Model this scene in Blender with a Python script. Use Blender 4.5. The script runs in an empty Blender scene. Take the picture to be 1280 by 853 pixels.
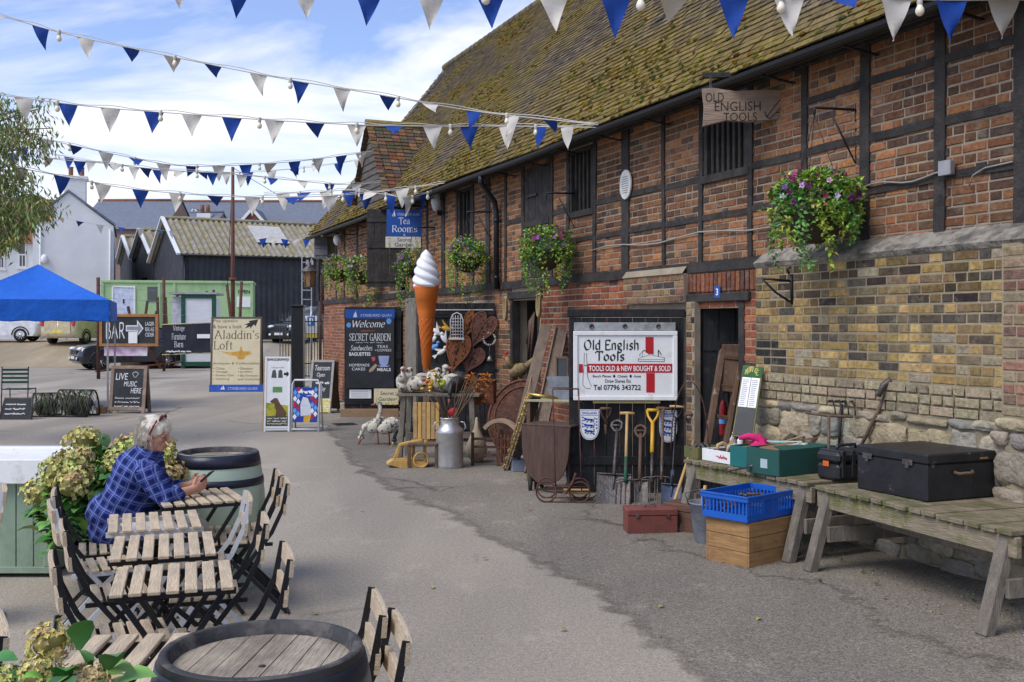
import bpy,math,random
from mathutils import Vector,Matrix,Euler,noise
R=math.radians
PI=math.pi
random.seed(7)
SC=bpy.context.scene
COL=SC.collection
# ---------------------------------------------------------------- camera, world, sun, exposure
F_PX,CX,CY,H=1315.0,640.0,408.0,1.75
cam_d=bpy.data.cameras.new('camera')
cam_d.sensor_width=36.0
cam_d.lens=F_PX/1280*36
cam_d.shift_y=(CY-426.5)/1280
cam_d.clip_start=0.1
cam_d.clip_end=3000
cam=bpy.data.objects.new('camera',cam_d)
cam.location=(0,0,H)
cam.rotation_euler=(R(90),0,0)
COL.objects.link(cam)
SC.camera=cam
SUN_EL,SUN_AZ=52,232
wd=bpy.data.worlds.new('World')
SC.world=wd
wd.use_nodes=True
nt=wd.node_tree
bg=nt.nodes['Background']
sky=nt.nodes.new('ShaderNodeTexSky')
sky.sky_type='NISHITA'
sky.sun_disc=False
sky.sun_elevation=R(SUN_EL)
sky.sun_rotation=R(SUN_AZ)
sky.air_density=1.0
sky.dust_density=0.8
sky.ozone_density=1.4
tc=nt.nodes.new('ShaderNodeTexCoord')
mp=nt.nodes.new('ShaderNodeMapping')
mp.inputs['Scale'].default_value=(1.0,1.6,4.2)
mp.inputs['Rotation'].default_value=(R(0),R(-8),R(0))
mp.inputs['Location'].default_value=(0.6,0.3,0.25)
nz=nt.nodes.new('ShaderNodeTexNoise')
nz.inputs['Scale'].default_value=2.3
nz.inputs['Detail'].default_value=9
nz.inputs['Roughness'].default_value=0.56
nz.inputs['Distortion'].default_value=0.5
rp=nt.nodes.new('ShaderNodeValToRGB')
rp.color_ramp.elements[0].position=0.49
rp.color_ramp.elements[0].color=(0.10,0.10,0.10,1)
rp.color_ramp.elements[1].position=0.68
rp.color_ramp.elements[1].color=(1,1,1,1)
sep=nt.nodes.new('ShaderNodeSeparateXYZ')
mr=nt.nodes.new('ShaderNodeMapRange')
mr.inputs['From Min'].default_value=0.05
mr.inputs['From Max'].default_value=0.25
mr.inputs['To Min'].default_value=0.42
mr.inputs['To Max'].default_value=0.0
mx0=nt.nodes.new('ShaderNodeMath');mx0.operation='ADD';mx0.use_clamp=True
mix=nt.nodes.new('ShaderNodeMix');mix.data_type='RGBA'
mix.inputs['B'].default_value=(6.6,6.75,7.1,1)
L=nt.links.new
tint=nt.nodes.new('ShaderNodeMix');tint.data_type='RGBA';tint.blend_type='MULTIPLY'
tint.inputs['Factor'].default_value=1
tint.inputs['B'].default_value=(.90,.98,1.28,1)
L(sky.outputs[0],tint.inputs['A'])
L(tc.outputs['Generated'],mp.inputs[0]);L(mp.outputs[0],nz.inputs['Vector'])
L(nz.outputs[0],rp.inputs[0]);L(tc.outputs['Generated'],sep.inputs[0])
L(sep.outputs['Z'],mr.inputs[0]);L(rp.outputs[0],mx0.inputs[0]);L(mr.outputs[0],mx0.inputs[1])
L(mx0.outputs[0],mix.inputs['Factor']);L(tint.outputs['Result'],mix.inputs['A']);L(mix.outputs['Result'],bg.inputs[0])
bg.inputs[1].default_value=0.118
sd=bpy.data.lights.new('sun','SUN')
sd.energy=1.9
sd.angle=R(30)
sd.color=(1.0,0.955,0.88)
so=bpy.data.objects.new('sun',sd)
az,el=R(SUN_AZ),R(SUN_EL)
sv=Vector((math.sin(az)*math.cos(el),math.cos(az)*math.cos(el),math.sin(el)))
so.rotation_euler=sv.to_track_quat('Z','Y').to_euler()
so.location=(0,0,30)
COL.objects.link(so)
SC.view_settings.view_transform='Standard'
SC.view_settings.look='None'
SC.view_settings.gamma=1
SC.view_settings.exposure=0.5
# ---------------------------------------------------------------- picture -> place
def at(px,py,Y):return Vector(((px-CX)/F_PX*Y,Y,H-(py-CY)/F_PX*Y))
def G(px,py,z=0.0):
 Y=(H-z)*F_PX/(py-CY)
 return Vector(((px-CX)/F_PX*Y,Y,z))
WA=R(-67.2)
P0X=6.45
dS,nS=Vector((-.3875,.9219,0)),Vector((-.9219,-.3875,0))
def WS(px,t=0.0):
 k=(px-CX)/F_PX
 return(P0X+t*(nS.x-k*nS.y))/(k*dS.y-dS.x)
def U(px,t=0.0):return-WS(px,t)
def WW(s,t,z):return Vector((P0X,0,0))+dS*s+nS*t+Vector((0,0,z))
def WZ(px,py,t=0.0):
 p=WW(WS(px,t),t,0)
 return H-(py-CY)/F_PX*p.y
 # ---------------------------------------------------------------- mesh building
class MB:
 def __init__(s):s.v=[];s.f=[];s.m=[];s.c=[];s.M=None;s.mi=0;s.col=None;s.sm=[];s.smooth=False
 def av(s,pts):
  n=len(s.v)
  for p in pts:
   p=Vector(p)
   if s.M is not None:p=s.M@p
   s.v.append(p)
   if s.col is not None:s.c.append(s.col)
  return n
 def af(s,idx):s.f.append(tuple(idx));s.m.append(s.mi);s.sm.append(s.smooth)
 def quad(s,*p):
  n=s.av(p);s.af(range(n,n+len(p)));return s
 def box(s,x0,x1,y0,y1,z0,z1,b=0.0):
  if x1<x0:x0,x1=x1,x0
  if y1<y0:y0,y1=y1,y0
  if z1<z0:z0,z1=z1,z0
  b=min(b,(x1-x0)*.3,(y1-y0)*.3,(z1-z0)*.3)
  if b<=0:
   n=s.av([(x0,y0,z0),(x1,y0,z0),(x1,y1,z0),(x0,y1,z0),(x0,y0,z1),(x1,y0,z1),(x1,y1,z1),(x0,y1,z1)])
   for q in((0,3,2,1),(4,5,6,7),(0,1,5,4),(1,2,6,5),(2,3,7,6),(3,0,4,7)):s.af([n+i for i in q])
   return s
   # chamfered box: three vertices at every corner
  pts=[];ids={}
  for i,x in enumerate((x0,x1)):
   for j,y in enumerate((y0,y1)):
    for k,z in enumerate((z0,z1)):
     sx,sy,sz=(1,-1)[i]*b,(1,-1)[j]*b,(1,-1)[k]*b
     ids[(i,j,k)]=len(pts)
     pts+=[(x,y+sy,z+sz),(x+sx,y,z+sz),(x+sx,y+sy,z)]
  n=s.av(pts)
  g=lambda i,j,k,a:n+ids[(i,j,k)]+a
  for i in(0,1):
   q=[g(i,0,0,0),g(i,0,1,0),g(i,1,1,0),g(i,1,0,0)];s.af(q if i==0 else q[::-1])
   q=[g(0,i,0,1),g(1,i,0,1),g(1,i,1,1),g(0,i,1,1)];s.af(q if i==0 else q[::-1])
   q=[g(0,0,i,2),g(0,1,i,2),g(1,1,i,2),g(1,0,i,2)];s.af(q if i==0 else q[::-1])
  for j in(0,1):
   for k in(0,1):
    q=[g(0,j,k,1),g(1,j,k,1),g(1,j,k,2),g(0,j,k,2)];s.af(q if(j+k)%2 else q[::-1])
    q=[g(j,0,k,0),g(j,1,k,0),g(j,1,k,2),g(j,0,k,2)];s.af(q[::-1]if(j+k)%2 else q)
    q=[g(j,k,0,0),g(j,k,1,0),g(j,k,1,1),g(j,k,0,1)];s.af(q if(j+k)%2 else q[::-1])
  for i in(0,1):
   for j in(0,1):
    for k in(0,1):
     q=[g(i,j,k,0),g(i,j,k,1),g(i,j,k,2)];s.af(q if(i+j+k)%2==0 else q[::-1])
  return s
 def bar(s,p,q,w,h=None,up=(0,0,1),b=0.0):
  p,q=Vector(p),Vector(q);h=h or w
  z=q-p;Ln=z.length
  if Ln<1e-6:return s
  z.normalize();up=Vector(up)
  if abs(z.dot(up))>.98:up=Vector((0,1,0))if abs(z.y)<.9 else Vector((1,0,0))
  x=up.cross(z).normalized();y=z.cross(x)
  M0=s.M
  T=Matrix(((x.x,y.x,z.x,p.x),(x.y,y.y,z.y,p.y),(x.z,y.z,z.z,p.z),(0,0,0,1)))
  s.M=(M0@T)if M0 is not None else T
  s.box(-w/2,w/2,-h/2,h/2,0,Ln,b)
  s.M=M0
  return s
 def tube(s,pts,r,n=8,cap=True,closed=False):
  pts=[Vector(p)for p in pts];m=len(pts)
  rs=list(r)if hasattr(r,'__len__')else[r]*m
  rings=[];prev=None
  sm0=s.smooth;s.smooth=True
  for i,p in enumerate(pts):
   a=pts[(i-1)%m]if(closed or i>0)else p
   c=pts[(i+1)%m]if(closed or i<m-1)else p
   t=(c-a)
   if t.length<1e-7:t=Vector((0,0,1))
   t.normalize()
   if prev is None:
    u=Vector((0,0,1))if abs(t.z)<.9 else Vector((1,0,0))
    x=t.cross(u).normalized()
   else:
    x=prev-t*prev.dot(t)
    x=x.normalized()if x.length>1e-6 else t.orthogonal().normalized()
   prev=x;y=t.cross(x)
   rings.append(s.av([p+(x*math.cos(2*PI*k/n)+y*math.sin(2*PI*k/n))*rs[i]for k in range(n)]))
  for i in range(m if closed else m-1):
   a,b_=rings[i],rings[(i+1)%m]
   for k in range(n):s.af([a+k,a+(k+1)%n,b_+(k+1)%n,b_+k])
  s.smooth=False
  if cap and not closed:
   s.af([rings[0]+k for k in range(n)][::-1]);s.af([rings[-1]+k for k in range(n)])
  s.smooth=sm0
  return s
 def lathe(s,prof,c=(0,0,0),n=24,cap=True,smooth=True,wob=0):
  c=Vector(c);rings=[]
  sm0=s.smooth;s.smooth=smooth
  for r,z in prof:
   rings.append(s.av([c+Vector(((r+(random.uniform(-wob,wob)if wob else 0))*math.cos(2*PI*k/n),r*math.sin(2*PI*k/n),z))for k in range(n)]))
  for a,b_ in zip(rings,rings[1:]):
   for k in range(n):s.af([a+k,a+(k+1)%n,b_+(k+1)%n,b_+k])
  s.smooth=False
  if cap:
   s.af([rings[0]+k for k in range(n)][::-1]);s.af([rings[-1]+k for k in range(n)])
  s.smooth=sm0
  return s
 def ell(s,c,r,n=16,m=10,M=None,jit=0,seed=0):
  c=Vector(c);r=Vector(r)if hasattr(r,'__len__')else Vector((r,r,r));rings=[]
  sm0=s.smooth;s.smooth=True
  for j in range(1,m):
   ph=PI*j/m;row=[]
   for k in range(n):
    d=Vector((math.sin(ph)*math.cos(2*PI*k/n),math.sin(ph)*math.sin(2*PI*k/n),-math.cos(ph)))
    if jit:d*=1+jit*noise.noise(d*1.7+Vector((seed,seed*2.3,0)))
    p=Vector((d.x*r.x,d.y*r.y,d.z*r.z))
    if M is not None:p=M@p
    row.append(c+p)
   rings.append(s.av(row))
  lo=Vector((0,0,-r.z));hi=Vector((0,0,r.z))
  if M is not None:lo,hi=M@lo,M@hi
  a=s.av([c+lo,c+hi])
  for k in range(n):
   s.af([a,rings[0]+(k+1)%n,rings[0]+k]);s.af([a+1,rings[-1]+k,rings[-1]+(k+1)%n])
  for p_,q_ in zip(rings,rings[1:]):
   for k in range(n):s.af([p_+k,p_+(k+1)%n,q_+(k+1)%n,q_+k])
  s.smooth=sm0
  return s
 def caps(s,p,q,r1,r2,n=12):
  """tapered limb with round ends"""
  p,q=Vector(p),Vector(q);t=(q-p);L_=t.length;t.normalize()
  pts=[];rs=[]
  for i in range(4):
   a=PI/2*i/4;pts.append(p-t*r1*math.cos(a));rs.append(max(r1*math.sin(a),.0005))
  for i in range(5):pts.append(p.lerp(q,i/4));rs.append(r1+(r2-r1)*i/4)
  for i in range(1,5):
   a=PI/2*i/4;pts.append(q+t*r2*math.sin(a));rs.append(max(r2*math.cos(a),.0005))
  return s.tube(pts,rs,n)
 def prism(s,poly,y0,y1):
  """outline in x,z pushed from y0 (front) to y1 (back)"""
  n=len(poly)
  ar=sum(poly[i][0]*poly[(i+1)%n][1]-poly[(i+1)%n][0]*poly[i][1]for i in range(n))
  if ar<0:poly=poly[::-1]
  a=s.av([(x,y0,z)for x,z in poly]);b_=s.av([(x,y1,z)for x,z in poly])
  s.af([a+i for i in range(n)]);s.af([b_+i for i in range(n)][::-1])
  for i in range(n):
   j=(i+1)%n;s.af([a+j,a+i,b_+i,b_+j])
  return s
 def leaf(s,p,d,w,up=None,bend=.3):
  """one leaf from p along vector d, w wide, folded along its rib"""
  p,d=Vector(p),Vector(d)
  up=up or Vector((random.uniform(-1,1),random.uniform(-1,1),random.uniform(.2,1)))
  x=d.cross(up)
  if x.length<1e-6:return
  x.normalize();nn=x.cross(d).normalized()*d.length*bend
  n=s.av([p,p+d*.45+x*w/2+nn*.5,p+d-nn*.3,p+d*.45-x*w/2+nn*.5,p+d*.5])
  s.af([n,n+1,n+4]);s.af([n+1,n+2,n+4]);s.af([n+2,n+3,n+4]);s.af([n+3,n,n+4])
 def leaf2(s,p,d,w,up):
  p,d=Vector(p),Vector(d);x=d.cross(up)
  if x.length<1e-6:return
  x.normalize();nn=x.cross(d).normalized()*d.length;sm0=s.smooth;s.smooth=True;n=len(s.v)
  for f,ww,h in((0,.12,0),(.22,.8,.10),(.5,1,.13),(.78,.68,.05),(1,.04,-.12)):
   c=p+d*f+nn*h;s.av([c-x*w/2*ww+nn*.07*ww,c,c+x*w/2*ww+nn*.07*ww])
  for i in range(4):
   for k in(0,1):a=n+i*3+k;s.af([a,a+1,a+4,a+3])
  s.smooth=sm0
 def build(s,name,mats,parent=None,M=None,autosmooth=False):
  me=bpy.data.meshes.new(name)
  v=s.v if M is None else[M@p for p in s.v]
  me.from_pydata([tuple(p)for p in v],[],s.f)
  for m in(mats if isinstance(mats,(list,tuple))else[mats]):me.materials.append(m)
  if any(s.m):me.polygons.foreach_set('material_index',s.m)
  if any(s.sm):me.polygons.foreach_set('use_smooth',s.sm)
  if s.c and len(s.c)==len(s.v):
   ca=me.color_attributes.new('Col','FLOAT_COLOR','POINT')
   ca.data.foreach_set('color',[x for c in s.c for x in(c[0],c[1],c[2],1)])
  me.update()
  o=bpy.data.objects.new(name,me)
  COL.objects.link(o)
  if parent is not None:o.parent=parent
  return o
def frame(loc=(0,0,0),rz=0,rx=0,ry=0):return Matrix.Translation(Vector(loc))@Euler((rx,ry,rz)).to_matrix().to_4x4()
def thing(name,label,cat,loc=(0,0,0),rz=0,group=None,rx=0,ry=0):
 o=bpy.data.objects.new(name,None);COL.objects.link(o)
 o.location=loc;o.rotation_euler=(rx,ry,rz);o['label']=label;o['category']=cat
 o.empty_display_size=.1
 if group:o['group']=group
 return o
def tag(o,label,cat,group=None):
 o['label']=label;o['category']=cat
 if group:o['group']=group
 return o
def mbw(t):
 """builder whose input is in world coordinates but whose mesh is local to thing t"""
 b=MB();b.M=frame(t.location,t.rotation_euler[2],t.rotation_euler[0],t.rotation_euler[1]).inverted();return b
def struct(o):o['kind']='structure';return o
def copy_tree(o,parent=None):
 c=o.copy();COL.objects.link(c)
 if parent is not None:c.parent=parent
 for ch in list(o.children):copy_tree(ch,c)
 return c
def rnd(a,b):return random.uniform(a,b)
# ---------------------------------------------------------------- materials
def ND(m,t,**kw):
 n=m.node_tree.nodes.new(t)
 for k,v in kw.items():setattr(n,k,v)
 return n
def mul(c,k):return tuple(min(1,max(0,x*k))for x in c[:3])+(1,)
def mat(name,col,rough=.75,var=.22,scale=6,bump=.15,bscale=45,metal=0,stretch=(1,1,1),col2=None,c2amt=.5,c2scale=3,c2sharp=.08,attr=False,spec=.35,trans=0,alpha=1,emit=0,bdist=.01,coat=0):
 m=bpy.data.materials.new(name);m.use_nodes=True
 N=m.node_tree;P=N.nodes['Principled BSDF'];K=N.links.new
 P.inputs['Roughness'].default_value=rough;P.inputs['Metallic'].default_value=metal
 P.inputs['Specular IOR Level'].default_value=spec
 if coat:P.inputs['Coat Weight'].default_value=coat
 if trans:P.inputs['Transmission Weight'].default_value=trans
 if alpha<1:P.inputs['Alpha'].default_value=alpha
 t=ND(m,'ShaderNodeTexCoord');mp=ND(m,'ShaderNodeMapping');mp.inputs['Scale'].default_value=stretch
 K(t.outputs['Object'],mp.inputs[0])
 n1=ND(m,'ShaderNodeTexNoise');n1.inputs['Scale'].default_value=scale;n1.inputs['Detail'].default_value=6;n1.inputs['Roughness'].default_value=.62
 K(mp.outputs[0],n1.inputs['Vector'])
 r=ND(m,'ShaderNodeValToRGB')
 r.color_ramp.elements[0].position=.3;r.color_ramp.elements[1].position=.72
 if attr:
  r.color_ramp.elements[0].color=(1-var,)*3+(1,);r.color_ramp.elements[1].color=(1+var,)*3+(1,)
  a=ND(m,'ShaderNodeVertexColor');a.layer_name='Col'
  x=ND(m,'ShaderNodeMix',data_type='RGBA',blend_type='MULTIPLY');x.inputs['Factor'].default_value=1
  K(a.outputs[0],x.inputs['A']);K(r.outputs[0],x.inputs['B']);out=x.outputs['Result']
 else:
  r.color_ramp.elements[0].color=mul(col,1-var);r.color_ramp.elements[1].color=mul(col,1+var);out=r.outputs[0]
 K(n1.outputs[0],r.inputs[0])
 if col2:
  n2=ND(m,'ShaderNodeTexNoise');n2.inputs['Scale'].default_value=c2scale;n2.inputs['Detail'].default_value=7;n2.inputs['Roughness'].default_value=.65
  K(t.outputs['Object'],n2.inputs['Vector'])
  r2=ND(m,'ShaderNodeValToRGB');p=1-c2amt
  p=.5+(p-.5)*.5
  r2.color_ramp.elements[0].position=max(0,p-c2sharp);r2.color_ramp.elements[1].position=min(1,p+c2sharp)
  K(n2.outputs[0],r2.inputs[0])
  x2=ND(m,'ShaderNodeMix',data_type='RGBA');K(r2.outputs[0],x2.inputs['Factor']);K(out,x2.inputs['A']);x2.inputs['B'].default_value=mul(col2,1);out=x2.outputs['Result']
 K(out,P.inputs['Base Color'])
 if emit:K(out,P.inputs['Emission Color']);P.inputs['Emission Strength'].default_value=emit
 if bump:
  n3=ND(m,'ShaderNodeTexNoise');n3.inputs['Scale'].default_value=bscale;n3.inputs['Detail'].default_value=5
  K(mp.outputs[0],n3.inputs['Vector'])
  b=ND(m,'ShaderNodeBump');b.inputs['Strength'].default_value=min(1,bump*2.5);b.inputs['Distance'].default_value=bdist
  K(n3.outputs[0],b.inputs['Height']);K(b.outputs[0],P.inputs['Normal'])
  mr=ND(m,'ShaderNodeMapRange');mr.inputs['To Min'].default_value=max(.05,rough-.12);mr.inputs['To Max'].default_value=min(1,rough+.12)
  K(n1.outputs[0],mr.inputs[0]);K(mr.outputs[0],P.inputs['Roughness'])
 return m
def glass_mat(name,col=(.03,.04,.05),rough=.06):
 m=mat(name,col,rough=rough,var=.1,bump=0,spec=.8);return m
M_BRICK=mat('brick',(1,1,1),rough=.9,var=.42,scale=26,bump=.3,bscale=90,attr=True,spec=.2,col2=(.27,.22,.155),c2amt=.17,c2scale=6,c2sharp=.12)
M_MORT=mat('lime mortar',(.345,.285,.21),rough=.95,var=.25,scale=5,bump=.4,bscale=120,col2=(.26,.215,.165),c2amt=.35,c2scale=1.2,spec=.1)
M_MORTY=mat('yellow mortar',(.37,.30,.19),rough=.95,var=.25,scale=4,bump=.45,bscale=110,col2=(.27,.23,.16),c2amt=.45,c2scale=2,spec=.1)
M_STONE=mat('ragstone',(1,1,1),rough=.92,var=.35,scale=9,bump=.55,bscale=30,attr=True,spec=.15,bdist=.02)
M_TIMB=mat('black timber',(.034,.030,.027),rough=.75,var=.45,scale=5,bump=.45,bscale=40,stretch=(1,1,1),col2=(.055,.048,.042),c2amt=.4,c2scale=7,spec=.3)
M_BLKB=mat('black boards',(.016,.016,.017),rough=.6,var=.5,scale=6,bump=.35,bscale=30,stretch=(4,4,.6),col2=(.05,.042,.036),c2amt=.28,c2scale=6)
M_TILE=mat('roof tile',(1,1,1),rough=.95,var=.35,scale=22,bump=.4,bscale=70,attr=True,spec=.12)
M_MOSS=mat('moss',(1,1,1),rough=1,var=.4,scale=30,bump=.6,bscale=120,attr=True,spec=.05)
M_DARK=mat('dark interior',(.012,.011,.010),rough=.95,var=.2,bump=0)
M_METALK=mat('black painted iron',(.014,.014,.016),rough=.42,var=.3,bump=.12,bscale=70,col2=(.05,.04,.035),c2amt=.12,c2scale=25)
M_WHITE=mat('white paint',(.78,.78,.76),rough=.5,var=.06,bump=.06,bscale=50,col2=(.6,.58,.54),c2amt=.2,c2scale=6)
M_WHMET=mat('white painted steel',(.62,.63,.64),rough=.38,var=.06,bump=.04,col2=(.45,.44,.42),c2amt=.15,c2scale=20)
M_SLAT=mat('weathered beech slat',(.58,.455,.30),rough=.7,var=.3,scale=5,bump=.3,bscale=22,stretch=(9,1,9),col2=(.42,.34,.25),c2amt=.36,c2scale=4,c2sharp=.16)
M_BENCH=mat('weathered bench wood',(.235,.19,.125),rough=.88,var=.4,scale=4,bump=.55,bscale=26,stretch=(1,7,7),col2=(.10,.105,.035),c2amt=.42,c2scale=5,c2sharp=.1)
M_BENCHG=mat('grey bench wood',(.225,.195,.155),rough=.88,var=.35,scale=4,bump=.5,bscale=26,stretch=(6,6,.8),col2=(.12,.105,.08),c2amt=.4,c2scale=4,c2sharp=.14)
M_WOODB=mat('brown old wood',(.13,.082,.05),rough=.7,var=.4,scale=5,bump=.35,bscale=30,stretch=(5,5,.7),col2=(.24,.19,.14),c2amt=.2,c2scale=9)
M_WOODL=mat('light wood',(.42,.27,.12),rough=.65,var=.28,scale=5,bump=.22,bscale=26,stretch=(1,5,5),col2=(.3,.18,.07),c2amt=.3,c2scale=4)
M_WOODY=mat('yellow varnished wood',(.55,.33,.09),rough=.5,var=.25,scale=7,bump=.15,bscale=40,stretch=(5,5,1))
M_HANDLE=mat('ash handle',(.48,.31,.13),rough=.5,var=.22,scale=9,bump=.12,stretch=(8,8,1))
M_OLDH=mat('dark handle',(.12,.07,.045),rough=.6,var=.35,scale=9,bump=.2,stretch=(8,8,1),col2=(.2,.14,.1),c2amt=.25,c2scale=14)
M_YELH=mat('yellow handle',(.62,.34,.03),rough=.4,var=.15,bump=.06)
M_STEEL=mat('old steel',(.11,.10,.095),rough=.5,var=.35,scale=12,bump=.25,metal=.55,col2=(.12,.06,.035),c2amt=.3,c2scale=14)
M_RUST=mat('rust',(.21,.075,.035),rough=.9,var=.45,scale=16,bump=.5,bscale=60,col2=(.10,.045,.03),c2amt=.45,c2scale=18)
M_RUSTD=mat('dark rust',(.085,.04,.03),rough=.9,var=.45,scale=14,bump=.5,bscale=60,col2=(.16,.07,.04),c2amt=.35,c2scale=12)
M_GALV=mat('galvanised steel',(.42,.42,.41),rough=.42,var=.2,scale=9,bump=.12,bscale=24,metal=.7,col2=(.3,.29,.28),c2amt=.35,c2scale=7)
M_ZINC=mat('zinc grey',(.22,.235,.26),rough=.6,var=.3,scale=8,bump=.15,metal=.35)
M_BLUEP=mat('blue crate plastic',(.008,.10,.46),rough=.42,var=.12,bump=.04,spec=.5)
M_CLOTHB=mat('blue canopy fabric',(.008,.12,.56),rough=.7,var=.1,scale=2.5,bump=.2,bscale=5,bdist=.05)
M_FLAGB=mat('blue flag cloth',(.008,.05,.27),rough=.8,var=.12,bump=.12,bscale=30)
M_FLAGW=mat('cream flag cloth',(.60,.56,.49),rough=.85,var=.08,bump=.12,bscale=30)
M_BULB=mat('opal bulb',(.82,.76,.60),rough=.25,var=.05,bump=0,spec=.6,col2=(.85,.72,.45),c2amt=.4,c2scale=30)
M_CORD=mat('white cord',(.55,.53,.48),rough=.7,var=.1,bump=0)
M_LEAF=mat('leaf',(1,1,1),rough=.5,var=.3,scale=12,bump=0,attr=True,spec=.4)
M_PETAL=mat('petal',(1,1,1),rough=.75,var=.15,scale=20,bump=0,attr=True)
M_SIGNB=mat('sign blue',(.012,.075,.33),rough=.4,var=.15,bump=.02)
M_BLKSIGN=mat('blackboard',(.018,.019,.023),rough=.55,var=.3,scale=5,bump=.05,col2=(.045,.047,.052),c2amt=.25,c2scale=3,c2sharp=.25)
M_CHALK=mat('chalk white',(.72,.72,.70),rough=.9,var=.15,scale=30,bump=0)
M_TXTK=mat('black lettering',(.015,.014,.014),rough=.6,var=.1,bump=0)
M_TXTW=mat('white lettering',(.8,.8,.8),rough=.6,var=.04,bump=0)
M_RED=mat('sign red',(.46,.012,.018),rough=.5,var=.08,bump=0)
M_TXTB=mat('brown lettering',(.10,.055,.03),rough=.6,var=.1,bump=0)
M_CREAM=mat('cream sign face',(.70,.62,.40),rough=.55,var=.05,bump=.02,col2=(.6,.52,.34),c2amt=.2,c2scale=2)
M_SKYB=mat('light blue print',(.12,.32,.7),rough=.5,var=.05,bump=0)
M_GLASS=glass_mat('dark glass')
M_RUBBER=mat('tyre rubber',(.018,.018,.018),rough=.8,var=.2,bump=.1)
M_CHROME=mat('chrome',(.6,.6,.62),rough=.2,var=.05,bump=0,metal=1)
M_BRASS=mat('brass',(.55,.38,.12),rough=.35,var=.25,bump=.1,metal=.8)
M_GRN=mat('sage green paint',(.25,.33,.235),rough=.55,var=.1,scale=3,bump=.12,bscale=20,stretch=(6,6,.6),col2=(.19,.25,.175),c2amt=.25,c2scale=3)
# ---------------------------------------------------------------- lettering
def txt(body,parent,x0,x1,z0,z1,y,m,name='lettering',bold=0.0,shear=0.0,space=1.0):
 """words fitted into the box x0..x1, z0..z1 of a panel that faces local -y"""
 cu=bpy.data.curves.new(name,'FONT');cu.body=body;cu.size=1;cu.offset=bold;cu.shear=shear;cu.space_character=space;cu.resolution_u=3
 cu.align_x='CENTER' if '\n' in body else 'LEFT'
 o=bpy.data.objects.new(name,cu);COL.objects.link(o)
 dg=bpy.context.evaluated_depsgraph_get();dg.update()
 me=bpy.data.meshes.new_from_object(o.evaluated_get(dg))
 bpy.data.objects.remove(o);bpy.data.curves.remove(cu)
 xs=[v.co.x for v in me.vertices];ys=[v.co.y for v in me.vertices]
 a,b,c,d=min(xs),max(xs),min(ys),max(ys)
 for v in me.vertices:
  v.co=((v.co.x-a)/max(b-a,1e-6)*(x1-x0)+x0,y,(v.co.y-c)/max(d-c,1e-6)*(z1-z0)+z0)
 me.materials.clear();me.materials.append(m);me.name=name
 r=bpy.data.objects.new(name,me);COL.objects.link(r);r.parent=parent
 return r
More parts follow.
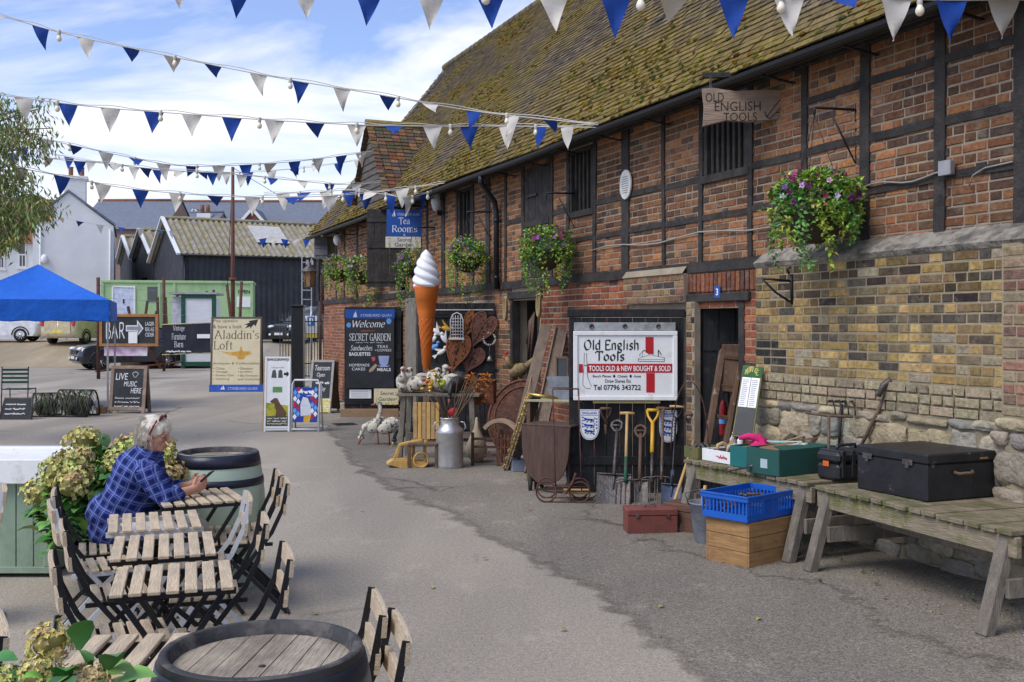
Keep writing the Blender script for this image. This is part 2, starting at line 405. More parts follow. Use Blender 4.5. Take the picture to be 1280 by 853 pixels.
 # pen strokes of a broad nib: 'L' straight, 'C' curved; x height .5, capitals .72
GL={'O':(.72,['C.36,.73 .10,.58 .06,.3 .2,.04 .38,-.01 .6,.14 .66,.42 .54,.66 .36,.73']),'E':(.56,['L.12,0 .12,.72','L.12,.72 .5,.72 .5,.62','L.12,.38 .42,.38','L.12,0 .52,0 .52,.1']),'T':(.62,['L.31,0 .31,.72','L.03,.6 .03,.72 .59,.72 .59,.6']),'A':(.70,['L.04,0 .33,.74','L.33,.74 .64,0','L.14,.27 .54,.27']),'L':(.54,['L.12,0 .12,.72','L.12,0 .5,0 .5,.14']),'V':(.68,['L.04,.72 .34,0','L.34,0 .64,.72']),'F':(.54,['L.12,0 .12,.72','L.12,.72 .5,.72 .5,.6','L.12,.38 .4,.38']),'B':(.60,['L.12,0 .12,.72','C.12,.72 .42,.71 .46,.55 .38,.4 .12,.38','C.3,.38 .52,.33 .54,.18 .42,.01 .12,0']),'R':(.64,['L.12,0 .12,.72','C.12,.72 .44,.71 .5,.54 .4,.38 .12,.35','L.3,.35 .6,0']),'W':(.96,['L.04,.72 .26,0','L.26,0 .48,.66','L.48,.66 .7,0','L.7,0 .92,.72']),'S':(.52,['C.46,.6 .38,.72 .16,.7 .1,.54 .24,.4 .4,.28 .44,.12 .3,0 .1,.04 .06,.16']),'D':(.68,['L.12,0 .12,.72','C.12,.72 .45,.7 .6,.5 .58,.18 .4,.01 .12,0']),'N':(.72,['L.12,0 .12,.72','L.12,.72 .6,0','L.6,0 .6,.72']),'Q':(.74,['C.36,.73 .10,.58 .06,.3 .2,.04 .38,-.01 .6,.14 .66,.42 .54,.66 .36,.73','L.38,.12 .7,-.1']),'U':(.70,['C.12,.72 .12,.2 .22,.01 .46,.01 .58,.2 .58,.72']),'Y':(.64,['L.04,.72 .32,.36 .32,0','L.32,.36 .6,.72']),'G':(.68,['C.6,.58 .46,.73 .2,.68 .07,.42 .12,.12 .34,-.01 .58,.08','L.58,.04 .58,.32 .4,.32']),'C':(.62,['C.56,.58 .42,.73 .18,.66 .07,.4 .14,.1 .36,-.01 .56,.12']),'a':(.46,['C.08,.42 .24,.5 .35,.42 .36,.25 .36,.04 .44,.01','C.36,.3 .16,.27 .07,.13 .17,0 .36,.09']),'b':(.5,['L.1,0 .1,.75','C.1,.4 .26,.5 .42,.4 .44,.12 .28,0 .1,.06']),'c':(.42,['C.38,.42 .24,.5 .07,.38 .06,.13 .22,0 .38,.08']),'d':(.5,['L.4,.75 .4,0','C.4,.42 .24,.5 .08,.4 .05,.13 .2,0 .4,.1']),'e':(.44,['C.07,.27 .39,.29 .36,.45 .22,.5 .07,.38 .06,.14 .22,0 .4,.1']),'f':(.34,['C.34,.7 .22,.76 .14,.6 .14,.3 .14,0','L.02,.48 .3,.48']),'g':(.48,['C.24,.5 .08,.44 .08,.26 .24,.18 .38,.26 .38,.44 .24,.5','C.14,.2 .08,.1 .26,.04 .42,-.04 .36,-.2 .12,-.2 .06,-.1 .16,0']),'h':(.5,['L.1,0 .1,.75','C.1,.38 .24,.5 .38,.44 .4,.2 .4,0']),'i':(.24,['L.12,0 .12,.48','L.11,.64 .14,.68']),'l':(.24,['L.12,0 .12,.75']),'m':(.76,['L.1,0 .1,.48','C.1,.38 .22,.5 .36,.44 .38,.2 .38,0','C.38,.38 .5,.5 .64,.44 .66,.2 .66,0']),'n':(.5,['L.1,0 .1,.48','C.1,.38 .24,.5 .38,.44 .4,.2 .4,0']),'o':(.48,['C.24,.5 .07,.38 .06,.14 .22,0 .38,.1 .42,.34 .24,.5']),'r':(.36,['L.1,0 .1,.48','C.1,.36 .2,.48 .34,.46']),'s':(.38,['C.33,.42 .22,.5 .09,.44 .1,.3 .28,.22 .33,.08 .2,0 .05,.07']),'t':(.32,['C.13,.64 .13,.3 .14,.06 .2,0 .3,.04','L.02,.48 .28,.48']),'w':(.76,['L.08,.48 .22,0','L.22,0 .38,.44','L.38,.44 .54,0','L.54,0 .68,.48']),'u':(.5,['C.1,.48 .1,.16 .14,.02 .26,0 .4,.12','L.4,.48 .4,0']),"'":(.18,['L.1,.74 .08,.58']),' ':(.26,[]),}
def scrawl(words,par,x0,x1,z0,z1,y,m,name='faint_writing',rot=0,w=None):
 """writing too small to read in the photograph: one wavering pen line per word, words = their lengths"""
 mb=MB();tot=sum(words)+.8*(len(words)-1);u=(x1-x0)/tot;x=x0;h=z1-z0;w=w or h*.16
 for n in words:
  k=int(n*3);pts=[(x+n*u*i/k,z0+h*((.1 if i%2 else.55)+random.uniform(-.08,.12)+(.35 if random.random()<.16 else 0)))for i in range(k+1)]
  for i,(a,b)in enumerate(zip(pts,pts[1:])):mb.bar((a[0],y-.0001*(i%2),a[1]),(b[0],y-.0001*(i%2),b[1]),w,.0006,up=(0,1,0))
  x+=(n+.8)*u
 o=mb.build(name,m,par);o.rotation_euler=(rot,0,0);return o
def cr(pts,k=5):
 out=[]
 n=len(pts)
 for i in range(n-1):
  p0,p1,p2,p3=pts[max(i-1,0)],pts[i],pts[i+1],pts[min(i+2,n-1)]
  for j in range(k):
   t=j/k
   out.append(tuple(.5*((2*p1[a])+(-p0[a]+p2[a])*t+(2*p0[a]-5*p1[a]+4*p2[a]-p3[a])*t*t+(-p0[a]+3*p1[a]-3*p2[a]+p3[a])*t**3)for a in(0,1)))
 out.append(pts[-1]);return out
def pen(words,parent,x0,x1,z0,z1,y,m,nib=.09,ang=10,thin=.03,serif=True,curve=True,name='lettering',slant=0,gap=.05):
 segs=[];X=0
 for ch in words:
  w,st=GL.get(ch,GL[' '])
  for s_ in st:
   pts=[tuple(float(a)for a in q.split(','))for q in s_[1:].split()]
   orig=pts
   if s_[0]=='C' and curve:pts=cr(pts)
   segs.append([(x+X+slant*yy,yy)for x,yy in pts])
   if serif and s_[0]=='L' or(serif and ch in 'nhmrf'):
    for e,o_ in((orig[0],orig[1]),(orig[-1],orig[-2])):
     if abs(e[0]-o_[0])<.5*abs(e[1]-o_[1])and(e[1]<.05 or abs(e[1]-.48)<.04 or e[1]>.7):
      if ch in 'nhmr' and e[1]<.45 and e[1]>.05:continue
      segs.append([(e[0]+X-.09+slant*e[1],e[1]),(e[0]+X+.09+slant*e[1],e[1])])
  X+=w+gap
 na=R(ang);nv=Vector((math.cos(na),math.sin(na)))*nib/2;tv=Vector((-math.sin(na),math.cos(na)))*thin/2
 quads=[]
 for sg in segs:
  for v_ in(nv,tv):
   for a,b in zip(sg,sg[1:]):
    a,b=Vector(a),Vector(b)
    cr_=(b-a).x*v_.y-(b-a).y*v_.x
    if abs(cr_)<1e-6:continue
    quads.append([a-v_,b-v_,b+v_,a+v_]if cr_>0 else[a+v_,b+v_,b-v_,a-v_])
 xs=[p.x for q in quads for p in q];zs=[p.y for q in quads for p in q]
 a,b,c,d=min(xs),max(xs),min(zs),max(zs)
 mb=MB()
 for i,q in enumerate(quads):
  yy=y-.00004*(i%23)
  mb.quad(*[((p.x-a)/(b-a)*(x1-x0)+x0,yy,(p.y-c)/(d-c)*(z1-z0)+z0)for p in q])
 return mb.build(name,m,parent)
 # ================================================================ GROUND
def gz(Y):
 t=min(1,max(0,(Y-45)/7));return t*t*(3-2*t)*1.0
def asphalt(name,c1,c2,c3,agg=.5,crack=.0,gloss=.85,edge=0):
 m=bpy.data.materials.new(name);m.use_nodes=True;N=m.node_tree;K=N.links.new;P=N.nodes['Principled BSDF']
 P.inputs['Roughness'].default_value=gloss;P.inputs['Specular IOR Level'].default_value=.25
 t=ND(m,'ShaderNodeTexCoord')
 def noi(sc,det=6,rg=.6,st=(1,1,1),dist=0):
  mp=ND(m,'ShaderNodeMapping');mp.inputs['Scale'].default_value=st;K(t.outputs['Object'],mp.inputs[0])
  n=ND(m,'ShaderNodeTexNoise');n.inputs['Scale'].default_value=sc;n.inputs['Detail'].default_value=det;n.inputs['Roughness'].default_value=rg;n.inputs['Distortion'].default_value=dist
  K(mp.outputs[0],n.inputs['Vector']);return n.outputs[0]
 def ramp(src,a,b,ca,cb):
  r=ND(m,'ShaderNodeValToRGB');r.color_ramp.elements[0].position=a;r.color_ramp.elements[1].position=b
  r.color_ramp.elements[0].color=ca;r.color_ramp.elements[1].color=cb;K(src,r.inputs[0]);return r.outputs[0]
 def mx(f,a,b,bl='MIX'):
  x=ND(m,'ShaderNodeMix',data_type='RGBA',blend_type=bl)
  if hasattr(f,'links'):K(f,x.inputs['Factor'])
  else:x.inputs['Factor'].default_value=f
  for s_,k in((a,'A'),(b,'B')):
   if hasattr(s_,'links'):K(s_,x.inputs[k])
   else:x.inputs[k].default_value=s_
  return x.outputs['Result']
 big=ramp(noi(.35,5,.6,(1,.55,1),.6),.35,.68,mul(c1,1),mul(c2,1))
 mid=ramp(noi(2.2,8,.7,(1,.6,1)),.56,.74,(0,0,0,1),(1,1,1,1))
 col=mx(mid,big,mul(c3,1))
 wear=ramp(noi(.16,3,.5,(2.2,.35,1),1.2),.42,.6,(.84,.84,.85,1),(1.1,1.09,1.08,1))
 col=mx(1.0,col,wear,'MULTIPLY')
 sp=noi(85,2,.7)
 col=mx(1.0,col,ramp(sp,.33,.68,(1-agg,)*3+(1,),(1+agg,)*3+(1,)),'MULTIPLY')
 sp2=noi(32,2,.8)
 col=mx(1.0,col,ramp(sp2,.3,.7,(.82,.82,.82,1),(1.18,1.17,1.15,1)),'MULTIPLY')
 if crack:
  mp=ND(m,'ShaderNodeMapping');mp.inputs['Scale'].default_value=(1,.8,1);K(t.outputs['Object'],mp.inputs[0])
  nd=ND(m,'ShaderNodeTexNoise');nd.inputs['Scale'].default_value=1.7;nd.inputs['Detail'].default_value=5;K(mp.outputs[0],nd.inputs['Vector'])
  va=ND(m,'ShaderNodeMixRGB' if False else 'ShaderNodeMix',data_type='RGBA');va.inputs['Factor'].default_value=.28
  K(mp.outputs[0],va.inputs['A']);K(nd.outputs[1],va.inputs['B'])
  v=ND(m,'ShaderNodeTexVoronoi',feature='DISTANCE_TO_EDGE');v.inputs['Scale'].default_value=crack;K(va.outputs['Result'],v.inputs['Vector'])
  cm=ramp(v.outputs['Distance'],.0,.012,(.42,.42,.42,1),(1,1,1,1))
  gate=ramp(noi(.3,2),.5,.56,(0,0,0,1),(1,1,1,1))
  col=mx(gate,col,mx(1.0,col,cm,'MULTIPLY'))
 if edge:
  a_=ND(m,'ShaderNodeVertexColor');a_.layer_name='Col'
  ad=ND(m,'ShaderNodeMath',operation='MULTIPLY_ADD');K(noi(3.2,9,.72),ad.inputs[0]);ad.inputs[1].default_value=edge;K(a_.outputs[0],ad.inputs[2])
  K(ramp(ad.outputs[0],edge*.5+.12,edge*.5+.34,(0,0,0,1),(1,1,1,1)),P.inputs['Alpha'])
 K(col,P.inputs['Base Color'])
 b=ND(m,'ShaderNodeBump');b.inputs['Strength'].default_value=.5;b.inputs['Distance'].default_value=.006;K(sp,b.inputs['Height']);K(b.outputs[0],P.inputs['Normal'])
 return m
M_ASPH=asphalt('worn asphalt',(.355,.314,.255),(.295,.262,.213),(.42,.372,.305),.32,crack=.42)
M_ASPD=asphalt('dark asphalt',(.255,.224,.180),(.165,.148,.122),(.325,.287,.232),.5,crack=.7,edge=1.0)
M_GRIT=asphalt('swept grit',(.25,.218,.172),(.18,.16,.13),(.32,.28,.222),.55,edge=1.4)
M_SAND=asphalt('sandy yard',(.36,.29,.19),(.27,.225,.155),(.42,.35,.24),.35)
def ground_sheet():
 xs=[-400,-120,-60,-40,-25,-15,-8,-3,2,8,20,60,200,400]
 ys=[-200,-40,-10,0,8,16,24,32,40]+[45+.7*i for i in range(11)]+[56,62,75,100,160,300,700]
 mb=MB();n=mb.av([(x,y,gz(y))for y in ys for x in xs]);w=len(xs)
 for j in range(len(ys)-1):
  for i in range(w-1):mb.af([n+j*w+i,n+j*w+i+1,n+(j+1)*w+i+1,n+(j+1)*w+i])
 o=mb.build('ground',M_ASPH);struct(o);return o
ground_sheet()
def strip(name,A,B,m,dz=.004,wob=.03,div=8,feather=5):
 """sheet between two outlines on the ground"""
 def dense(P):
  out=[]
  for a,b in zip(P,P[1:]):
   for i in range(div):out.append(a.lerp(b,i/div))
  out.append(P[-1]);return out
 A,B=dense(A),dense(B);mb=MB()
 for i,(p,q)in enumerate(zip(A,B)):
  k=wob*noise.noise(p*1.9)+wob*.4*noise.noise(p*9)
  e_=min(1,i/5,(len(A)-1-i)/5)
  for t_,r_ in zip((0,.06,.2,.55,1),[Vector((p.lerp(q,t).x+k*(1-t)*2,p.lerp(q,t).y+k*(1-t),0))for t in(0,.06,.2,.55,1)]):
   r_.z=gz(r_.y)+dz;mb.col=(min(e_,min(1,t_*feather)),)*3;mb.av([r_])
 for i in range(len(A)-1):
  for k in range(4):
   a=i*5+k;mb.af([a,a+1,a+6,a+5])
 mb.col=None
 o=mb.build(name,m);struct(o);return o
ed=[(383,512),(398,533),(410,553),(440,592),(500,628),(580,665),(650,705),(720,745),(790,800),(870,880),(1000,1010)]
A=[G(*p)for p in ed]
B=[]
for p in A:
 s_=(p-Vector((P0X,0,0))).dot(dS);s_=max(s_,2.2);B.append(WW(s_,-.1,0))
strip('asphalt_patch',A,B,M_ASPD,.004,.06,feather=4.5)
A2=[G(640,600),G(700,628),G(790,676),G(900,715),G(1000,738),G(1120,800),G(1260,850),G(1400,900)]
B2=[WW(min(14,max(2.5,(p-Vector((P0X,0,0))).dot(dS))),-.1,0)for p in A2]
strip('grit_verge',A2,B2,M_GRIT,.008,.12,feather=2.6)
# sandy slope behind the yard
mb=MB();rows=[44.6+.6*i for i in range(24)]
for y in rows:
 for x in(-9.2,-7,-3,3):mb.av([(x-(y-45)*.35+.3*noise.noise(Vector((x,y,0))),y,gz(y)+.006)])
for j in range(len(rows)-1):
 for i in range(3):a=j*4+i;mb.af([a,a+1,a+5,a+4])
struct(mb.build('sandy_yard',M_SAND))
mb=MB()
for y in rows:
 for x in(-24.6,-21,-17):mb.av([(x-(y-45)*.5+.3*noise.noise(Vector((x,y,0))),y,gz(y)+.006)])
for j in range(len(rows)-1):
 for i in range(2):a=j*3+i;mb.af([a,a+1,a+4,a+3])
struct(mb.build('sandy_verge',M_SAND))
M_LINE=mat('worn road paint',(.52,.51,.49),rough=.85,var=.1,bump=.1,col2=(.2,.18,.16),c2amt=.42,c2scale=9,c2sharp=.12)
def rline(p,q,w=.1):
 p,q=G(*p),G(*q);d=(q-p).normalized();n=Vector((-d.y,d.x,0))*w/2;mb=MB();k=6
 for i in range(k):
  a,b=p.lerp(q,i/k),p.lerp(q,(i+1)/k);mb.quad(*[Vector((v.x,v.y,gz(v.y)+.005))for v in(a-n,b-n,b+n,a+n)])
 o=mb.build('parking_line',M_LINE);struct(o)
for a in(((-60,460),(33,434.5)),((60,452),(92,452.5)),((60,446.5),(84,447)),((92,466),(150,472)),((150,465),(240,461)),((196,470),(262,462)),((-30,445),(8,440))):rline(*a)
# iron drain cover set in the ground by the barn
t=thing('drain_cover','small dark square drain cover set in the asphalt by the welcome board','drain cover',G(431,531)+Vector((0,0,.005)),WA)
mb=MB();mb.box(-.2,.2,-.2,.2,0,.006)
mb.build('frame',M_STEEL,t)
mb=MB()
for i in range(7):mb.box(-.17+i*.05,-.135+i*.05,-.17,.17,.006,.011)
mb.build('grating',M_METALK,t)
# ================================================================ THE BARN (local x right along the front, y into the building)
barn=thing('brick_barn','long old timber framed brick barn with steep mossy tiled roof along the right side','building',WW(0,0,0),WA)
S_NEAR,S_FAR=2.6,29.0
Z_PL=2.3
# openings: u0,u1,z0,z1
OP={}
def op(n,pa,pb,z0,z1,t=0.0):OP[n]=(min(U(pa,t),U(pb,t)),max(U(pa,t),U(pb,t)),z0,z1)
op('win_near',881,936,3.24,4.0);op('win_mid',713,742,3.18,4.0);op('win_far',574,590,3.15,4.0)
op('hoist',657,688,2.42,3.96);op('shutter_hole',487,507,2.45,3.98);op('win_end',409,420,3.35,4.0)
op('door_a',470,504,0.0,2.05);op('door_b',522,618,0.0,2.1);op('door_c',640,675,0,2.12)
op('door_num',868,930,0,1.93)
ops=list(OP.values())
ub=sorted(set([-S_FAR,-S_NEAR]+[x for o in ops for x in o[:2]]));zb=sorted(set([0,4.12]+[x for o in ops for x in o[2:]]))
mb=MB()
for a,b in zip(ub,ub[1:]):
 for c,d in zip(zb,zb[1:]):
  mu,mz=(a+b)/2,(c+d)/2
  if any(o[0]<mu<o[1]and o[2]<mz<o[3]for o in ops):continue
  mb.box(a,b,0,.24,c,d)
  # gable ends and back wall
for u in(-S_FAR,-S_NEAR):
 s_=1 if u==-S_FAR else-1
 n=mb.av([(u+.02*s_,.1,0),(u+.02*s_,6.4,0),(u+.02*s_,6.4,4.1),(u+.02*s_,3.3,8.4),(u+.02*s_,.1,4.1)])
 mb.af(range(n,n+5))
mb.box(-S_FAR,-S_NEAR,6.4,6.6,0,4.1)
mb.build('wall',M_MORT,barn)
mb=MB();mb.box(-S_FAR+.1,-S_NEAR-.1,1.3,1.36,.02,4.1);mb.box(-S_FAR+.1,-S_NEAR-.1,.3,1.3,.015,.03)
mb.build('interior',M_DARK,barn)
PAL_U=[((.215,.10,.053),4),((.17,.085,.05),4),((.255,.12,.06),3),((.115,.068,.048),3),((.28,.13,.062),1.6),((.32,.155,.068),.7),((.08,.058,.047),1.1)]
PAL_R=[((.28,.085,.042),4),((.225,.07,.04),4),((.33,.125,.06),2),((.17,.062,.042),2),((.11,.055,.045),.8)]
PAL_M=[((.24,.15,.075),3),((.19,.11,.07),2),((.085,.065,.055),2),((.22,.09,.05),2),((.30,.21,.11),2),((.05,.045,.045),1)]
PAL_Y=[((.34,.23,.085),3.6),((.40,.275,.11),2.4),((.115,.088,.058),2.6),((.165,.125,.072),3.4),((.24,.17,.075),3),((.085,.070,.055),2.0),((.30,.25,.17),1.2)]
PAL_G=[((.35,.285,.18),3),((.32,.26,.165),3),((.37,.30,.19),2),((.28,.23,.15),1)]
PAL_F=[((.29,.105,.055),4),((.24,.085,.05),3),((.34,.15,.08),2),((.19,.08,.055),1.5)]
def pick(pal,bias=0):
 tot=sum(w for _,w in pal);r_=random.random()*tot
 for c,w in pal:
  r_-=w
  if r_<=0:break
 k=rnd(.84,1.16);return tuple(x*k*rnd(.95,1.05)for x in c)
def bricks(mb,u0,u1,z0,z1,y,pal,bl=.225,ch=.075,gap=.014,holes=(),header=.35,proud=.007,wav=.006,dark=None):
 nrow=int(round((z1-z0)/ch));ch=(z1-z0)/max(nrow,1)
 for i in range(nrow):
  za,zb_=z0+i*ch+gap/2,z0+(i+1)*ch-gap/2;zc=(za+zb_)/2
  iv=[(u0,u1)]
  for h in holes:
   if h[2]-.02<zc<h[3]+.02:
    nv=[]
    for a,b in iv:
     if h[1]<=a or h[0]>=b:nv.append((a,b));continue
     if h[0]>a:nv.append((a,h[0]))
     if h[1]<b:nv.append((h[1],b))
    iv=nv
  for a,b in iv:
   u=a-(bl*.5 if i%2 else rnd(0,.03))
   while u<b:
    ln=(bl*.5 if random.random()<header else bl)
    ua,ub_=max(u+gap/2,a+.004),min(u+ln-gap/2,b-.004)
    u+=ln
    if ub_-ua<.028:continue
    c=pick(pal)
    um=(ua+ub_)/2
    nn=noise.noise(Vector((um*.9,zc*1.7,3.3)))
    c=tuple(x*(1+.25*nn)for x in c)
    if dark:c=dark(um,zc,c)
    mb.col=c
    w1,w2=wav*noise.noise(Vector((ua*1.3,i*1.1,0))),wav*noise.noise(Vector((ub_*1.3,i*1.1,0)))
    pr=proud*rnd(.45,1.35);e=rnd(.003,.006)
    j=lambda:rnd(-.0022,.0022)
    n=mb.av([(ua,y,za+w1),(ub_,y,za+w2),(ub_,y,zb_+w2),(ua,y,zb_+w1),(ua+e+j(),y-pr,za+e+w1+j()),(ub_-e+j(),y-pr,za+e+w2+j()),(ub_-e+j(),y-pr,zb_-e+w2+j()),(ua+e+j(),y-pr,zb_-e+w1+j())])
    for q in((4,5,6,7),(0,1,5,4),(1,2,6,5),(2,3,7,6),(3,0,4,7)):mb.af([n+k for k in q])
 mb.col=None
mb=MB()
holes=[o for o in ops]
def dk(u,z,c):
# soot-dark old bricks high up and orange patches: colours of the bricks themselves
 c=(c[0]*1.2,c[1]*1.13,c[2]*1.0)
 a=noise.noise(Vector((u*.55+9,z*.8,1.2)))
 if a>.34 and z<3.9:c=(c[0]*1.5,c[1]*1.35,c[2]*1.1)
 if a<-.3:k=.62;c=(c[0]*k,c[1]*k*1.05,c[2]*k*1.15)
 return c
bricks(mb,-S_FAR,-S_NEAR,Z_PL+.1,4.1,0,PAL_U,holes=holes,dark=dk)
mb.build('upper_brickwork',M_BRICK,barn)
# plastic order of the lower wall from far to near
U1,U2,U3,U4=U(676),U(786),U(862),U(945,.15)
mb=MB()
bricks(mb,-S_FAR,U(437),0,Z_PL,0,PAL_F,holes=holes)
bricks(mb,U(437),U(640),0,Z_PL,0,PAL_U,holes=holes)
mb.build('far_lower_brickwork',M_BRICK,barn)
mb=MB();bricks(mb,U(675),U2,0,Z_PL,0,PAL_R,holes=holes);mb.build('red_lower_brickwork',M_BRICK,barn);mb=MB()
bricks(mb,U(858),U4,0,Z_PL,0,PAL_R,holes=holes)
mb.build('red_lower_brickwork',M_BRICK,barn)
# worn pier above the boarded panel
mb=MB();mb.box(U2,U3,-.07,.002,2.0,2.3);mb.box(U(858,.07),U(868,.07),-.07,.002,0,2.0)
n=mb.av([(U2,0,2.42),(U3,0,2.42),(U3,-.09,2.3),(U2,-.09,2.3)]);mb.af([n,n+1,n+2,n+3]);mb.build('pier',M_MORT,barn)
mb=MB();bricks(mb,U2,U3,2.0,2.3,-.07,PAL_M,header=.5);mb.build('pier_brickwork',M_BRICK,barn);mb=MB();bricks(mb,U(858,.07),U(868,.07),0,2.0,-.07,PAL_M,header=1);mb.build('pier_brickwork',M_BRICK,barn)
# projecting yellow brick wall with stone foot
UY0,UY1=U(945,.16),U(1259,.16);YT=-.16
mb=MB();mb.box(UY0,UY1,YT,.003,0,2.3)
mb.box(UY1+.001,-S_NEAR,YT-.05,.003,0,2.3)
mb.build('plinth',M_MORTY,barn)
mb=MB()
nn_=26
for i in range(nn_+1):
 u=UY0+(-S_NEAR-UY0)*i/nn_
 mb.av([(u,.0,2.46+.012*noise.noise(Vector((u*3,0,0)))),(u,-.1,2.40+.02*noise.noise(Vector((u*4,2,0)))),(u,YT-.03-(.05 if u>UY1 else 0)+.015*noise.noise(Vector((u*5,7,0))),2.325+.012*noise.noise(Vector((u*5,5,0)))),(u,YT-.01-(.05 if u>UY1 else 0),2.285)])
for i in range(nn_):
 for k in range(3):a=i*4+k;mb.af([a,a+1,a+5,a+4])
M_FLAUN=mat('weathered mortar ledge',(.27,.245,.20),rough=.95,var=.4,scale=9,bump=.6,bscale=30,bdist=.02,col2=(.10,.09,.08),c2amt=.45,c2scale=6)
mb.build('mortar_ledge',M_FLAUN,barn)
def dky(u,z,c):
 if z>1.95:
  if random.random()<.42:c=(c[0]*.5,c[1]*.48,c[2]*.52)
 elif abs(u-U(985))<.16 and 1.4<z<1.6:c=(.035,.032,.03)
 elif z<1.5 and random.random()<.75:c=(max(c[0],.24),max(c[1],.17),max(c[2],.075))
 return c
mb=MB();bricks(mb,UY0,UY1-.01,1.33,2.28,YT,PAL_Y,header=.58,dark=dky,proud=.006);mb.build('yellow_brickwork',M_BRICK,barn)
mb=MB();bricks(mb,UY0,UY1-.01,1.1,1.33,YT-.022,PAL_G,header=.3,proud=.003);mb.build('ledge_course',M_BRICK,barn)
mb=MB();bricks(mb,UY1+.01,UY1+.24,1.15,2.28,YT-.05,[((.21,.11,.08),3),((.26,.14,.095),1.5),((.17,.10,.08),2),((.25,.19,.12),3)],header=.5)
bricks(mb,UY1+.25,-S_NEAR,1.15,2.28,YT-.05,PAL_Y,header=.4);mb.build('quoin_brickwork',M_BRICK,barn)
# ragstone rubble
mb=MB();random.seed(21)
def rubble(u0,u1,z0,z1,y):
 z=z0
 while z<z1-.04:
  hgt=rnd(.09,.25);u=u0+rnd(-.1,0)
  if z+hgt>z1:hgt=z1-z
  while u<u1:
   w=rnd(.12,.46);c=Vector((min(u+w/2,u1-.05),y-.008,z+hgt/2+rnd(-.02,.02)))
   base=random.choice([(.32,.275,.20),(.27,.24,.185),(.36,.30,.195),(.22,.205,.18),(.40,.35,.26),(.33,.27,.17)])
   kk=rnd(.85,1.2);mb.col=tuple(b*kk*rnd(.97,1.03)for b in base)
   m0=len(mb.v)
   mb.ell(c,(w/2*1.1,rnd(.024,.045),hgt/2*1.14),22,14)
   sd_=rnd(0,50)
   for i in range(m0,len(mb.v)):
    d=mb.v[i]-c
    # squarish blocks with broken faces
    fx,fz=d.x/(w/2),d.z/(hgt/2)
    k=1/max(.55,(abs(fx)**7+abs(fz)**7+.004)**.143)if(fx or fz)else 1
    k=min(k,1.3)
    d=Vector((d.x*(1+(k-1)*.85),d.y,d.z*(1+(k-1)*.85)))
    d=Vector((d.x*(1+.3*noise.noise(c*3+d*7+Vector((sd_,0,0)))),d.y,d.z*(1+.4*noise.noise(c*3+d*8+Vector((sd_,9,0))))))
    d.y=max(d.y,-.042+.012*noise.noise(c*9+d*11))
    d.y+=.022*noise.noise(d*16+Vector((0,sd_,0)))+.009*noise.noise(d*45+Vector((0,sd_,0)))
    mb.v[i]=c+d
   u+=w+.008
  z+=hgt+.006
rubble(UY0,UY1,0,1.09,YT);rubble(UY1+.03,-S_NEAR,0,1.14,YT-.05)
mb.col=None
mb.build('rubble_stonework',M_STONE,barn)
mb=MB();mb.smooth=True;nu,nz_=150,28
for i in range(nu+1):
 u=UY0+(-S_NEAR-UY0)*i/nu;yb=YT-(.05 if u>UY1 else 0)
 for j in range(nz_+1):z=1.1*j/nz_;q=Vector((u*7,z*9,0));mb.av([(u,yb-.004-.016*max(0,noise.noise(q)+.4+.5*noise.noise(q*3)),z)])
for i in range(nu):
 for j in range(nz_):a=i*(nz_+1)+j;mb.af([a,a+nz_+1,a+nz_+2,a+1])
mb.build('rubble_mortar',M_MORTY,barn)
random.seed(5)
# posts and rails
def wpost(px,w,z0=Z_PL+.1,z1=4.12,lean=0.0,name='post',pr=.022):
 u=U(px);mb=MB();k=9
 for i in range(k+1):
  z=z0+(z1-z0)*i/k;o_=u+lean*(z-z0)+.008*noise.noise(Vector((px*.3,z*2.5,0)));ww=w/2*(1+.12*noise.noise(Vector((px,z*4,5))));p_=pr+.004*noise.noise(Vector((px,z*3,9)))
  mb.av([(o_-ww,-p_,z),(o_+ww,-p_,z),(o_+ww,.01,z),(o_-ww,.01,z)])
 for i in range(k):
  for a in range(4):b=i*4;mb.af([b+a,b+(a+1)%4,b+4+(a+1)%4,b+4+a])
 mb.build(name,M_TIMB,barn)
PX=[(1277,.10),(1176,.105),(1082,.11),(1006,.075),(939,.07),(877,.07),(831,.06),(783,.17),(744,.08),(711,.08),(690,.09),(655,.09),(633,.07),(611,.17),(592,.09),(572,.09),(555,.17),(535,.09),(511,.1),(447,.12),(431,.1),(421,.1),(398,.3)]
for px,w in PX:wpost(px,w,lean=rnd(-.012,.012))
for s_ in(5.9,4.8,3.7):
 mb=MB();mb.box(-s_-.05,-s_+.05,-.022,.01,2.4,4.12,.006);mb.build('post',M_TIMB,barn)
pus=sorted([(U(px),w)for px,w in PX]+[(-5.9,.1),(-4.8,.1),(-3.7,.1),(-2.6,.1)])
def rails(z,h,lo,hi,pr=.018):
 for(a,wa),(b,wb)in zip(pus,pus[1:]):
  if a<lo-.02 or b>hi+.02:continue
  x0,x1=a+wa/2+.001,b-wb/2-.001;mz=z+rnd(-.012,.012)
  if any(o[0]<(x0+x1)/2<o[1]and o[2]-h/2<z<o[3]+.02 for o in ops):continue
  mb=MB();k=5
  for i in range(k+1):
   u=x0+(x1-x0)*i/k;d=.012*noise.noise(Vector((u*1.4,z*3,0)));hh=h/2*(1+.2*noise.noise(Vector((u*2,z,3))))
   mb.av([(u,-pr,mz+d-hh),(u,-pr,mz+d+hh),(u,.01,mz+d+hh),(u,.01,mz+d-hh)])
  for i in range(k):
   for q in range(4):c_=i*4;mb.af([c_+q,c_+(q+1)%4,c_+4+(q+1)%4,c_+4+q])
  mb.build('rail',M_TIMB,barn)
rails(3.72,.06,U(1006),-2.6);rails(3.26,.065,U(633),-2.6);rails(2.85,.06,U(690),-2.6)
rails(3.2,.05,U(572),U(511));rails(3.25,.05,U(447),U(421))
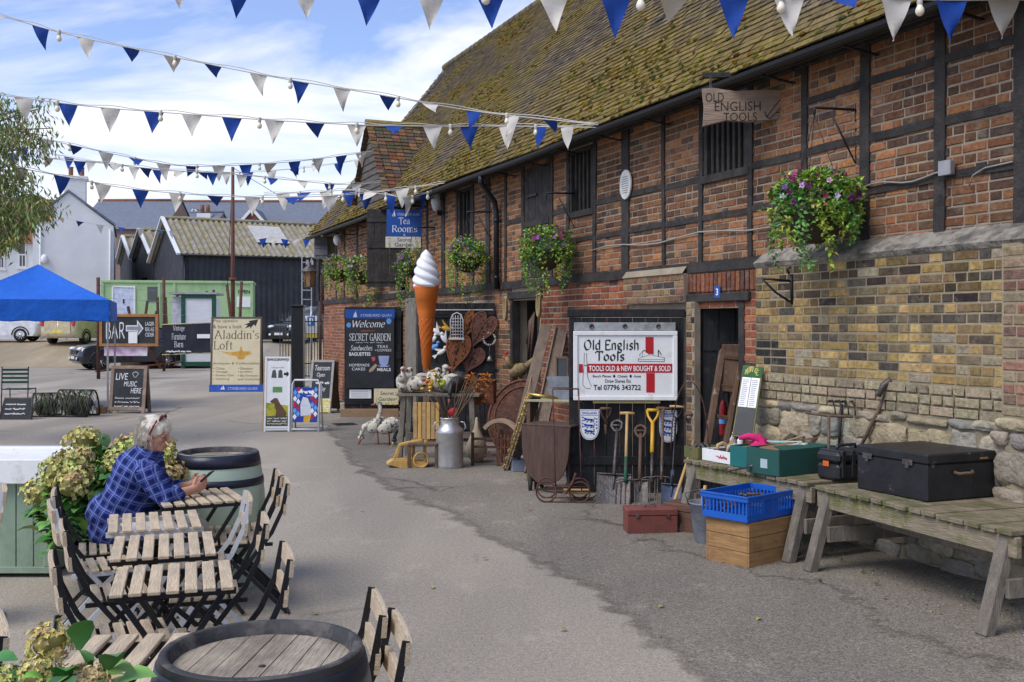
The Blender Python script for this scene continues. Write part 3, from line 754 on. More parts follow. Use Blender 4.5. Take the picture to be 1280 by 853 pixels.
for a,b in((-S_FAR,U(632)),(U(632)+.01,U(862)),(U(862)+.01,-S_NEAR)):
 mb=MB();k=14
 for i in range(k+1):
  u=a+(b-a)*i/k;d=.015*noise.noise(Vector((u,4,0)))
  mb.av([(u,-.035,2.3+d),(u,-.035,2.405+d),(u,.01,2.405+d),(u,.01,2.3+d)])
 for i in range(k):
  for q in range(4):c_=i*4;mb.af([c_+q,c_+(q+1)%4,c_+4+(q+1)%4,c_+4+q])
 mb.build('sill_beam',M_TIMB,barn)
 # wall plate under the eaves
mb=MB();mb.box(-S_FAR,-S_NEAR,-.03,.02,4.02,4.14,.01);mb.build('wall_plate',M_TIMB,barn)
# windows with upright wooden bars
def barwin(k,n,fw=.05):
 u0,u1,z0,z1=OP[k];mb=MB()
 for a,b,c,d in((u0,u0+fw,z0,z1),(u1-fw,u1,z0,z1),(u0-.03,u1+.03,z0-.05,z0+.03),(u0,u1,z1-.05,z1)):mb.box(a,b,-.03 if c<z0 else-.012,.12,c,d,.005)
 w=mb.build('window',M_TIMB,barn);mb=MB()
 for i in range(n):
  u=u0+fw+(u1-u0-2*fw)*(i+.5)/n;mb.box(u-.022,u+.022,.02,.06,z0+.03,z1-.05,.006)
 mb.build('bars',M_TIMB,w)
 mb=MB();mb.box(u0+fw,u1-fw,.1,.11,z0,z1);mb.build('pane',M_GLASS,w)
barwin('win_near',7);barwin('win_mid',5);barwin('win_far',3)
def boards(mb,x0,x1,z0,z1,y0,y1,n,gap=.006,ax='x'):
 for i in range(n):
  a=x0+(x1-x0)*i/n;b=x0+(x1-x0)*(i+1)/n-gap;j=rnd(0,.004)
  mb.box(a,b,y0-j,y1,z0+rnd(0,.008),z1,.003)
u0,u1,z0,z1=OP['hoist'];mb=MB();boards(mb,u0,u1,z0,z1,-.01,.03,7);mb.box(u0,u1,-.03,-.012,3.14,3.22);dd=mb.build('hoist_door',M_TIMB,barn)
mb=MB();mb.box(u0+.1,u0+.45,-.042,-.031,3.55,3.58);mb.build('hinge',M_METALK,dd);mb=MB();mb.box(u0+.1,u0+.45,-.042,-.031,2.7,2.73);mb.build('hinge',M_METALK,dd)
# black boarded door leaf that stands open square to the view and carries the tool sign
PH=WW(WS(858),.03,0);PRZ=R(-2);PW=1.2
mb=MB();mb.M=frame((U(858),-.03,0),PRZ-WA);boards(mb,-PW,0,.02,1.84,-.02,.02,9);mb.box(-PW-.02,.01,-.035,.035,1.845,1.93,.008)
for z in(.3,1.0):mb.box(-PW,0,-.038,-.025,z,z+.09,.004)
pdoor=mb.build('boarded_door',M_BLKB,barn)
# door number 3
u0,u1,z0,z1=OP['door_num'];mb=MB();mb.box(u0-.02,u0+.07,-.02,.1,0,z1+.06,.006);mb.box(u1-.07,u1+.02,-.02,.1,0,z1+.06,.006);mb.box(u0-.1,u1+.12,-.045,.05,z1+.061,z1+.15,.01)
fr=mb.build('door_frame',M_TIMB,barn)
mb=MB();mb.M=frame((u0+.07,.06,0),R(62));boards(mb,0,.82,0,z1,-.02,.02,5);mb.box(0,.82,-.035,-.022,.3,.4);mb.box(0,.82,-.035,-.022,1.5,1.6);mb.build('open_door',M_BLKB,fr)
mb=MB();mb.box(u0+.6,u0+.78,.55,.556,1.5,1.76);mb.build('paper_notice',mat('aged paper',(.42,.42,.38),var=.1,bump=0),fr)
mb=MB();bricks(mb,u0-.2,u1+.26,z1+.16,Z_PL-.01,-.025,[((.20,.075,.045),3),((.26,.11,.06),2),((.14,.07,.05),2)],bl=.075,ch=.2,header=0);mb.build('brick_arch',M_BRICK,barn)
u=U(897,.04);mb=MB();mb.box(u-.05,u+.05,-.046,-.04,2.03,2.15,.002);npl=mb.build('number_plate',M_SIGNB,barn)
txt('3',npl,u-.02,u+.02,2.055,2.125,-.0472,M_TXTW,bold=.02)
# door c: frame, white painted brick strip inside
u0,u1,z0,z1=OP['door_c'];mb=MB();mb.box(u0-.03,u0+.05,-.02,.1,0,z1+.02,.006);mb.box(u1-.05,u1+.03,-.02,.1,0,z1+.02,.006);mb.box(u0-.1,u1+.1,-.04,.05,z1+.021,z1+.13,.008);fr=mb.build('door_frame',M_TIMB,barn)
mb=MB();bricks(mb,u0+.25,u0+.62,.6,1.95,.5,[((.62,.60,.56),3),((.5,.47,.43),1),((.3,.12,.08),.3)],header=.3);mb.build('painted_brickwork',M_BRICK,barn)
mb=MB()
for i in range(7):mb.tube([(u1-.12-i*.03,-.03,1.95-i*.02),(u1-.14-i*.035,-.05,1.5-.1*(i%3))],.008,5)
mb.build('hanging_straps',M_OLDH,fr)
# doors a and b: open leaves that stand out from the wall towards the yard
M_STONEP=mat('weathered post',(.20,.18,.15),rough=.95,var=.35,scale=7,bump=.5,bscale=25,stretch=(3,3,.6))
mb=MB();mb.box(U(522),U(509),-.04,.1,0,2.28,.01);mb.build('stone_post',M_STONEP,barn)
def leaf_door(px,wid,z0,z1,ang,nb,name='door'):
 mb=MB();mb.M=frame((U(px),-.03,0),R(ang))
 boards(mb,-wid,0,z0,z1,-.02,.02,nb)
 for z in(z0+.12,(z0+z1)/2,z1-.22):mb.box(-wid,0,-.045,-.025,z,z+.13,.004)
 o=mb.build(name,M_BLKB,barn)
 for z in(z0+.185,z1-.155):mb=MB();mb.M=frame((U(px),-.03,0),R(ang));mb.box(-wid*.8,0,-.054,-.046,z-.02,z+.02);mb.tube([(0,-.03,z-.06),(0,-.03,z+.06)],.014,8);mb.build('hinge',M_METALK,o)
 return o
leaf_door(504,1.1,.12,2.12,68,7);leaf_door(621,1.18,.02,2.1,60,8)
mb=MB();mb.M=frame((U(621),-.03,0),R(60));mb.box(-1.14,-.02,-.058,-.048,1.99,2.005);mb.build('white_string',M_CORD,barn)
# hatch with open shutter high on the far part
def shutter(px,w,z0,z1,ang,m=M_TIMB):
 mb=MB();mb.M=frame((U(px),-.02,0),R(ang));boards(mb,-w,0,z0,z1,-.015,.015,5)
 for z in(z0+.1,(z0+z1)/2,z1-.25):mb.box(-w,0,-.035,-.018,z,z+.15,.004)
 mb.build('shutter',m,barn)
shutter(507,.72,2.5,4.0,66);shutter(411,.34,3.42,3.98,66,mat('grey shutter',(.16,.16,.17),var=.3,bump=.2,stretch=(5,5,1)))
# gutter and downpipe
EV_Y,EV_Z=-.35,4.05
mb=MB();k=40
for i in range(k+1):
 u=-S_FAR-.15+(S_FAR-S_NEAR+.15)*i/k;sag=.03*noise.noise(Vector((u*.35,2,0)))
 mb.av([(u,EV_Y-.05+.055*math.cos(a),EV_Z-.055+sag+.055*math.sin(a))for a in[PI+PI*j/6 for j in range(7)]])
for i in range(k):
 for j in range(6):a=i*7+j;mb.af([a,a+1,a+8,a+7])
mb.build('gutter',M_METALK,barn)
for i in range(24):
 u=-S_FAR+1+i*1.05;mb=MB();mb.bar((u,EV_Y-.01,EV_Z-.1),(u,-.01,EV_Z-.14),.03,.012);mb.build('gutter_bracket',M_METALK,barn)
mb=MB();mb.box(-S_FAR-.1,-S_NEAR,EV_Y+.015,EV_Y+.04,EV_Z-.1,EV_Z+.0);mb.box(-S_FAR,-S_NEAR,EV_Y+.04,-.03,EV_Z+.03,EV_Z+.05);mb.build('fascia',M_TIMB,barn)
ud=U(620,.08);mb=MB()
mb.tube([(U(601,.4),EV_Y-.05,EV_Z-.09),(U(601,.4),EV_Y-.05,EV_Z-.2),(ud,-.1,EV_Z-.45),(ud+.01,-.08,EV_Z-.6),(ud+.03,-.08,2.3)],.042,10)
for z in(3.3,2.45):mb.tube([(ud+.02,-.08,z),(ud+.02,-.08,z+.05)],.05,10)
mb.build('downpipe',M_METALK,barn)
# ---- roof: every tile is laid
RZ,RY=8.64,3.3
SL=Vector((0,RY-EV_Y,RZ-EV_Z));SLL=SL.length;sl=SL/SLL;rn=Vector((0,-sl.z,sl.y))
def mossy(u,d):
 p=Vector((u*.42+d*.25,d*.5,0));q=noise.noise(p*1.1)+.55*noise.noise(p*3.1+Vector((5,0,0)))+.3*noise.noise(p*8)
 return q+(.35 if d<.9 else 0)*(1-d/.9 if d<.9 else 0)
mb=MB();mm=MB();random.seed(11)
COL_T=[(.125,.098,.070),(.10,.082,.063),(.15,.115,.075),(.082,.070,.058),(.17,.125,.075),(.14,.108,.078)]
d=0;row=0;EXP=.095;TW=.165
while d<SLL-.02:
 u=-S_FAR-.12-(TW/2 if row%2 else 0)
 while u<-S_NEAR:
  if u<-7.0 or d<99:
   sagd=.03*noise.noise(Vector((u*.3,d*.5,8)))
   base=Vector((0,EV_Y,EV_Z))+sl*d+rn*(.012+sagd+rnd(-.004,.006))
   c=random.choice(COL_T);k=rnd(.75,1.25);mo=mossy(u,d)
   if mo>-.4:f=min(1,(mo+.4)*1.5);c=tuple(a*(1-f)+b*f for a,b in zip(c,(.175,.13,.040)))
   mb.col=tuple(x*k for x in c)
   x0,x1=u+.004,u+TW-.004;tl=rnd(-.004,.004)
   lo=base-sl*.004+rn*.016;hi=base+sl*(EXP+.02)
   a0=Vector((x0,0,0))+lo;a1=Vector((x1,0,0))+lo+sl*tl;b1=Vector((x1,0,0))+hi;b0=Vector((x0,0,0))+hi
   n=mb.av([a0,a1,b1,b0,a0-rn*.016,a1-rn*.016])
   mb.af([n,n+1,n+2,n+3]);mb.af([n+4,n+5,n+1,n])
   if mo>.02 and random.random()<min(.85,(mo+.05)*1.3):
    cm=random.choice([(.15,.115,.026),(.20,.145,.025),(.11,.095,.03),(.25,.17,.022),(.085,.07,.025)])
    mm.col=tuple(x*rnd(.6,1.15)for x in cm)
    for _ in range(random.choice([1,1,2])):
     cpos=Vector((x0+rnd(0,TW),0,0))+base+sl*rnd(-.01,.03)+rn*.016
     m0=len(mm.v);mm.ell((0,0,0),(rnd(.018,.05),rnd(.014,.03),rnd(.010,.024)),6,4,jit=.5,seed=random.randrange(99))
     Mx=Matrix(((1,0,0),(0,sl.y,rn.y),(0,sl.z,rn.z)))
     for i in range(m0,len(mm.v)):mm.v[i]=cpos+Mx@mm.v[i]
  u+=TW
 d+=EXP;row+=1
mb.col=mm.col=None
roof=mb.build('roof',M_TILE,barn);mm.build('moss_clumps',M_MOSS,roof)
# under-sheet, back slope, verge board, ridge
mb=MB();a=Vector((0,EV_Y+.02,EV_Z-.03));b=Vector((0,RY,RZ-.05));bk=Vector((0,6.95,EV_Z-.03))
for p,q in((a,b),(b,bk)):mb.quad(Vector((-S_FAR-.1,0,0))+p,Vector((-S_NEAR,0,0))+p,Vector((-S_NEAR,0,0))+q,Vector((-S_FAR-.1,0,0))+q)
mb.build('roof_underlay',mat('old roof slope',(.09,.075,.06),rough=.95,bump=.5,bscale=20),roof)
mb=MB();mb.col=None
for i in range(82):
 u=-S_FAR-.1+i*.31;mb.tube([(u,RY,RZ+.0+.02*noise.noise(Vector((u*.4,0,8)))),(u+.29,RY,RZ+.01)],.1,8)
mb.build('ridge_tiles',mat('ridge tile',(.13,.10,.07),rough=.95,var=.4,bump=.4,col2=(.2,.17,.05),c2amt=.4),roof)
# ---- small gabled dormer on the roof near the far end
DS,DW=23.7,1.25;zr,ze=5.95,4.5;yf=-.18
mb=MB();mb.av([]);n=mb.av([(-DS-DW+.15,yf,4.0),(-DS+DW-.15,yf,4.0),(-DS+DW-.15,yf,ze),(-DS,yf,zr-.08),(-DS-DW+.15,yf,ze)]);mb.af(range(n,n+5))
n=mb.av([(-DS+DW-.15,yf,4.0),(-DS+DW-.15,1.0,4.0),(-DS+DW-.15,1.0,ze),(-DS+DW-.15,yf,ze)]);mb.af(range(n,n+4))
n=mb.av([(-DS-DW+.15,yf,4.0),(-DS-DW+.15,1.0,4.0),(-DS-DW+.15,1.0,ze),(-DS-DW+.15,yf,ze)]);mb.af(range(n,n+4))
dorm=mb.build('dormer',M_TIMB,barn)
mb=MB();z=4.02
while z<zr-.2:
 hw=DW-.14 if z<ze else(DW-.14)*(zr-.08-z)/(zr-.08-ze)
 n=mb.av([(-DS-hw,yf-.03,z),(-DS+hw,yf-.03,z),(-DS+hw,yf-.008,z+.16),(-DS-hw,yf-.008,z+.16),(-DS-hw,yf,z),(-DS+hw,yf,z)]);mb.af([n,n+1,n+2,n+3]);mb.af([n+4,n+5,n+1,n]);z+=.14
mb.build('weatherboards',mat('grey weatherboard',(.115,.10,.085),rough=.9,var=.35,bump=.4,stretch=(.6,3,6)),dorm)
mb=MB();COL_O=[(.17,.08,.045),(.20,.10,.055),(.13,.08,.05),(.11,.085,.06),(.22,.13,.07),(.15,.09,.055),(.10,.085,.055)]
dz=zr-ze+.12;L_=math.hypot(DW,dz)
for sgn in(1,-1):
 dn=Vector((sgn*DW,0,-dz)).normalized();nrm=Vector((sgn*dz,0,DW)).normalized();k=0;r0=L_
 while k*.105<L_:
  dpos=L_-k*.105
  zz=zr-dz*dpos/L_;ymax=(zz-EV_Z)/SL.z*SL.y+EV_Y+.25;y=yf-.14
  while y<ymax:
   mb.col=tuple(x*rnd(.75,1.25)for x in random.choice(COL_O))
   b0=Vector((-DS,0,zr))+dn*dpos+nrm*(.02+rnd(-.006,.008));t0=Vector((-DS,0,zr))+dn*max(0,dpos-.12)+nrm*.004
   n=mb.av([b0+Vector((0,y+.004,0)),b0+Vector((0,y+.16,0)),t0+Vector((0,y+.16,0)),t0+Vector((0,y+.004,0)),b0-nrm*.018+Vector((0,y+.004,0)),b0-nrm*.018+Vector((0,y+.16,0))])
   mb.af([n,n+1,n+2,n+3]);mb.af([n+4,n+5,n+1,n]);y+=.165
  k+=1
mb.col=None;mb.build('dormer_roof',M_TILE,dorm)
mb=MB();mb.tube([(-DS,yf-.14,zr+.01),(-DS,1.5,zr+.01)],.07,8);mb.build('ridge_tiles',mat('mossy ridge tile',(.22,.17,.05),rough=.95,var=.4,bump=.4),dorm)
# cable, conduit box
mb=MB();zc=2.86
mb.tube([(U(1082)+i*(U(1187)-U(1082))/8,-.035,2.87+.02*math.sin(i))for i in range(9)],.007,5)
mb.tube([(U(1215),-.03,2.75),(U(1222),-.045,2.82),(U(1235),-.03,2.86),(U(1270),-.03,2.87)],.006,5)
mb.tube([(U(743)+(U(1082)-U(743))*i/12,-.03,2.68+.03*math.sin(i*1.3))for i in range(13)],.009,5)
mb.build('cable',mat('pale cable',(.3,.28,.25),bump=0),barn)
t=thing('junction_box','small grey electrical box on the upper brick wall at the right edge','junction box',WW(WS(1187,.03),.03,WZ(1187,211,.03)),WA)
mb=MB();mb.box(-.055,.055,-.05,0,-.05,.055,.006);mb.build('case',M_GALV,t);mb=MB();mb.box(-.056,.056,-.056,-.0505,-.051,.056,.002);mb.build('lid',mat('grey plastic',(.3,.3,.31),bump=0),t)
t=thing('wall_plaque','oval white information plaque on the thick post of the upper wall','plaque',WW(WS(783,.03),.03,WZ(783,231,.03)),WA)
mb=MB();pl=[(.13*math.cos(a),.17*math.sin(a))for a in[2*PI*i/28 for i in range(28)]];mb.prism(pl,-.018,0);mb.build('plate',mat('plaque white',(.55,.55,.53),bump=.05),t)
mb=MB()
for i in range(8):w=.08*math.cos((i-3.5)/5.5);mb.box(-w,w,-.0195,-.0182,.085-i*.026,.091-i*.026)
mb.build('text_lines',M_TXTK,t)
t=thing('security_light','pale rounded security light high on the wall by the tea rooms sign','wall light',WW(WS(552,.05),.05,WZ(552,258,.05)),WA)
mb=MB();mb.ell((0,-.1,.1),(.09,.09,.2),14,10);mb.build('lamp_head',mat('lamp plastic',(.5,.52,.53),rough=.3,bump=0),t);mb=MB();mb.box(-.05,.05,-.1,.0,-.16,-.08,.01);mb.build('bracket',M_METALK,t)
t=thing('wall_light','small white light under the far eaves beside the end shutter','wall light',WW(WS(427,.02),.02,WZ(427,300,.02)),WA)
mb=MB();mb.ell((0,-.1,0),(.1,.1,.14),12,8);mb.build('lamp_head',M_WHITE,t);mb=MB();mb.bar((0,0,.14),(0,-.12,.14),.04);mb.build('bracket',M_METALK,t)
# leaf litter, grit and small weeds gathered along the foot of the barn
random.seed(77);mb=MB()
for i in range(900):
 s_=rnd(5.2,26);tt=.18+abs(random.gauss(0,.35))+(.25 if s_<10 else 0);p=WW(s_,tt,.012)
 if 9.5<s_<24 and tt>.9:continue
 k=random.random()
 if k<.5:mb.col=tuple(x*rnd(.6,1.2)for x in(.26,.22,.17));r=rnd(.004,.012);mb.ell(p,(r,r,r*.7),5,4)
 elif k<.85:mb.col=tuple(x*rnd(.6,1.2)for x in random.choice([(.22,.13,.05),(.30,.22,.06),(.14,.09,.05)]));mb.leaf(p,Vector((rnd(-1,1),rnd(-1,1),rnd(0,.25)))*.03,.018,up=Vector((0,0,1)))
 else:
  for q in range(5):mb.col=tuple(x*rnd(.7,1.2)for x in(.09,.15,.03));mb.leaf(p,Vector((rnd(-1,1),rnd(-1,1),rnd(.4,1.4)))*.028,.010)
mb.col=None;o=mb.build('leaf_litter',M_LEAF);o['kind']='stuff';o['label']='leaf litter, grit and tiny weeds gathered along the foot of the barn';o['category']='litter'
for i,(px,py)in enumerate(((372,610),(420,575),(455,640),(540,735),(610,700),(700,790),(395,770),(300,560),(250,545),(480,600),(830,760),(950,775),(660,640))):
 q=G(px,py,.0);t=tag(MB().build('fallen_leaf',M_LEAF),'small dry yellow brown leaf lying on the open asphalt','leaf','dry leaves on the open asphalt');t.location=q+Vector((0,0,.008));bpy.data.meshes.remove(t.data)if False else None
 m_=MB();m_.col=random.choice([(.35,.26,.05),(.22,.13,.05),(.30,.30,.06)]);m_.leaf2((0,0,.004),Vector((rnd(-1,1),rnd(-1,1),.05)).normalized()*.045,.03,Vector((0,0,1)));o2_=m_.build('fallen_leaf',M_LEAF);t.data=o2_.data;bpy.data.objects.remove(o2_)
 # ================================================================ BACKGROUND BUILDINGS
def ztop(py,Y):return H-(py-CY)/F_PX*Y
M_WHWALL=mat('white render',(.74,.74,.73),rough=.85,var=.06,scale=1.2,bump=.12,bscale=14,col2=(.64,.65,.65),c2amt=.3,c2scale=.7,c2sharp=.2)
M_WHBRK=mat('painted brick',(.68,.69,.69),rough=.8,var=.08,scale=2,bump=.25,bscale=20,stretch=(1,1,4))
M_SLATE=mat('slate roof',(.145,.165,.205),rough=.7,var=.22,scale=3,bump=.3,bscale=9,stretch=(1,1,5))
M_REDT=mat('red brown tiles',(.24,.10,.055),rough=.9,var=.35,scale=6,bump=.4,bscale=14,col2=(.12,.07,.05),c2amt=.35,c2scale=3)
M_BLKC=mat('black corrugated sheet',(.030,.032,.040),rough=.55,var=.25,scale=2,bump=.03,col2=(.06,.062,.07),c2amt=.3,c2scale=1.4,c2sharp=.2)
M_ASB=mat('lichened cement sheet',(.27,.25,.21),rough=.95,var=.35,scale=2.5,bump=.2,col2=(.22,.175,.06),c2amt=.42,c2scale=2.2,c2sharp=.12)
M_MINT=mat('pale green paint',(.36,.52,.25),rough=.55,var=.08,bump=.05,col2=(.25,.40,.2),c2amt=.3,c2scale=1)
M_DKGRN=mat('dark green paint',(.015,.075,.045),rough=.5,var=.15,bump=.03)
M_BRKFAR=mat('pinkish far brick',(.28,.19,.16),rough=.9,var=.2,scale=3,bump=.1)
def corr(mb,o,du,dv,n,amp=.03,nrm=(0,-1,0)):
 """corrugated sheet: o corner, du across the corrugations, dv along them, n waves"""
 o,du,dv,nrm=Vector(o),Vector(du),Vector(dv),Vector(nrm);k=n*4;prev=None
 for i in range(k+1):
  off=nrm*amp*math.sin(2*PI*i/4)+nrm*(amp*.6*math.cos(PI*i/2))
  a=mb.av([o+du*i/k+off,o+du*i/k+off+dv])
  if prev is not None:mb.af([prev,a,a+1,prev+1])
  prev=a
  # --- white house, left
WY=62.0;t=thing('white_house','white rendered house with a tall chimney stack and sash windows at the far left','building',(at(62,430,WY).x,WY,1.0))
X0,XR=at(-60,0,WY).x-t.location.x,at(142,0,WY).x-t.location.x;XA=at(90,0,WY).x-t.location.x
zA,zR=ztop(243,WY)-1,ztop(283,WY)-1
XL=XA-(XR-XA)*1.0;mb=MB()
mb.prism([(XA-1.9,0),(XR,0),(XR,zR),(XA,zA),(XA-1.9,zA-1.75)],0,9)
mb.prism([(X0,0),(XA-1.901,0),(XA-1.901,zA-3.0),(X0,zA-3.0)],.4,8);w=mb.build('wall',M_WHWALL,t)
mb=MB();ze_=zA-3.0
mb.quad((X0,.2,ze_),(XA-1.7,.2,ze_),(XA-.2,4,zA+.0),(X0,4,zA));mb.quad((X0,8,ze_),(XA-1.9,8,ze_),(XA-.2,4,zA),(X0,4,zA))
mb.build('tiled_roof',M_REDT,t)
mb=MB();mb.prism([(XA,zA+.02),(XR+.1,zR+.0),(XR+.1,zR+.14),(XA,zA+.16)],-.1,9.1);mb.prism([(XA-2,zA-1.75),(XA,zA+.02),(XA,zA+.16),(XA-2,zA-1.6)],-.1,9.1);mb.build('coping',M_SLATE,t)
mb=MB();mb.box(XA-.25,XA+.95,.02,1.2,zA-.7,ztop(223,WY)-1,.04);mb.box(XA-.35,XA+1.05,-.06,1.3,ztop(226,WY)-1,ztop(222,WY)-1,.02);ch=mb.build('chimney',M_WHBRK,t)
for k in(0,1):mb=MB();mb.lathe([(.16,0),(.13,.1),(.13,.55),(.16,.62)],(XA+.1+.6*k,.6,ztop(223,WY)-1.0),10);mb.build('chimney_pot',M_REDT,ch)
def sash(par,x0,x1,z0,z1,y,m=M_WHITE):
 mb=MB();f=.07
 for a,b,c,d in((x0,x0+f,z0,z1),(x1-f,x1,z0,z1),(x0+f,x1-f,z1-f,z1),(x0-.08,x1+.08,z0-.1,z0),(x0+f,x1-f,z0+.001,z0+f),(x0+f,x1-f,(z0+z1)/2-.04,(z0+z1)/2+.04),((x0+x1)/2-.02,(x0+x1)/2+.02,z0+f+.001,(z0+z1)/2-.041)):
  mb.box(a,b,y-.05,y+.02,c,d)
 o=mb.build('window',m,par);mb=MB();mb.box(x0+.02,x1-.02,y-.012,y-.002,z0,z1);mb.build('pane',M_GLASS,o)
for(a,b,c,d)in((33,42,305,336),(10,18,310,338),(33,42,388,412)):
 sash(t,at(a,0,WY).x-t.location.x,at(b,0,WY).x-t.location.x,ztop(d,WY)-1,ztop(c,WY)-1,-.003 if a>30 and False else.397 if at(b,0,WY).x-t.location.x<XA-1.9 else-.003)
mb=MB();mb.tube([(XA-1.5,-.08,0),(XA-1.5,-.08,zA-2)],.05,6);mb.build('drainpipe',M_WHBRK,t);mb=MB();mb.tube([(XR-.2,-.08,0),(XR-.2,-.08,zR-.2)],.06,6);mb.build('drainpipe',M_WHBRK,t)
mb=MB();p=at(63,326,WY)-Vector(t.location);mb.ell((p.x,-.15,p.z),(.2,.15,.28),8,6);mb.build('wall_lamp',M_WHITE,t)
hr_=R(20);t.location=Vector(t.location)+Vector((XR-XR*math.cos(hr_),-XR*math.sin(hr_),0));t.rotation_euler=(0,0,hr_)
# --- slate roofed houses behind
def slatehouse(label,pa,pb,ytop,yeave,Y,ridge_red=True,dorm=()):
 t=thing('slate_roofed_house',label,'building',(at((pa+pb)/2,0,Y).x,Y,0))
 x0,x1=at(pa,0,Y).x-t.location.x,at(pb,0,Y).x-t.location.x;ze,zr=ztop(yeave,Y),ztop(ytop,Y+4.5)
 mb=MB();mb.box(x0,x1,0,9,0,ze);
 for x in(x0+.1,x1-.1):n=mb.av([(x,0,ze),(x,9,ze),(x,4.5,zr-.1)]);mb.af([n,n+1,n+2])
 mb.build('wall',M_BRKFAR,t)
 mb=MB();k=16
 for i in range(k):
  for s_,y0 in((1,-.3),(-1,9.3)):
   a,b=i/k,(i+1)/k;ya,yb=y0+(4.5-y0)*a,y0+(4.5-y0)*b;za,zb_=ze+(zr-ze)*a,ze+(zr-ze)*b
   mb.quad((x0,ya,za),(x1,ya,za),(x1,yb,zb_),(x0,yb,zb_))
 r_=mb.build('roof',M_SLATE,t);mb=MB();mb.tube([(x0,4.5,zr),(x1,4.5,zr)],.16,6);mb.build('ridge_tiles',M_REDT if ridge_red else M_SLATE,r_)
 for(pc,ya,yb,wpx)in dorm:
  Yd=Y-.2;xc=at(pc,0,Yd).x-t.location.x;hw=wpx/2/F_PX*Yd;za,zb_=ztop(ya,Yd),ztop(yb,Yd)
  mb=MB();mb.prism([(xc-hw,zb_),(xc+hw,zb_),(xc,za-.2)],-.6,3.5);g=mb.build('dormer',M_REDT,t)
  mb=MB()
  for s_ in(-1,1):mb.bar((xc+s_*(hw+.3),-.75,zb_-.1),(xc,-.75,za),.25,.22,up=(0,1,0))
  mb.build('bargeboard',M_WHITE,g);mb=MB()
  for s_ in(-1,1):mb.quad((xc+s_*(hw+.3),-.8,zb_-.05),(xc,-.8,za+.15),(xc,5,za+.15),(xc+s_*(hw+.3),5,zb_-.05))
  mb.build('dormer_roof',M_SLATE,g)
 return t
a=slatehouse('slate roofed house with a red ridge right behind the white house',95,206,251,287,82)
b=slatehouse('long slate roofed house with two small gabled dormers behind the black shed',200,520,252,300,96,dorm=((245,263,277,18),(317,262,280,26)))
c=slatehouse('low brown roofed house between the two slate roofs',200,262,266,290,90,False)
mb=MB();x=at(240,0,90).x-c.location.x;mb.box(x-.5,x+.7,3,4,ztop(280,90),ztop(262,90));chm=mb.build('chimney',M_WHWALL,c)
for k in(0,1):mb=MB();mb.lathe([(.2,0),(.17,.8)],(x-.15+.5*k,3.5,ztop(262,90)),8);mb.build('chimney_pot',M_REDT,chm)
# --- black sheds
def shed(label,C,rz,L_,Wd,base,ze,zr,nw,name='black_shed',gable_opening=None,light=True):
 """C near corner; local +x along the long wall, +y across the gable"""
 t=thing(name,label,'building',(C.x,C.y,base),rz)
 ze-=base;zr-=base
 mb=MB();corr(mb,(0,0,0),(L_,0,0),(0,0,ze),nw,.035);corr(mb,(0,Wd,0),(L_,0,0),(0,0,ze),nw,.035,(0,1,0));mb.build('long_wall',M_BLKC,t)
 for x in(0.02,L_-.02):
  mb=MB();k=36;pr=None
  for i in range(k+1):
   y=Wd*i/k;z=ze+(zr-ze)*(1-abs(y-Wd/2)/(Wd/2));off=.03*(1 if i%2 else-1)
   if gable_opening and x<1 and gable_opening[0]<y<gable_opening[1]:zb_=gable_opening[2]
   else:zb_=0
   a=mb.av([(x+off,y,zb_),(x+off,y,z)])
   if pr is not None:mb.af([pr,a,a+1,pr+1])
   pr=a
  mb.build('gable',M_BLKC,t)
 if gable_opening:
  mb=MB();mb.quad((.6,gable_opening[0]-.5,0),(.6,gable_opening[1]+.5,0),(.6,gable_opening[1]+.5,gable_opening[2]+.4),(.6,gable_opening[0]-.5,gable_opening[2]+.4));mb.build('door',M_DARK,t)  # no real leaf: near-black sheet behind the opening paints the shade inside the shed
 mb=MB();corr(mb,(-.25,-.25,ze-.02),(L_+.5,0,0),(0,Wd/2+.25,zr-ze+.06),int(nw*1.0),.06,(0,-.5,.8));corr(mb,(-.25,Wd+.25,ze-.02),(L_+.5,0,0),(0,-Wd/2-.25,zr-ze+.06),int(nw*1.0),.06,(0,.5,.8));r_=mb.build('corrugated_roof',M_ASB,t)
 mb=MB();mb.tube([(-.25,Wd/2,zr+.08),(L_+.25,Wd/2,zr+.08)],.12,6);mb.build('ridge_cap',M_ASB,r_)
 mb=MB()
 for s_ in(0,1):mb.bar((-.3,-.3 if s_==0 else Wd+.3,ze-.05),(-.3,Wd/2,zr+.1),.1,.2,up=(1,0,0))
 mb.build('bargeboard',M_WHBRK,r_)
 mb=MB();mb.tube([(-.2,-.3,ze-.08),(L_,-.3,ze-.08)],.07,6);mb.tube([(.05,-.1,ze-.1),(.05,-.1,0)],.05,6);mb.build('gutter',M_METALK,t)
 return t
Cs=Vector((at(229,0,56).x,56,0));r30=R(29)
sh=shed('big black corrugated shed with a lichened pale roof and long wall facing the yard',Cs,r30,13,8.2,1.0,ztop(317,56),ztop(274,59.6),42)
for u in(4.3,9.5):
 mb=MB();sl_=Vector((0,4.35,ztop(274,59.6)-ztop(317,56)+.06));o0=Vector((u,-.25,ztop(317,56)-1.02))+Vector((0,-.5,.8))*.1
 mb.quad(o0+sl_*.35,o0+sl_*.35+Vector((1.9,0,0)),o0+sl_*.85+Vector((1.9,0,0)),o0+sl_*.85);mb.build('rooflight',mat('rooflight sheet',(.45,.44,.41),bump=0),sh)
mb=MB();mb.box(6.7,7.1,-.2,-.05,ztop(328,57)-1,ztop(318,57)-1);mb.build('floodlight',M_WHITE,sh)
vv=Vector((-math.sin(r30),math.cos(r30),0))
C2=Cs+vv*8.4;shed('middle black gabled shed with an open doorway beside the big shed',C2,r30,9,6.6,1.0,ztop(318,64),ztop(288,66),20,gable_opening=(2.2,4.4,3.8))
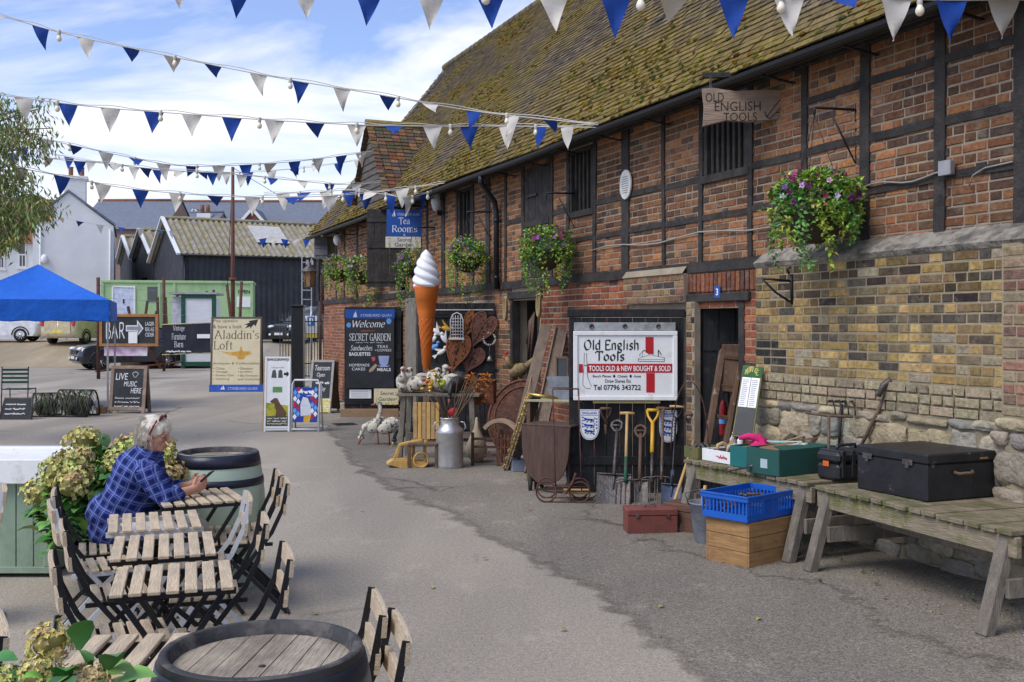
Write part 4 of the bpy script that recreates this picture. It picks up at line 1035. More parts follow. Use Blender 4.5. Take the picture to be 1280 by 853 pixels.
C3=C2+vv*6.8;shed('small black gabled shed at the left end of the shed row',C3,r30,9,5.8,1.0,ztop(326,70),ztop(297,72),20,gable_opening=(1.8,3.6,3.4))
# --- green cabin
CYY=50.0;t=thing('green_cabin','pale green flat roofed cabin with a white door in front of the black sheds','cabin',(at(222,0,CYY).x,CYY,1.0),R(11))
x0,x1=at(133,0,CYY).x-t.location.x,at(313,0,CYY).x-t.location.x;zt=ztop(351,CYY)-1
mb=MB();mb.box(x0,x1,0,2.6,0,zt-.12);mb.build('wall',M_MINT,t)
mb=MB();mb.box(x0-.05,x1+.05,-.06,2.7,zt-.119,zt,.01);mb.build('roof',M_MINT,t)
mb=MB()
for p in(133,200,218,312):x=at(p,0,CYY).x-t.location.x;mb.box(x-.06,x+.06,-.05,-.002,0,zt-.13)
mb.build('corner_post',M_MINT,t)
x,xx=at(146,0,CYY).x-t.location.x,at(170,0,CYY).x-t.location.x;zd=ztop(360,CYY)-1
mb=MB();mb.box(x-.07,x,-.06,-.002,0,zd+.07);mb.box(xx,xx+.07,-.06,-.002,0,zd+.07);mb.box(x,xx,-.06,-.002,zd,zd+.07);fr=mb.build('door_frame',M_WHITE,t)
mb=MB();mb.box(x+.001,xx-.001,-.035,-.003,.02,zd-.001);dr=mb.build('door',mat('pale blue door',(.55,.6,.72),bump=.02),fr)
mb=MB();mb.box((x+xx)/2-.03,(x+xx)/2+.03,-.06,-.036,zd-.75,zd-.55);mb.build('letterbox',M_METALK,fr)
mb=MB();x=at(186,0,CYY).x-t.location.x;mb.box(x,x+.55,-.03,-.002,zt-1.0,zt-.3);mb.build('window',M_GLASS,t)
x=at(303,0,CYY).x-t.location.x;mb=MB();mb.box(x-.35,x+.3,-.04,-.002,zt-1.25,zt-.75);pn=mb.build('notice',M_WHITE,t)
txt('OPEN',t,x-.3,x+.25,zt-.6,zt-.42,-.012,M_TXTK,bold=.02)
# --- kiosk with dark green frame
KY=43.5;t=thing('green_framed_kiosk','white shuttered kiosk with dark green frame in front of the green cabin','kiosk',(at(248,0,KY).x,KY,0),R(8))
w=at(276,0,KY).x-at(234,0,KY).x;hh=ztop(368,KY);w2=at(234,0,KY).x-at(221,0,KY).x
mb=MB();mb.box(-w/2+.1,w/2-.1,.05,2.2,.15,hh-.15);mb.build('shutter',M_WHBRK,t)
mb=MB()
for a in(-w/2,w/2-.16):mb.box(a,a+.16,0,.2,0,hh,.01)
mb.box(-w/2+.161,w/2-.161,0,.2,hh-.17,hh);mb.box(-w/2+.161,w/2-.161,0,.2,.1,.28);mb.build('frame',M_DKGRN,t)
mb=MB();mb.box(-w/2-w2,-w/2-.005,.3,2.0,.1,hh-.1);mb.build('side_store',mat('grey panel',(.5,.52,.55),bump=0),t)
mb=MB();mb.box(-w/2-w2-.05,w/2+.05,-.05,2.25,hh+.001,hh+.08);mb.build('roof',mat('grey roof sheet',(.35,.36,.37),bump=0),t)
t=thing('timber_pile','brown stack of old timber between the green cabin and the kiosk','timber',(at(196,0,44.6).x,44.6,0));random.seed(31)
for i in range(16):
 lay=i//4;mb=MB();z=.1+lay*.28+(.9 if lay>1 else 0)*0;mb.bar((-1.3+rnd(-.2,.2),(i%4)*.3,z),(1.4+rnd(-.2,.2),(i%4)*.3+rnd(-.1,.1),z+rnd(-.02,.02)),.24,.22,b=.01);mb.build('plank',M_WOODB,t)
for i in range(7):mb=MB();mb.bar((-1.1+i*.35,.4,1.2),(-1.2+i*.35+rnd(-.3,.3),.6,2.2+rnd(0,1.0)),.09,.09);mb.build('plank',M_RUSTD,t)
# --- yard fence: rusty posts, wires, rails
fa,fb=G(123,474),G(205,464);fd=(fb-fa).normalized();frz=math.atan2(fd.y,fd.x)
t=thing('yard_fence','rusty post and wire fence along the yard carrying the hanging boards','fence',fa,frz)
fL=(fb-fa).length
def fpt(d,z):return Vector((d,0,z))
for d,zt in((0,ztop(347,fa.y)),(fL,ztop(347,fb.y)),(fL+4.6,3.1),(fL+5.4,3.3),(fL+6.4,3.4)):
 mb=MB();mb.tube([(d,0,0),(d+rnd(-.03,.03),0,zt)],.06,7);mb.build('post',M_RUSTD,t)
for z in(.25,1.55):mb=MB();mb.tube([(0,.08,z),(fL+6.6,.08,z+.04)],.035,6);mb.build('rail',M_RUST,t)
mb=MB();mb.bar((fL-.1,.09,.1),(fL-2.6,.09,1.6),.07,.05);mb.build('brace',M_RUST,t);mb=MB();mb.bar((fL+5.9,.09,1.5),(fL+5.2,.09,3.0),.07,.05);mb.build('brace',M_RUST,t)
for z in(1.0,2.2,2.7,3.1):mb=MB();mb.tube([(0,-.06,z),(fL+6.5,-.06,z)],.006,4);mb.build('wire',M_GALV,t)
def ontext(o,*a,**k):return txt(*a,**k)
# BAR board
Y=fa.y;sc=Y/F_PX;pc=(161.5-CX)*sc
t=thing('bar_sign','wide blackboard reading BAR with a white arrow, hung on the yard fence','sign',(at(161.5,0,Y-.15).x,Y-.15,ztop(433,Y)))
hw,hh=36.5*sc,40*sc
def framed(t,hw,hh,fm,bm,f=.06,d=.04):
 mb=MB();mb.box(-hw,hw,-d,0,0,f,.004);mb.box(-hw,hw,-d,0,hh-f,hh,.004);mb.box(-hw,-hw+f,-d+.001,-.001,f,hh-f);mb.box(hw-f,hw,-d+.001,-.001,f,hh-f);mb.build('frame',fm,t)
 mb=MB();mb.box(-hw+f*.9,hw-f*.9,-d*.5,0.001,f*.9,hh-f*.9);return mb.build('board',bm,t)
bd=framed(t,hw,hh,mat('orange brown frame',(.36,.16,.05),bump=.1),M_BLKSIGN,.09,.06)
pen('BAR',bd,-hw*.78,-hw*.14,hh*.22,hh*.76,-.034,M_CHALK,nib=.09,ang=30,thin=.08,serif=False,name='chalk_lettering')
mb=MB();z=hh*.56;mb.prism([(-hw*.1,z-.1),(hw*.28,z-.1),(hw*.28,z-.28),(hw*.5,z),(hw*.28,z+.28),(hw*.28,z+.1),(-hw*.1,z+.1)],-.036,-.033);mb.build('arrow',M_CHALK,bd)
mb=MB();mb.prism([(-hw*.07,z-.06),(hw*.31,z-.06),(hw*.31,z-.18),(hw*.45,z),(hw*.31,z+.18),(hw*.31,z+.06),(-hw*.07,z+.06)],-.039,-.0365);mb.build('arrow_shading',mat('chalk grey',(.25,.26,.3),bump=0),bd)
for i,s_ in enumerate(('LAGER','REAL ALE','CIDER')):txt(s_,bd,hw*.56,hw*.86,hh*(.64-.17*i),hh*(.76-.17*i),-.034,M_CHALK,name='chalk_lettering')
mb=MB();mb.box(hw*.0,hw*.3,-.075,-.07,.1,.48);mb.build('paper_note',M_WHITE,t)
t=thing('pink_banner','faded pink and white banner strip hanging below the bar blackboard','banner',(at(157,0,Y-.1).x,Y-.1,ztop(445,Y)))
mb=MB();k=14;mb.smooth=True
for i in range(k+1):
 x=-27*sc+54*sc*i/k
 for j in range(4):mb.av([(x,.03*math.sin(i*1.3+j),11.5*sc*j/3)])
for i in range(k):
 for j in range(3):a=i*4+j;mb.af([a,a+4,a+5,a+1])
mb.build('cloth',mat('pink banner',(.62,.38,.55),bump=.05,col2=(.7,.66,.68),c2amt=.5,c2scale=2.2),t)
# vintage banner
Y=fb.y-.2;sc=Y/F_PX;t=thing('vintage_furniture_banner','black cloth banner reading Vintage Furniture Barn stretched on the yard fence','banner',(at(233,0,Y).x,Y,ztop(443,Y)),R(3))
def cloth(hw,z0l,z1l,z0r,z1r,wr=.03,k=20,kk=6):
 mb=MB();mb.smooth=True
 for i in range(k+1):
  f=i/k;x=-hw+2*hw*f
  for j in range(kk+1):g=j/kk;mb.av([(x,wr*math.sin(i*1.1+j*.8)*.5+wr*noise.noise(Vector((i*.4,j*.5,0))),(z0l+(z0r-z0l)*f)*(1-g)+(z1l+(z1r-z1l)*f)*g)])
 for i in range(k):
  for j in range(kk):a=i*(kk+1)+j;mb.af([a,a+kk+1,a+kk+2,a+1])
 return mb
hw=30*sc;o=cloth(hw,-.02,1.13,.06,1.2).build('cloth',mat('black banner cloth',(.02,.02,.03),rough=.45,bump=.05),t)
for i,s_ in enumerate(('Vintage','Furniture','Barn')):
 wz=(.52,.62,.4)[i];pen(s_,o,-hw*.3-wz*hw*.52*.9,-hw*.3+wz*hw*.52*.9,1.13-.30*(i+1)+.04,1.13-.3*i-.02,-.05,M_TXTW,nib=.085,thin=.035)
scrawl((9,3,3),o,-hw*.82,hw*.2,.07,.16,-.05,M_TXTW,w=.03)
mb=MB();mb.box(hw*.45,hw*.98,-.05,-.045,.62,.78);mb.build('white_strip',M_WHITE,o)
for z_,in((1.14,),(-.03,)):mb=MB();mb.tube([(-hw,0,z_+.01),(hw,0,z_+.08)],.02,5);mb.build('hem_rope',mat('straw rope',(.45,.4,.2),bump=0),o)
# tall pole with its stay
Y=38.0;t=thing('bunting_pole','tall thin rusty brown pole that holds up the bunting over the yard','pole',(at(291,0,Y).x,Y,0))
zt=ztop(209,Y);mb=MB();mb.tube([(0,0,0),(0,0,zt)],[.09,.055],10);mb.build('shaft',mat('pole brown',(.12,.045,.03),bump=.1),t)
mb=MB();mb.tube([(0,0,zt),(-1.0,3,.9+2.4)],.012,4);mb.tube([(0,0,zt-.02),(2.1,0,zt-1.3)],.01,4);mb.build('stay',M_METALK,t)
mb=MB();mb.tube([(0,0,3.4),(0,0,3.5)],.14,10);mb.build('collar',M_RUST,t)
# second post behind the Aladdin board
t=thing('leaning_posts','pair of rusty stakes leaning beside the foot of the tall bunting pole','posts',(at(286,0,41).x,41,0))
mb=MB();mb.tube([(.35,0,0),(.5,0,ztop(352,41))],.06,7);mb.build('stake',M_RUSTD,t);mb=MB();mb.tube([(.3,.1,0),(-.1,.1,ztop(356,41))],.06,7);mb.build('stake',M_RUSTD,t)
# ---------------------------------------------------------------- cars
M_CARB=mat('black blue car paint',(.012,.014,.022),rough=.25,var=.1,bump=0,spec=.6,coat=.7)
M_LAMPG=mat('clear lamp',(.6,.62,.65),rough=.12,bump=0,spec=.8);M_LAMPR=mat('red lamp',(.5,.01,.01),rough=.2,bump=0,spec=.8)
M_VANB=mat('beige van paint',(.50,.42,.27),rough=.4,bump=0,coat=.3);M_VANW=mat('white van paint',(.72,.73,.75),rough=.35,bump=0,coat=.3)
def car(name,label,cat,loc,rz,paint,L_=4.3,Wd=1.8,Ht=1.66,prof=None,roofp=None,wb=(.82,3.45),wr=.35,plate=(.6,.6,.62)):
 """front at x=0 pointing to -x, tail at x=L_; centre line y=0"""
 t=thing(name,label,cat,loc,rz)
 P_=prof or[(0.02,.42),(0.0,.62),(.08,.86),(.35,.98),(1.15,1.06),(L_-.12,1.08),(L_-.02,.9),(L_,.45),(L_-.1,.3),(.12,.26)]
 RP=roofp or[(1.05,1.05),(1.75,1.50),(2.2,Ht-.02),(3.2,Ht),(L_-.55,Ht-.06),(L_-.1,1.08)]
 mb=MB();mb.smooth=False;n=len(P_);hw=Wd/2
 # lower body with tumblehome and rounded nose: several slices across the width
 sl_=[]
 for yy,sx,sz in((-hw,.93,.94),(-hw+.06,.985,.99),(-hw*.55,1,1),(0,1.005,1.0),(hw*.55,1,1),(hw-.06,.985,.99),(hw,.93,.94)):
  sl_.append(mb.av([(L_/2+(x-L_/2)*sx,yy,.66+(z-.66)*sz)for x,z in P_]))
 mb.smooth=True
 for a,b in zip(sl_,sl_[1:]):
  for i in range(n):j=(i+1)%n;mb.af([a+i,b+i,b+j,a+j])
 mb.smooth=False
 mb.af([sl_[0]+i for i in range(n)]);mb.af([sl_[-1]+i for i in range(n)][::-1])
 body=mb.build('body',paint,t)
 mb=MB();n=len(RP);s2=[]
 for yy,dz in((-hw+.2,0),(-hw+.3,.0),(0,.02),(hw-.3,.0),(hw-.2,0)):
  s2.append(mb.av([(x,yy*(1 if z>1.3 else 1.12),z+(dz if z>1.4 else 0)-(.05 if abs(yy)>hw-.25 and z>1.4 else 0))for x,z in RP]))
 mb.smooth=True
 for a,b in zip(s2,s2[1:]):
  for i in range(n-1):mb.af([a+i,b+i,b+i+1,a+i+1])
 mb.smooth=False;mb.af([s2[0]+i for i in range(n)]);mb.af([s2[-1]+i for i in range(n)][::-1]);mb.build('cabin',paint,t)
 def side(pts,nm,m,off=.012):
  for sg in(-1,1):
   mb=MB();nn=mb.av([(x,sg*((hw-.2)*(1+.12*(1-min(1,max(0,(z-1.08)/.3))))+off),z)for x,z in pts]);mb.af(range(nn,nn+len(pts)));mb.build(nm,m,t)
 if prof is None:
  side([(1.35,1.12),(1.9,1.47),(2.3,Ht-.14),(2.42,Ht-.14),(2.42,1.12)],'side_window',M_GLASS)
  side([(2.5,1.12),(2.5,Ht-.14),(3.3,Ht-.15),(3.4,1.12)],'side_window',M_GLASS)
  side([(3.48,1.12),(3.4,Ht-.15),(3.8,Ht-.2),(3.98,1.14)],'side_window',M_GLASS)
  mb=MB();n_=mb.av([(1.13,-hw+.26,1.12),(1.13,hw-.26,1.12),(1.76,hw-.32,1.53),(1.76,-hw+.32,1.53)]);mb.af(range(n_,n_+4));mb.build('windscreen',M_GLASS,t)
  mb=MB();mb.box(-.015,.05,-.5,.5,.62,.82,.01);mb.build('grille',M_METALK,t)
  mb=MB();mb.box(-.03,.1,-hw+.25,hw-.25,.36,.52,.02);mb.build('bumper',M_METALK,t)
  mb=MB();mb.bar((-.025,0,.72),(-.03,0,.76),.14,.02);mb.build('badge',M_CHROME,t)
  for sg in(-1,1):mb=MB();mb.ell((.14,sg*(hw-.3),.84),(.17,.2,.09),10,6);mb.build('headlight',M_LAMPG,t)
  for sg in(-1,1):mb=MB();mb.ell((.0,sg*(hw-.34),.46),(.06,.09,.07),8,6);mb.build('fog_lamp',M_LAMPG,t)
  for sg in(-1,1):mb=MB();mb.box(L_-.2,L_-.0,sg*(hw-.22),sg*(hw-.02),.85,1.15,.02);mb.build('tail_light',M_LAMPR,t)
  for sg in(-1,1):mb=MB();mb.ell((1.32,sg*(hw+.06),1.12),(.07,.12,.09),8,6);mb.build('mirror',paint,t)
  mb=MB();mb.box(-.045,-.031,-.26,.26,.44,.55);mb.build('number_plate',mat('number plate',plate,bump=0),t)
  mb=MB();mb.box(L_-.02,L_+.012,-.26,.26,.62,.73);mb.build('number_plate',mat('rear number plate',(.75,.6,.05),bump=0),t)
  mb=MB();n_=mb.av([(L_-.06,-hw+.3,1.14),(L_-.06,hw-.3,1.14),(L_-.44,hw-.34,Ht-.16),(L_-.44,-hw+.34,Ht-.16)]);mb.af(range(n_,n_+4));mb.build('rear_window',M_GLASS,t)
  for sg in(-1,1):mb=MB();mb.bar((1.75,sg*(hw-.28),Ht+.03),(3.6,sg*(hw-.28),Ht+.0),.03,.04);mb.build('roof_rail',M_METALK,t)
 for x in wb:
  for sg in(-1,1):
   mb=MB();mb.M=frame((x,sg*(hw-.1),wr),0,R(90));mb.lathe([(wr*.62,-.11),(wr*.93,-.115),(wr,-.07),(wr,.07),(wr*.93,.115),(wr*.62,.11)],n=26,cap=False);w=mb.build('wheel',M_RUBBER,t)
   mb=MB();mb.M=frame((x,sg*(hw-.1),wr),0,R(90));o_=-sg*.09
   mb.lathe([(wr*.62,o_-.02),(wr*.62,o_+.02)],n=26,cap=False)
   for k in range(10):a=2*PI*k/10;mb.bar((.04*math.cos(a),.04*math.sin(a),o_),(wr*.62*math.cos(a),wr*.62*math.sin(a),o_),.028,.02,up=(0,0,1))
   mb.lathe([(.001,o_+.02),(.06,o_+.015),(.06,o_-.02),(.001,o_-.02)],n=10);mb.build('rim',M_CHROME,w)
   mb=MB();mb.M=frame((x,sg*(hw-.1),wr),0,R(90));mb.lathe([(.001,sg*.04),(wr*.6,sg*.04)],n=20,cap=False);mb.build('hub',M_METALK,w)
   mb=MB();rr=wr+.06;pts=[(x+rr*math.cos(a),sg*(hw-.005),wr+rr*math.sin(a))for a in[PI*j/12 for j in range(13)]];mb.tube(pts,.035,6);mb.build('wheel_arch',M_METALK,t)
 return t
car('parked_suv','dark blue black SUV parked in the yard behind the bar blackboard','car',G(84,463.5)+Vector((0,.6,0)),R(36),M_CARB)
car('parked_car','black people carrier parked against the long wall of the black shed','car',Vector((at(346,0,50).x,50.5,gz(50.5))),R(62),mat('black car paint',(.012,.013,.016),rough=.3,bump=0,coat=.6),Ht=1.85)
def van(label,loc,rz,paint,L_=4.8,Ht=2.0,rear=True):
 t=car('parked_van',label,'van',loc,rz,paint,L_=L_,Wd=1.85,Ht=Ht,prof=[(0.02,.42),(0.0,.7),(.1,.95),(.7,1.12),(1.2,1.2),(L_-.02,1.2),(L_,.45),(L_-.1,.3),(.12,.26)],roofp=[(.95,1.18),(1.6,Ht-.15),(1.9,Ht),(L_-.1,Ht),(L_-.02,1.2)],wb=(.85,L_-.95),wr=.33)
 mb=MB();n_=mb.av([(1.02,-.7,1.25),(1.02,.7,1.25),(1.55,.62,Ht-.22),(1.55,-.62,Ht-.22)]);mb.af(range(n_,n_+4));mb.build('windscreen',M_GLASS,t)
 for sg in(-1,1):mb=MB();mb.box(1.5,2.2,sg*.8,sg*.835,1.25,Ht-.25);mb.build('side_window',M_GLASS,t)
 for sg in(-1,1):mb=MB();mb.box(L_-.06,L_+.02,sg*.72,sg*.88,.9,1.25,.02);mb.build('tail_light',M_LAMPR,t)
 for sg in(-1,1):mb=MB();mb.box(L_-.01,L_+.012,sg*.04,sg*.66,.5,Ht-.15,.01);mb.build('rear_door',paint,t)
 for sg in(-1,1):mb=MB();mb.ell((.12,sg*.68,.85),(.14,.16,.12),8,6);mb.build('headlight',M_LAMPG,t)
 mb=MB();mb.box(L_+.013,L_+.022,-.26,.26,.55,.67);mb.build('number_plate',mat('plate yellow',(.7,.6,.1),bump=0),t)
 return t
v=Vector((at(100,0,50).x,50.5,gz(50.5)));van('beige van seen from behind between the white house and the SUV',v+Vector((-.3,4.0,0)),R(-98),M_VANB)
v2=Vector((at(8,0,52).x,52,1));t2=van('white van with a brown panelled side at the far left under the blue canopy',v2+Vector((1.9,0,0)),R(186),M_VANW)
mb=MB();mb.box(2.4,3.4,.93,.945,.75,1.7);mb.build('side_panel',mat('brown ply panel',(.34,.18,.08),bump=.1),t2);mb=MB();mb.box(2.4,3.4,-.945,-.93,.75,1.7);mb.build('side_panel',bpy.data.materials['brown ply panel'],t2)
# yard bench, wire gate by the white house
t=thing('park_bench','small dark slatted bench in front of the white house','bench',Vector((at(53,0,54).x,54,1)),R(10))
for z,y in((.45,-.1),(.45,.05),(.62,.2),(.78,.24)):mb=MB();mb.box(-.6,.6,y,y+.1,z,z+.03);mb.build('slat',M_METALK,t)
for x in(-.55,.55):mb=MB();mb.bar((x,-.1,0),(x,-.05,.45),.05);mb.bar((x,.2,0),(x,.26,.85),.05);mb.build('leg',M_METALK,t)
t=thing('mesh_gate','grey metal framed yard gate beside the white house','gate',Vector((at(60,0,57).x,57,1)))
for x in(0,1.0,2.0):mb=MB();mb.bar((x,0,0),(x,0,2.2),.06);mb.build('post',M_GALV,t)
for z in(.2,2.1):mb=MB();mb.bar((0,0,z),(2.0,0,z),.05);mb.build('rail',M_GALV,t)
mb=MB();mb.bar((0,.03,.2),(1,.03,2.1),.05);mb.bar((1,.03,2.1),(2,.03,.2),.05)
for i in range(16):mb.tube([(i*.13,0,.2),(i*.13,0,2.1)],.008,4)
mb.build('mesh_infill',M_GALV,t)
# ---------------------------------------------------------------- gate, bollard, P sign by the barn's far corner
Y=30.0;t=thing('gate_post','thick black square gate post beyond the picture boards','post',G(372.5,484));zt=ztop(384,t.location.y)
mb=MB();mb.box(-.17,.17,-.17,.17,0,zt,.02);mb.build('shaft',M_METALK,t);mb=MB();mb.box(-.2,.2,-.2,.2,zt+.001,zt+.06,.02);mb.build('cap',M_METALK,t)
t=thing('iron_gate','open black iron bar gate standing between the thick post and the barn corner','gate',G(350,476),R(0));Y=t.location.y;sc=Y/F_PX
for i in range(16):
 x=i*3.6*sc;mb=MB();mb.tube([(x,0,.08),(x,0,2.1+.12*math.sin(i*.6))],.014,5);mb.build('bar',M_METALK,t)
for z in(.15,.55,1.9):mb=MB();mb.bar((-.05,0,z),(56*sc,0,z),.035,.035);mb.build('rail',M_METALK,t)
mb=MB();mb.tube([(51*sc,-.1,0),(51*sc,-.1,3.4)],.05,8);mb.build('stanchion',M_RUSTD,t)
t=thing('parking_sign','white parking notice with a blue P and yellow foot on a pole beyond the gate','sign',Vector((at(389,0,34).x,34,0)))
mb=MB();mb.tube([(0,.03,0),(0,.03,2.4)],.035,8);mb.build('pole',M_GALV,t);zb_=ztop(417,34);zt=ztop(395,34)
mb=MB();mb.box(-.19,.19,-.02,-.005,zb_,zt);pl=mb.build('panel',M_WHITE,t);mb=MB();mb.box(-.12,.12,-.03,-.021,zt-.32,zt-.03);pb=mb.build('blue_square',mat('parking blue',(.01,.16,.55),bump=0),pl)
txt('P',pb,-.06,.07,zt-.28,zt-.07,-.032,M_TXTW,bold=.04);mb=MB();mb.box(-.3,.2,-.03,-.005,zb_-.14,zb_-.02);mb.build('yellow_strip',mat('sign yellow',(.7,.55,.05),bump=0),t)
mb=MB()
for i in range(6):mb.box(-.3,.0,.0,.02,2.3+.3*i,2.33+.3*i)
mb.box(-.32,-.29,0,.03,1.5,4.1);mb.box(-.01,.02,0,.03,2.4,4.1);mb.build('ladder_frame',M_GALV,t)
# lantern on the barn's far corner
t=thing('wall_lantern','old copper topped lantern on a bracket at the far corner of the barn','lantern',WW(28.9,.03,ztop(345,27.3)),WA)
mb=MB();mb.M=frame((-.5,-.25,0));mb.lathe([(.12,-.28),(.17,.08)],n=6,smooth=False);mb.build('glass',mat('amber lantern glass',(.30,.17,.07),rough=.3,bump=0),t)
mb=MB();mb.M=frame((-.5,-.25,0));mb.lathe([(.24,.081),(.22,.11),(.07,.24),(.05,.30),(.01,.36)],n=12);mb.lathe([(.13,-.31),(.13,-.281)],n=6)
for k in range(6):a=PI/3*k;mb.tube([(.125*math.cos(a),.125*math.sin(a),-.28),(.175*math.cos(a),.175*math.sin(a),.08)],.012,4)
mb.build('lantern_cage',M_STEEL,t)
mb=MB();mb.tube([(-.5,-.25,.34),(-.45,-.25,.45),(-.2,-.15,.42),(-.05,0,.2)],.02,6);mb.tube([(-.05,0,.3),(-.05,.0,-1.0)],.02,6);mb.build('bracket',M_METALK,t)
# ================================================================ SIGNS AND GOODS ALONG THE BARN
def wthing(name,label,cat,px,py=None,t=.0,z=None,group=None,rx=0,drz=0):
 zz=z if z is not None else WZ(px,py,t)
 return thing(name,label,cat,WW(WS(px,t),t,zz),WA+drz,group,rx=rx)
def local(t,p):
 return frame(t.location,t.rotation_euler[2],t.rotation_euler[0]).inverted()@Vector(p)
 # ---- the white tool sign
PY_=PH.y-.06;psc=PY_/F_PX;SW,SH=129.5*psc,86.5*psc;zb_=ztop(500.5,PY_);zt_=ztop(414,PY_)
def onp(px,off=0):return Vector((at(px,0,PY_-off).x,PY_-off,0))
t=thing('tool_shop_sign','white framed board reading Old English Tools with a red cross on the black boarded panel','sign',onp(781.5)+Vector((0,0,zb_)),R(-1))
mb=MB();f=.045
mb.box(-SW/2,SW/2,-.02,.02,0,SH,.003);fc=mb.build('board',M_WHITE,t)
mb=MB();mb.box(-SW/2,SW/2,-.035,-.0205,0,f,.006);mb.box(-SW/2,SW/2,-.035,-.0205,SH-f,SH,.006);mb.box(-SW/2,-SW/2+f,-.034,-.0205,f+.001,SH-f-.001,.006);mb.box(SW/2-f,SW/2,-.034,-.0205,f+.001,SH-f-.001,.006);mb.build('frame',M_WHITE,t)
def sx(v):return(v-100)/(735-100)*SW-SW/2
def sz(v):return(545-v)/(545-115)*SH
y0=-.0215
mb=MB();mb.quad((sx(540),y0,sz(258)),(sx(590),y0,sz(258)),(sx(590),y0,sz(152)),(sx(540),y0,sz(152)));mb.quad((sx(545),y0,sz(497)),(sx(597),y0,sz(497)),(sx(597),y0,sz(376)),(sx(545),y0,sz(376)));mb.quad((sx(185),y0-.0003,sz(374)),(sx(704),y0-.0003,sz(374)),(sx(704),y0-.0003,sz(318)),(sx(185),y0-.0003,sz(318)));mb.quad((sx(133),y0-.0003,sz(374)),(sx(158),y0-.0003,sz(374)),(sx(158),y0-.0003,sz(320)),(sx(133),y0-.0003,sz(320)))
mb.build('red_cross',M_RED,fc)
pen('Old English',fc,sx(163),sx(498),sz(252),sz(165),y0-.0005,M_TXTK,nib=.16,ang=40,thin=.03,serif=False,curve=False)
pen('Tools',fc,sx(232),sx(412),sz(304),sz(236),y0-.0005,M_TXTK,nib=.16,ang=40,thin=.03,serif=False,curve=False)
txt('TOOLS OLD & NEW BOUGHT & SOLD',fc,sx(194),sx(694),sz(364),sz(330),y0-.001,M_TXTW,bold=.02)
txt('Bench Planes \u2666 Chisels \u2666 Axes',fc,sx(218),sx(512),sz(406),sz(384),y0-.0005,M_TXTK,bold=.015)
txt('Draw Shaves Etc',fc,sx(294),sx(452),sz(436),sz(414),y0-.0005,M_TXTK,bold=.012)
txt('Tel 07796 343722',fc,sx(222),sx(512),sz(482),sz(448),y0-.0005,M_TXTK,bold=.02)
M_INK=M_TXTK
mb=MB()
def ink(pts,w=.004):
 for a,b in zip(pts,pts[1:]):mb.bar((sx(a[0]),y0-.001,sz(a[1])),(sx(b[0]),y0-.001,sz(b[1])),w,.0006,up=(0,1,0))
ink([(166,250),(164,330),(158,400),(157,450),(175,470),(205,472)]);ink([(180,250),(182,330),(186,400),(210,460)]);ink([(164,328),(184,330)],.008)
ink([(494,302),(655,304),(655,280),(570,262),(500,282),(494,302)]);ink([(494,292),(655,292)]);ink([(520,278),(524,240),(545,236),(560,262)]);ink([(618,270),(618,232),(638,262)],.008);ink([(500,268),(530,232),(536,236)])
mb.build('line_drawing',M_INK,fc)
mb=MB();mb.quad((sx(166),y0-.0006,sz(374)),(sx(184),y0-.0006,sz(374)),(sx(182),y0-.0006,sz(318)),(sx(166),y0-.0006,sz(318)));n=mb.av([(sx(a),y0-.0008,sz(b))for a,b in((494,302),(655,304),(655,280),(570,262),(524,240),(500,282))]);mb.af(range(n,n+6));mb.build('drawing_ground',M_WHITE,fc)
t=thing('sign_rail','grey metal rail with round bolt heads fixed just above the white tool sign','rail',onp(781)+Vector((0,0,zt_+.004)),R(-1))
mb=MB();mb.box(-SW*.49,SW*.49,-.01,.02,0,.085,.004);o=mb.build('rail',M_GALV,t);
for x in(-.32,.0,.32):mb=MB();mb.M=frame((SW*x,-.012,.045),0,R(90));mb.lathe([(.026,0),(.026,.008),(.015,.012),(.015,.004),(.001,.004)],n=16);mb.build('bolt',M_STEEL,t)
t=thing('sign_ledge','thin yellowed wooden batten carrying the lower edge of the white tool sign','batten',onp(782)+Vector((0,0,zb_-.032)),R(-1));mb=MB();mb.box(-.34,.36,-.02,.02,0,.028,.003);tag(t,t['label'],'batten');mb.build('strip',mat('yellowed batten',(.33,.28,.11),bump=.1),t)
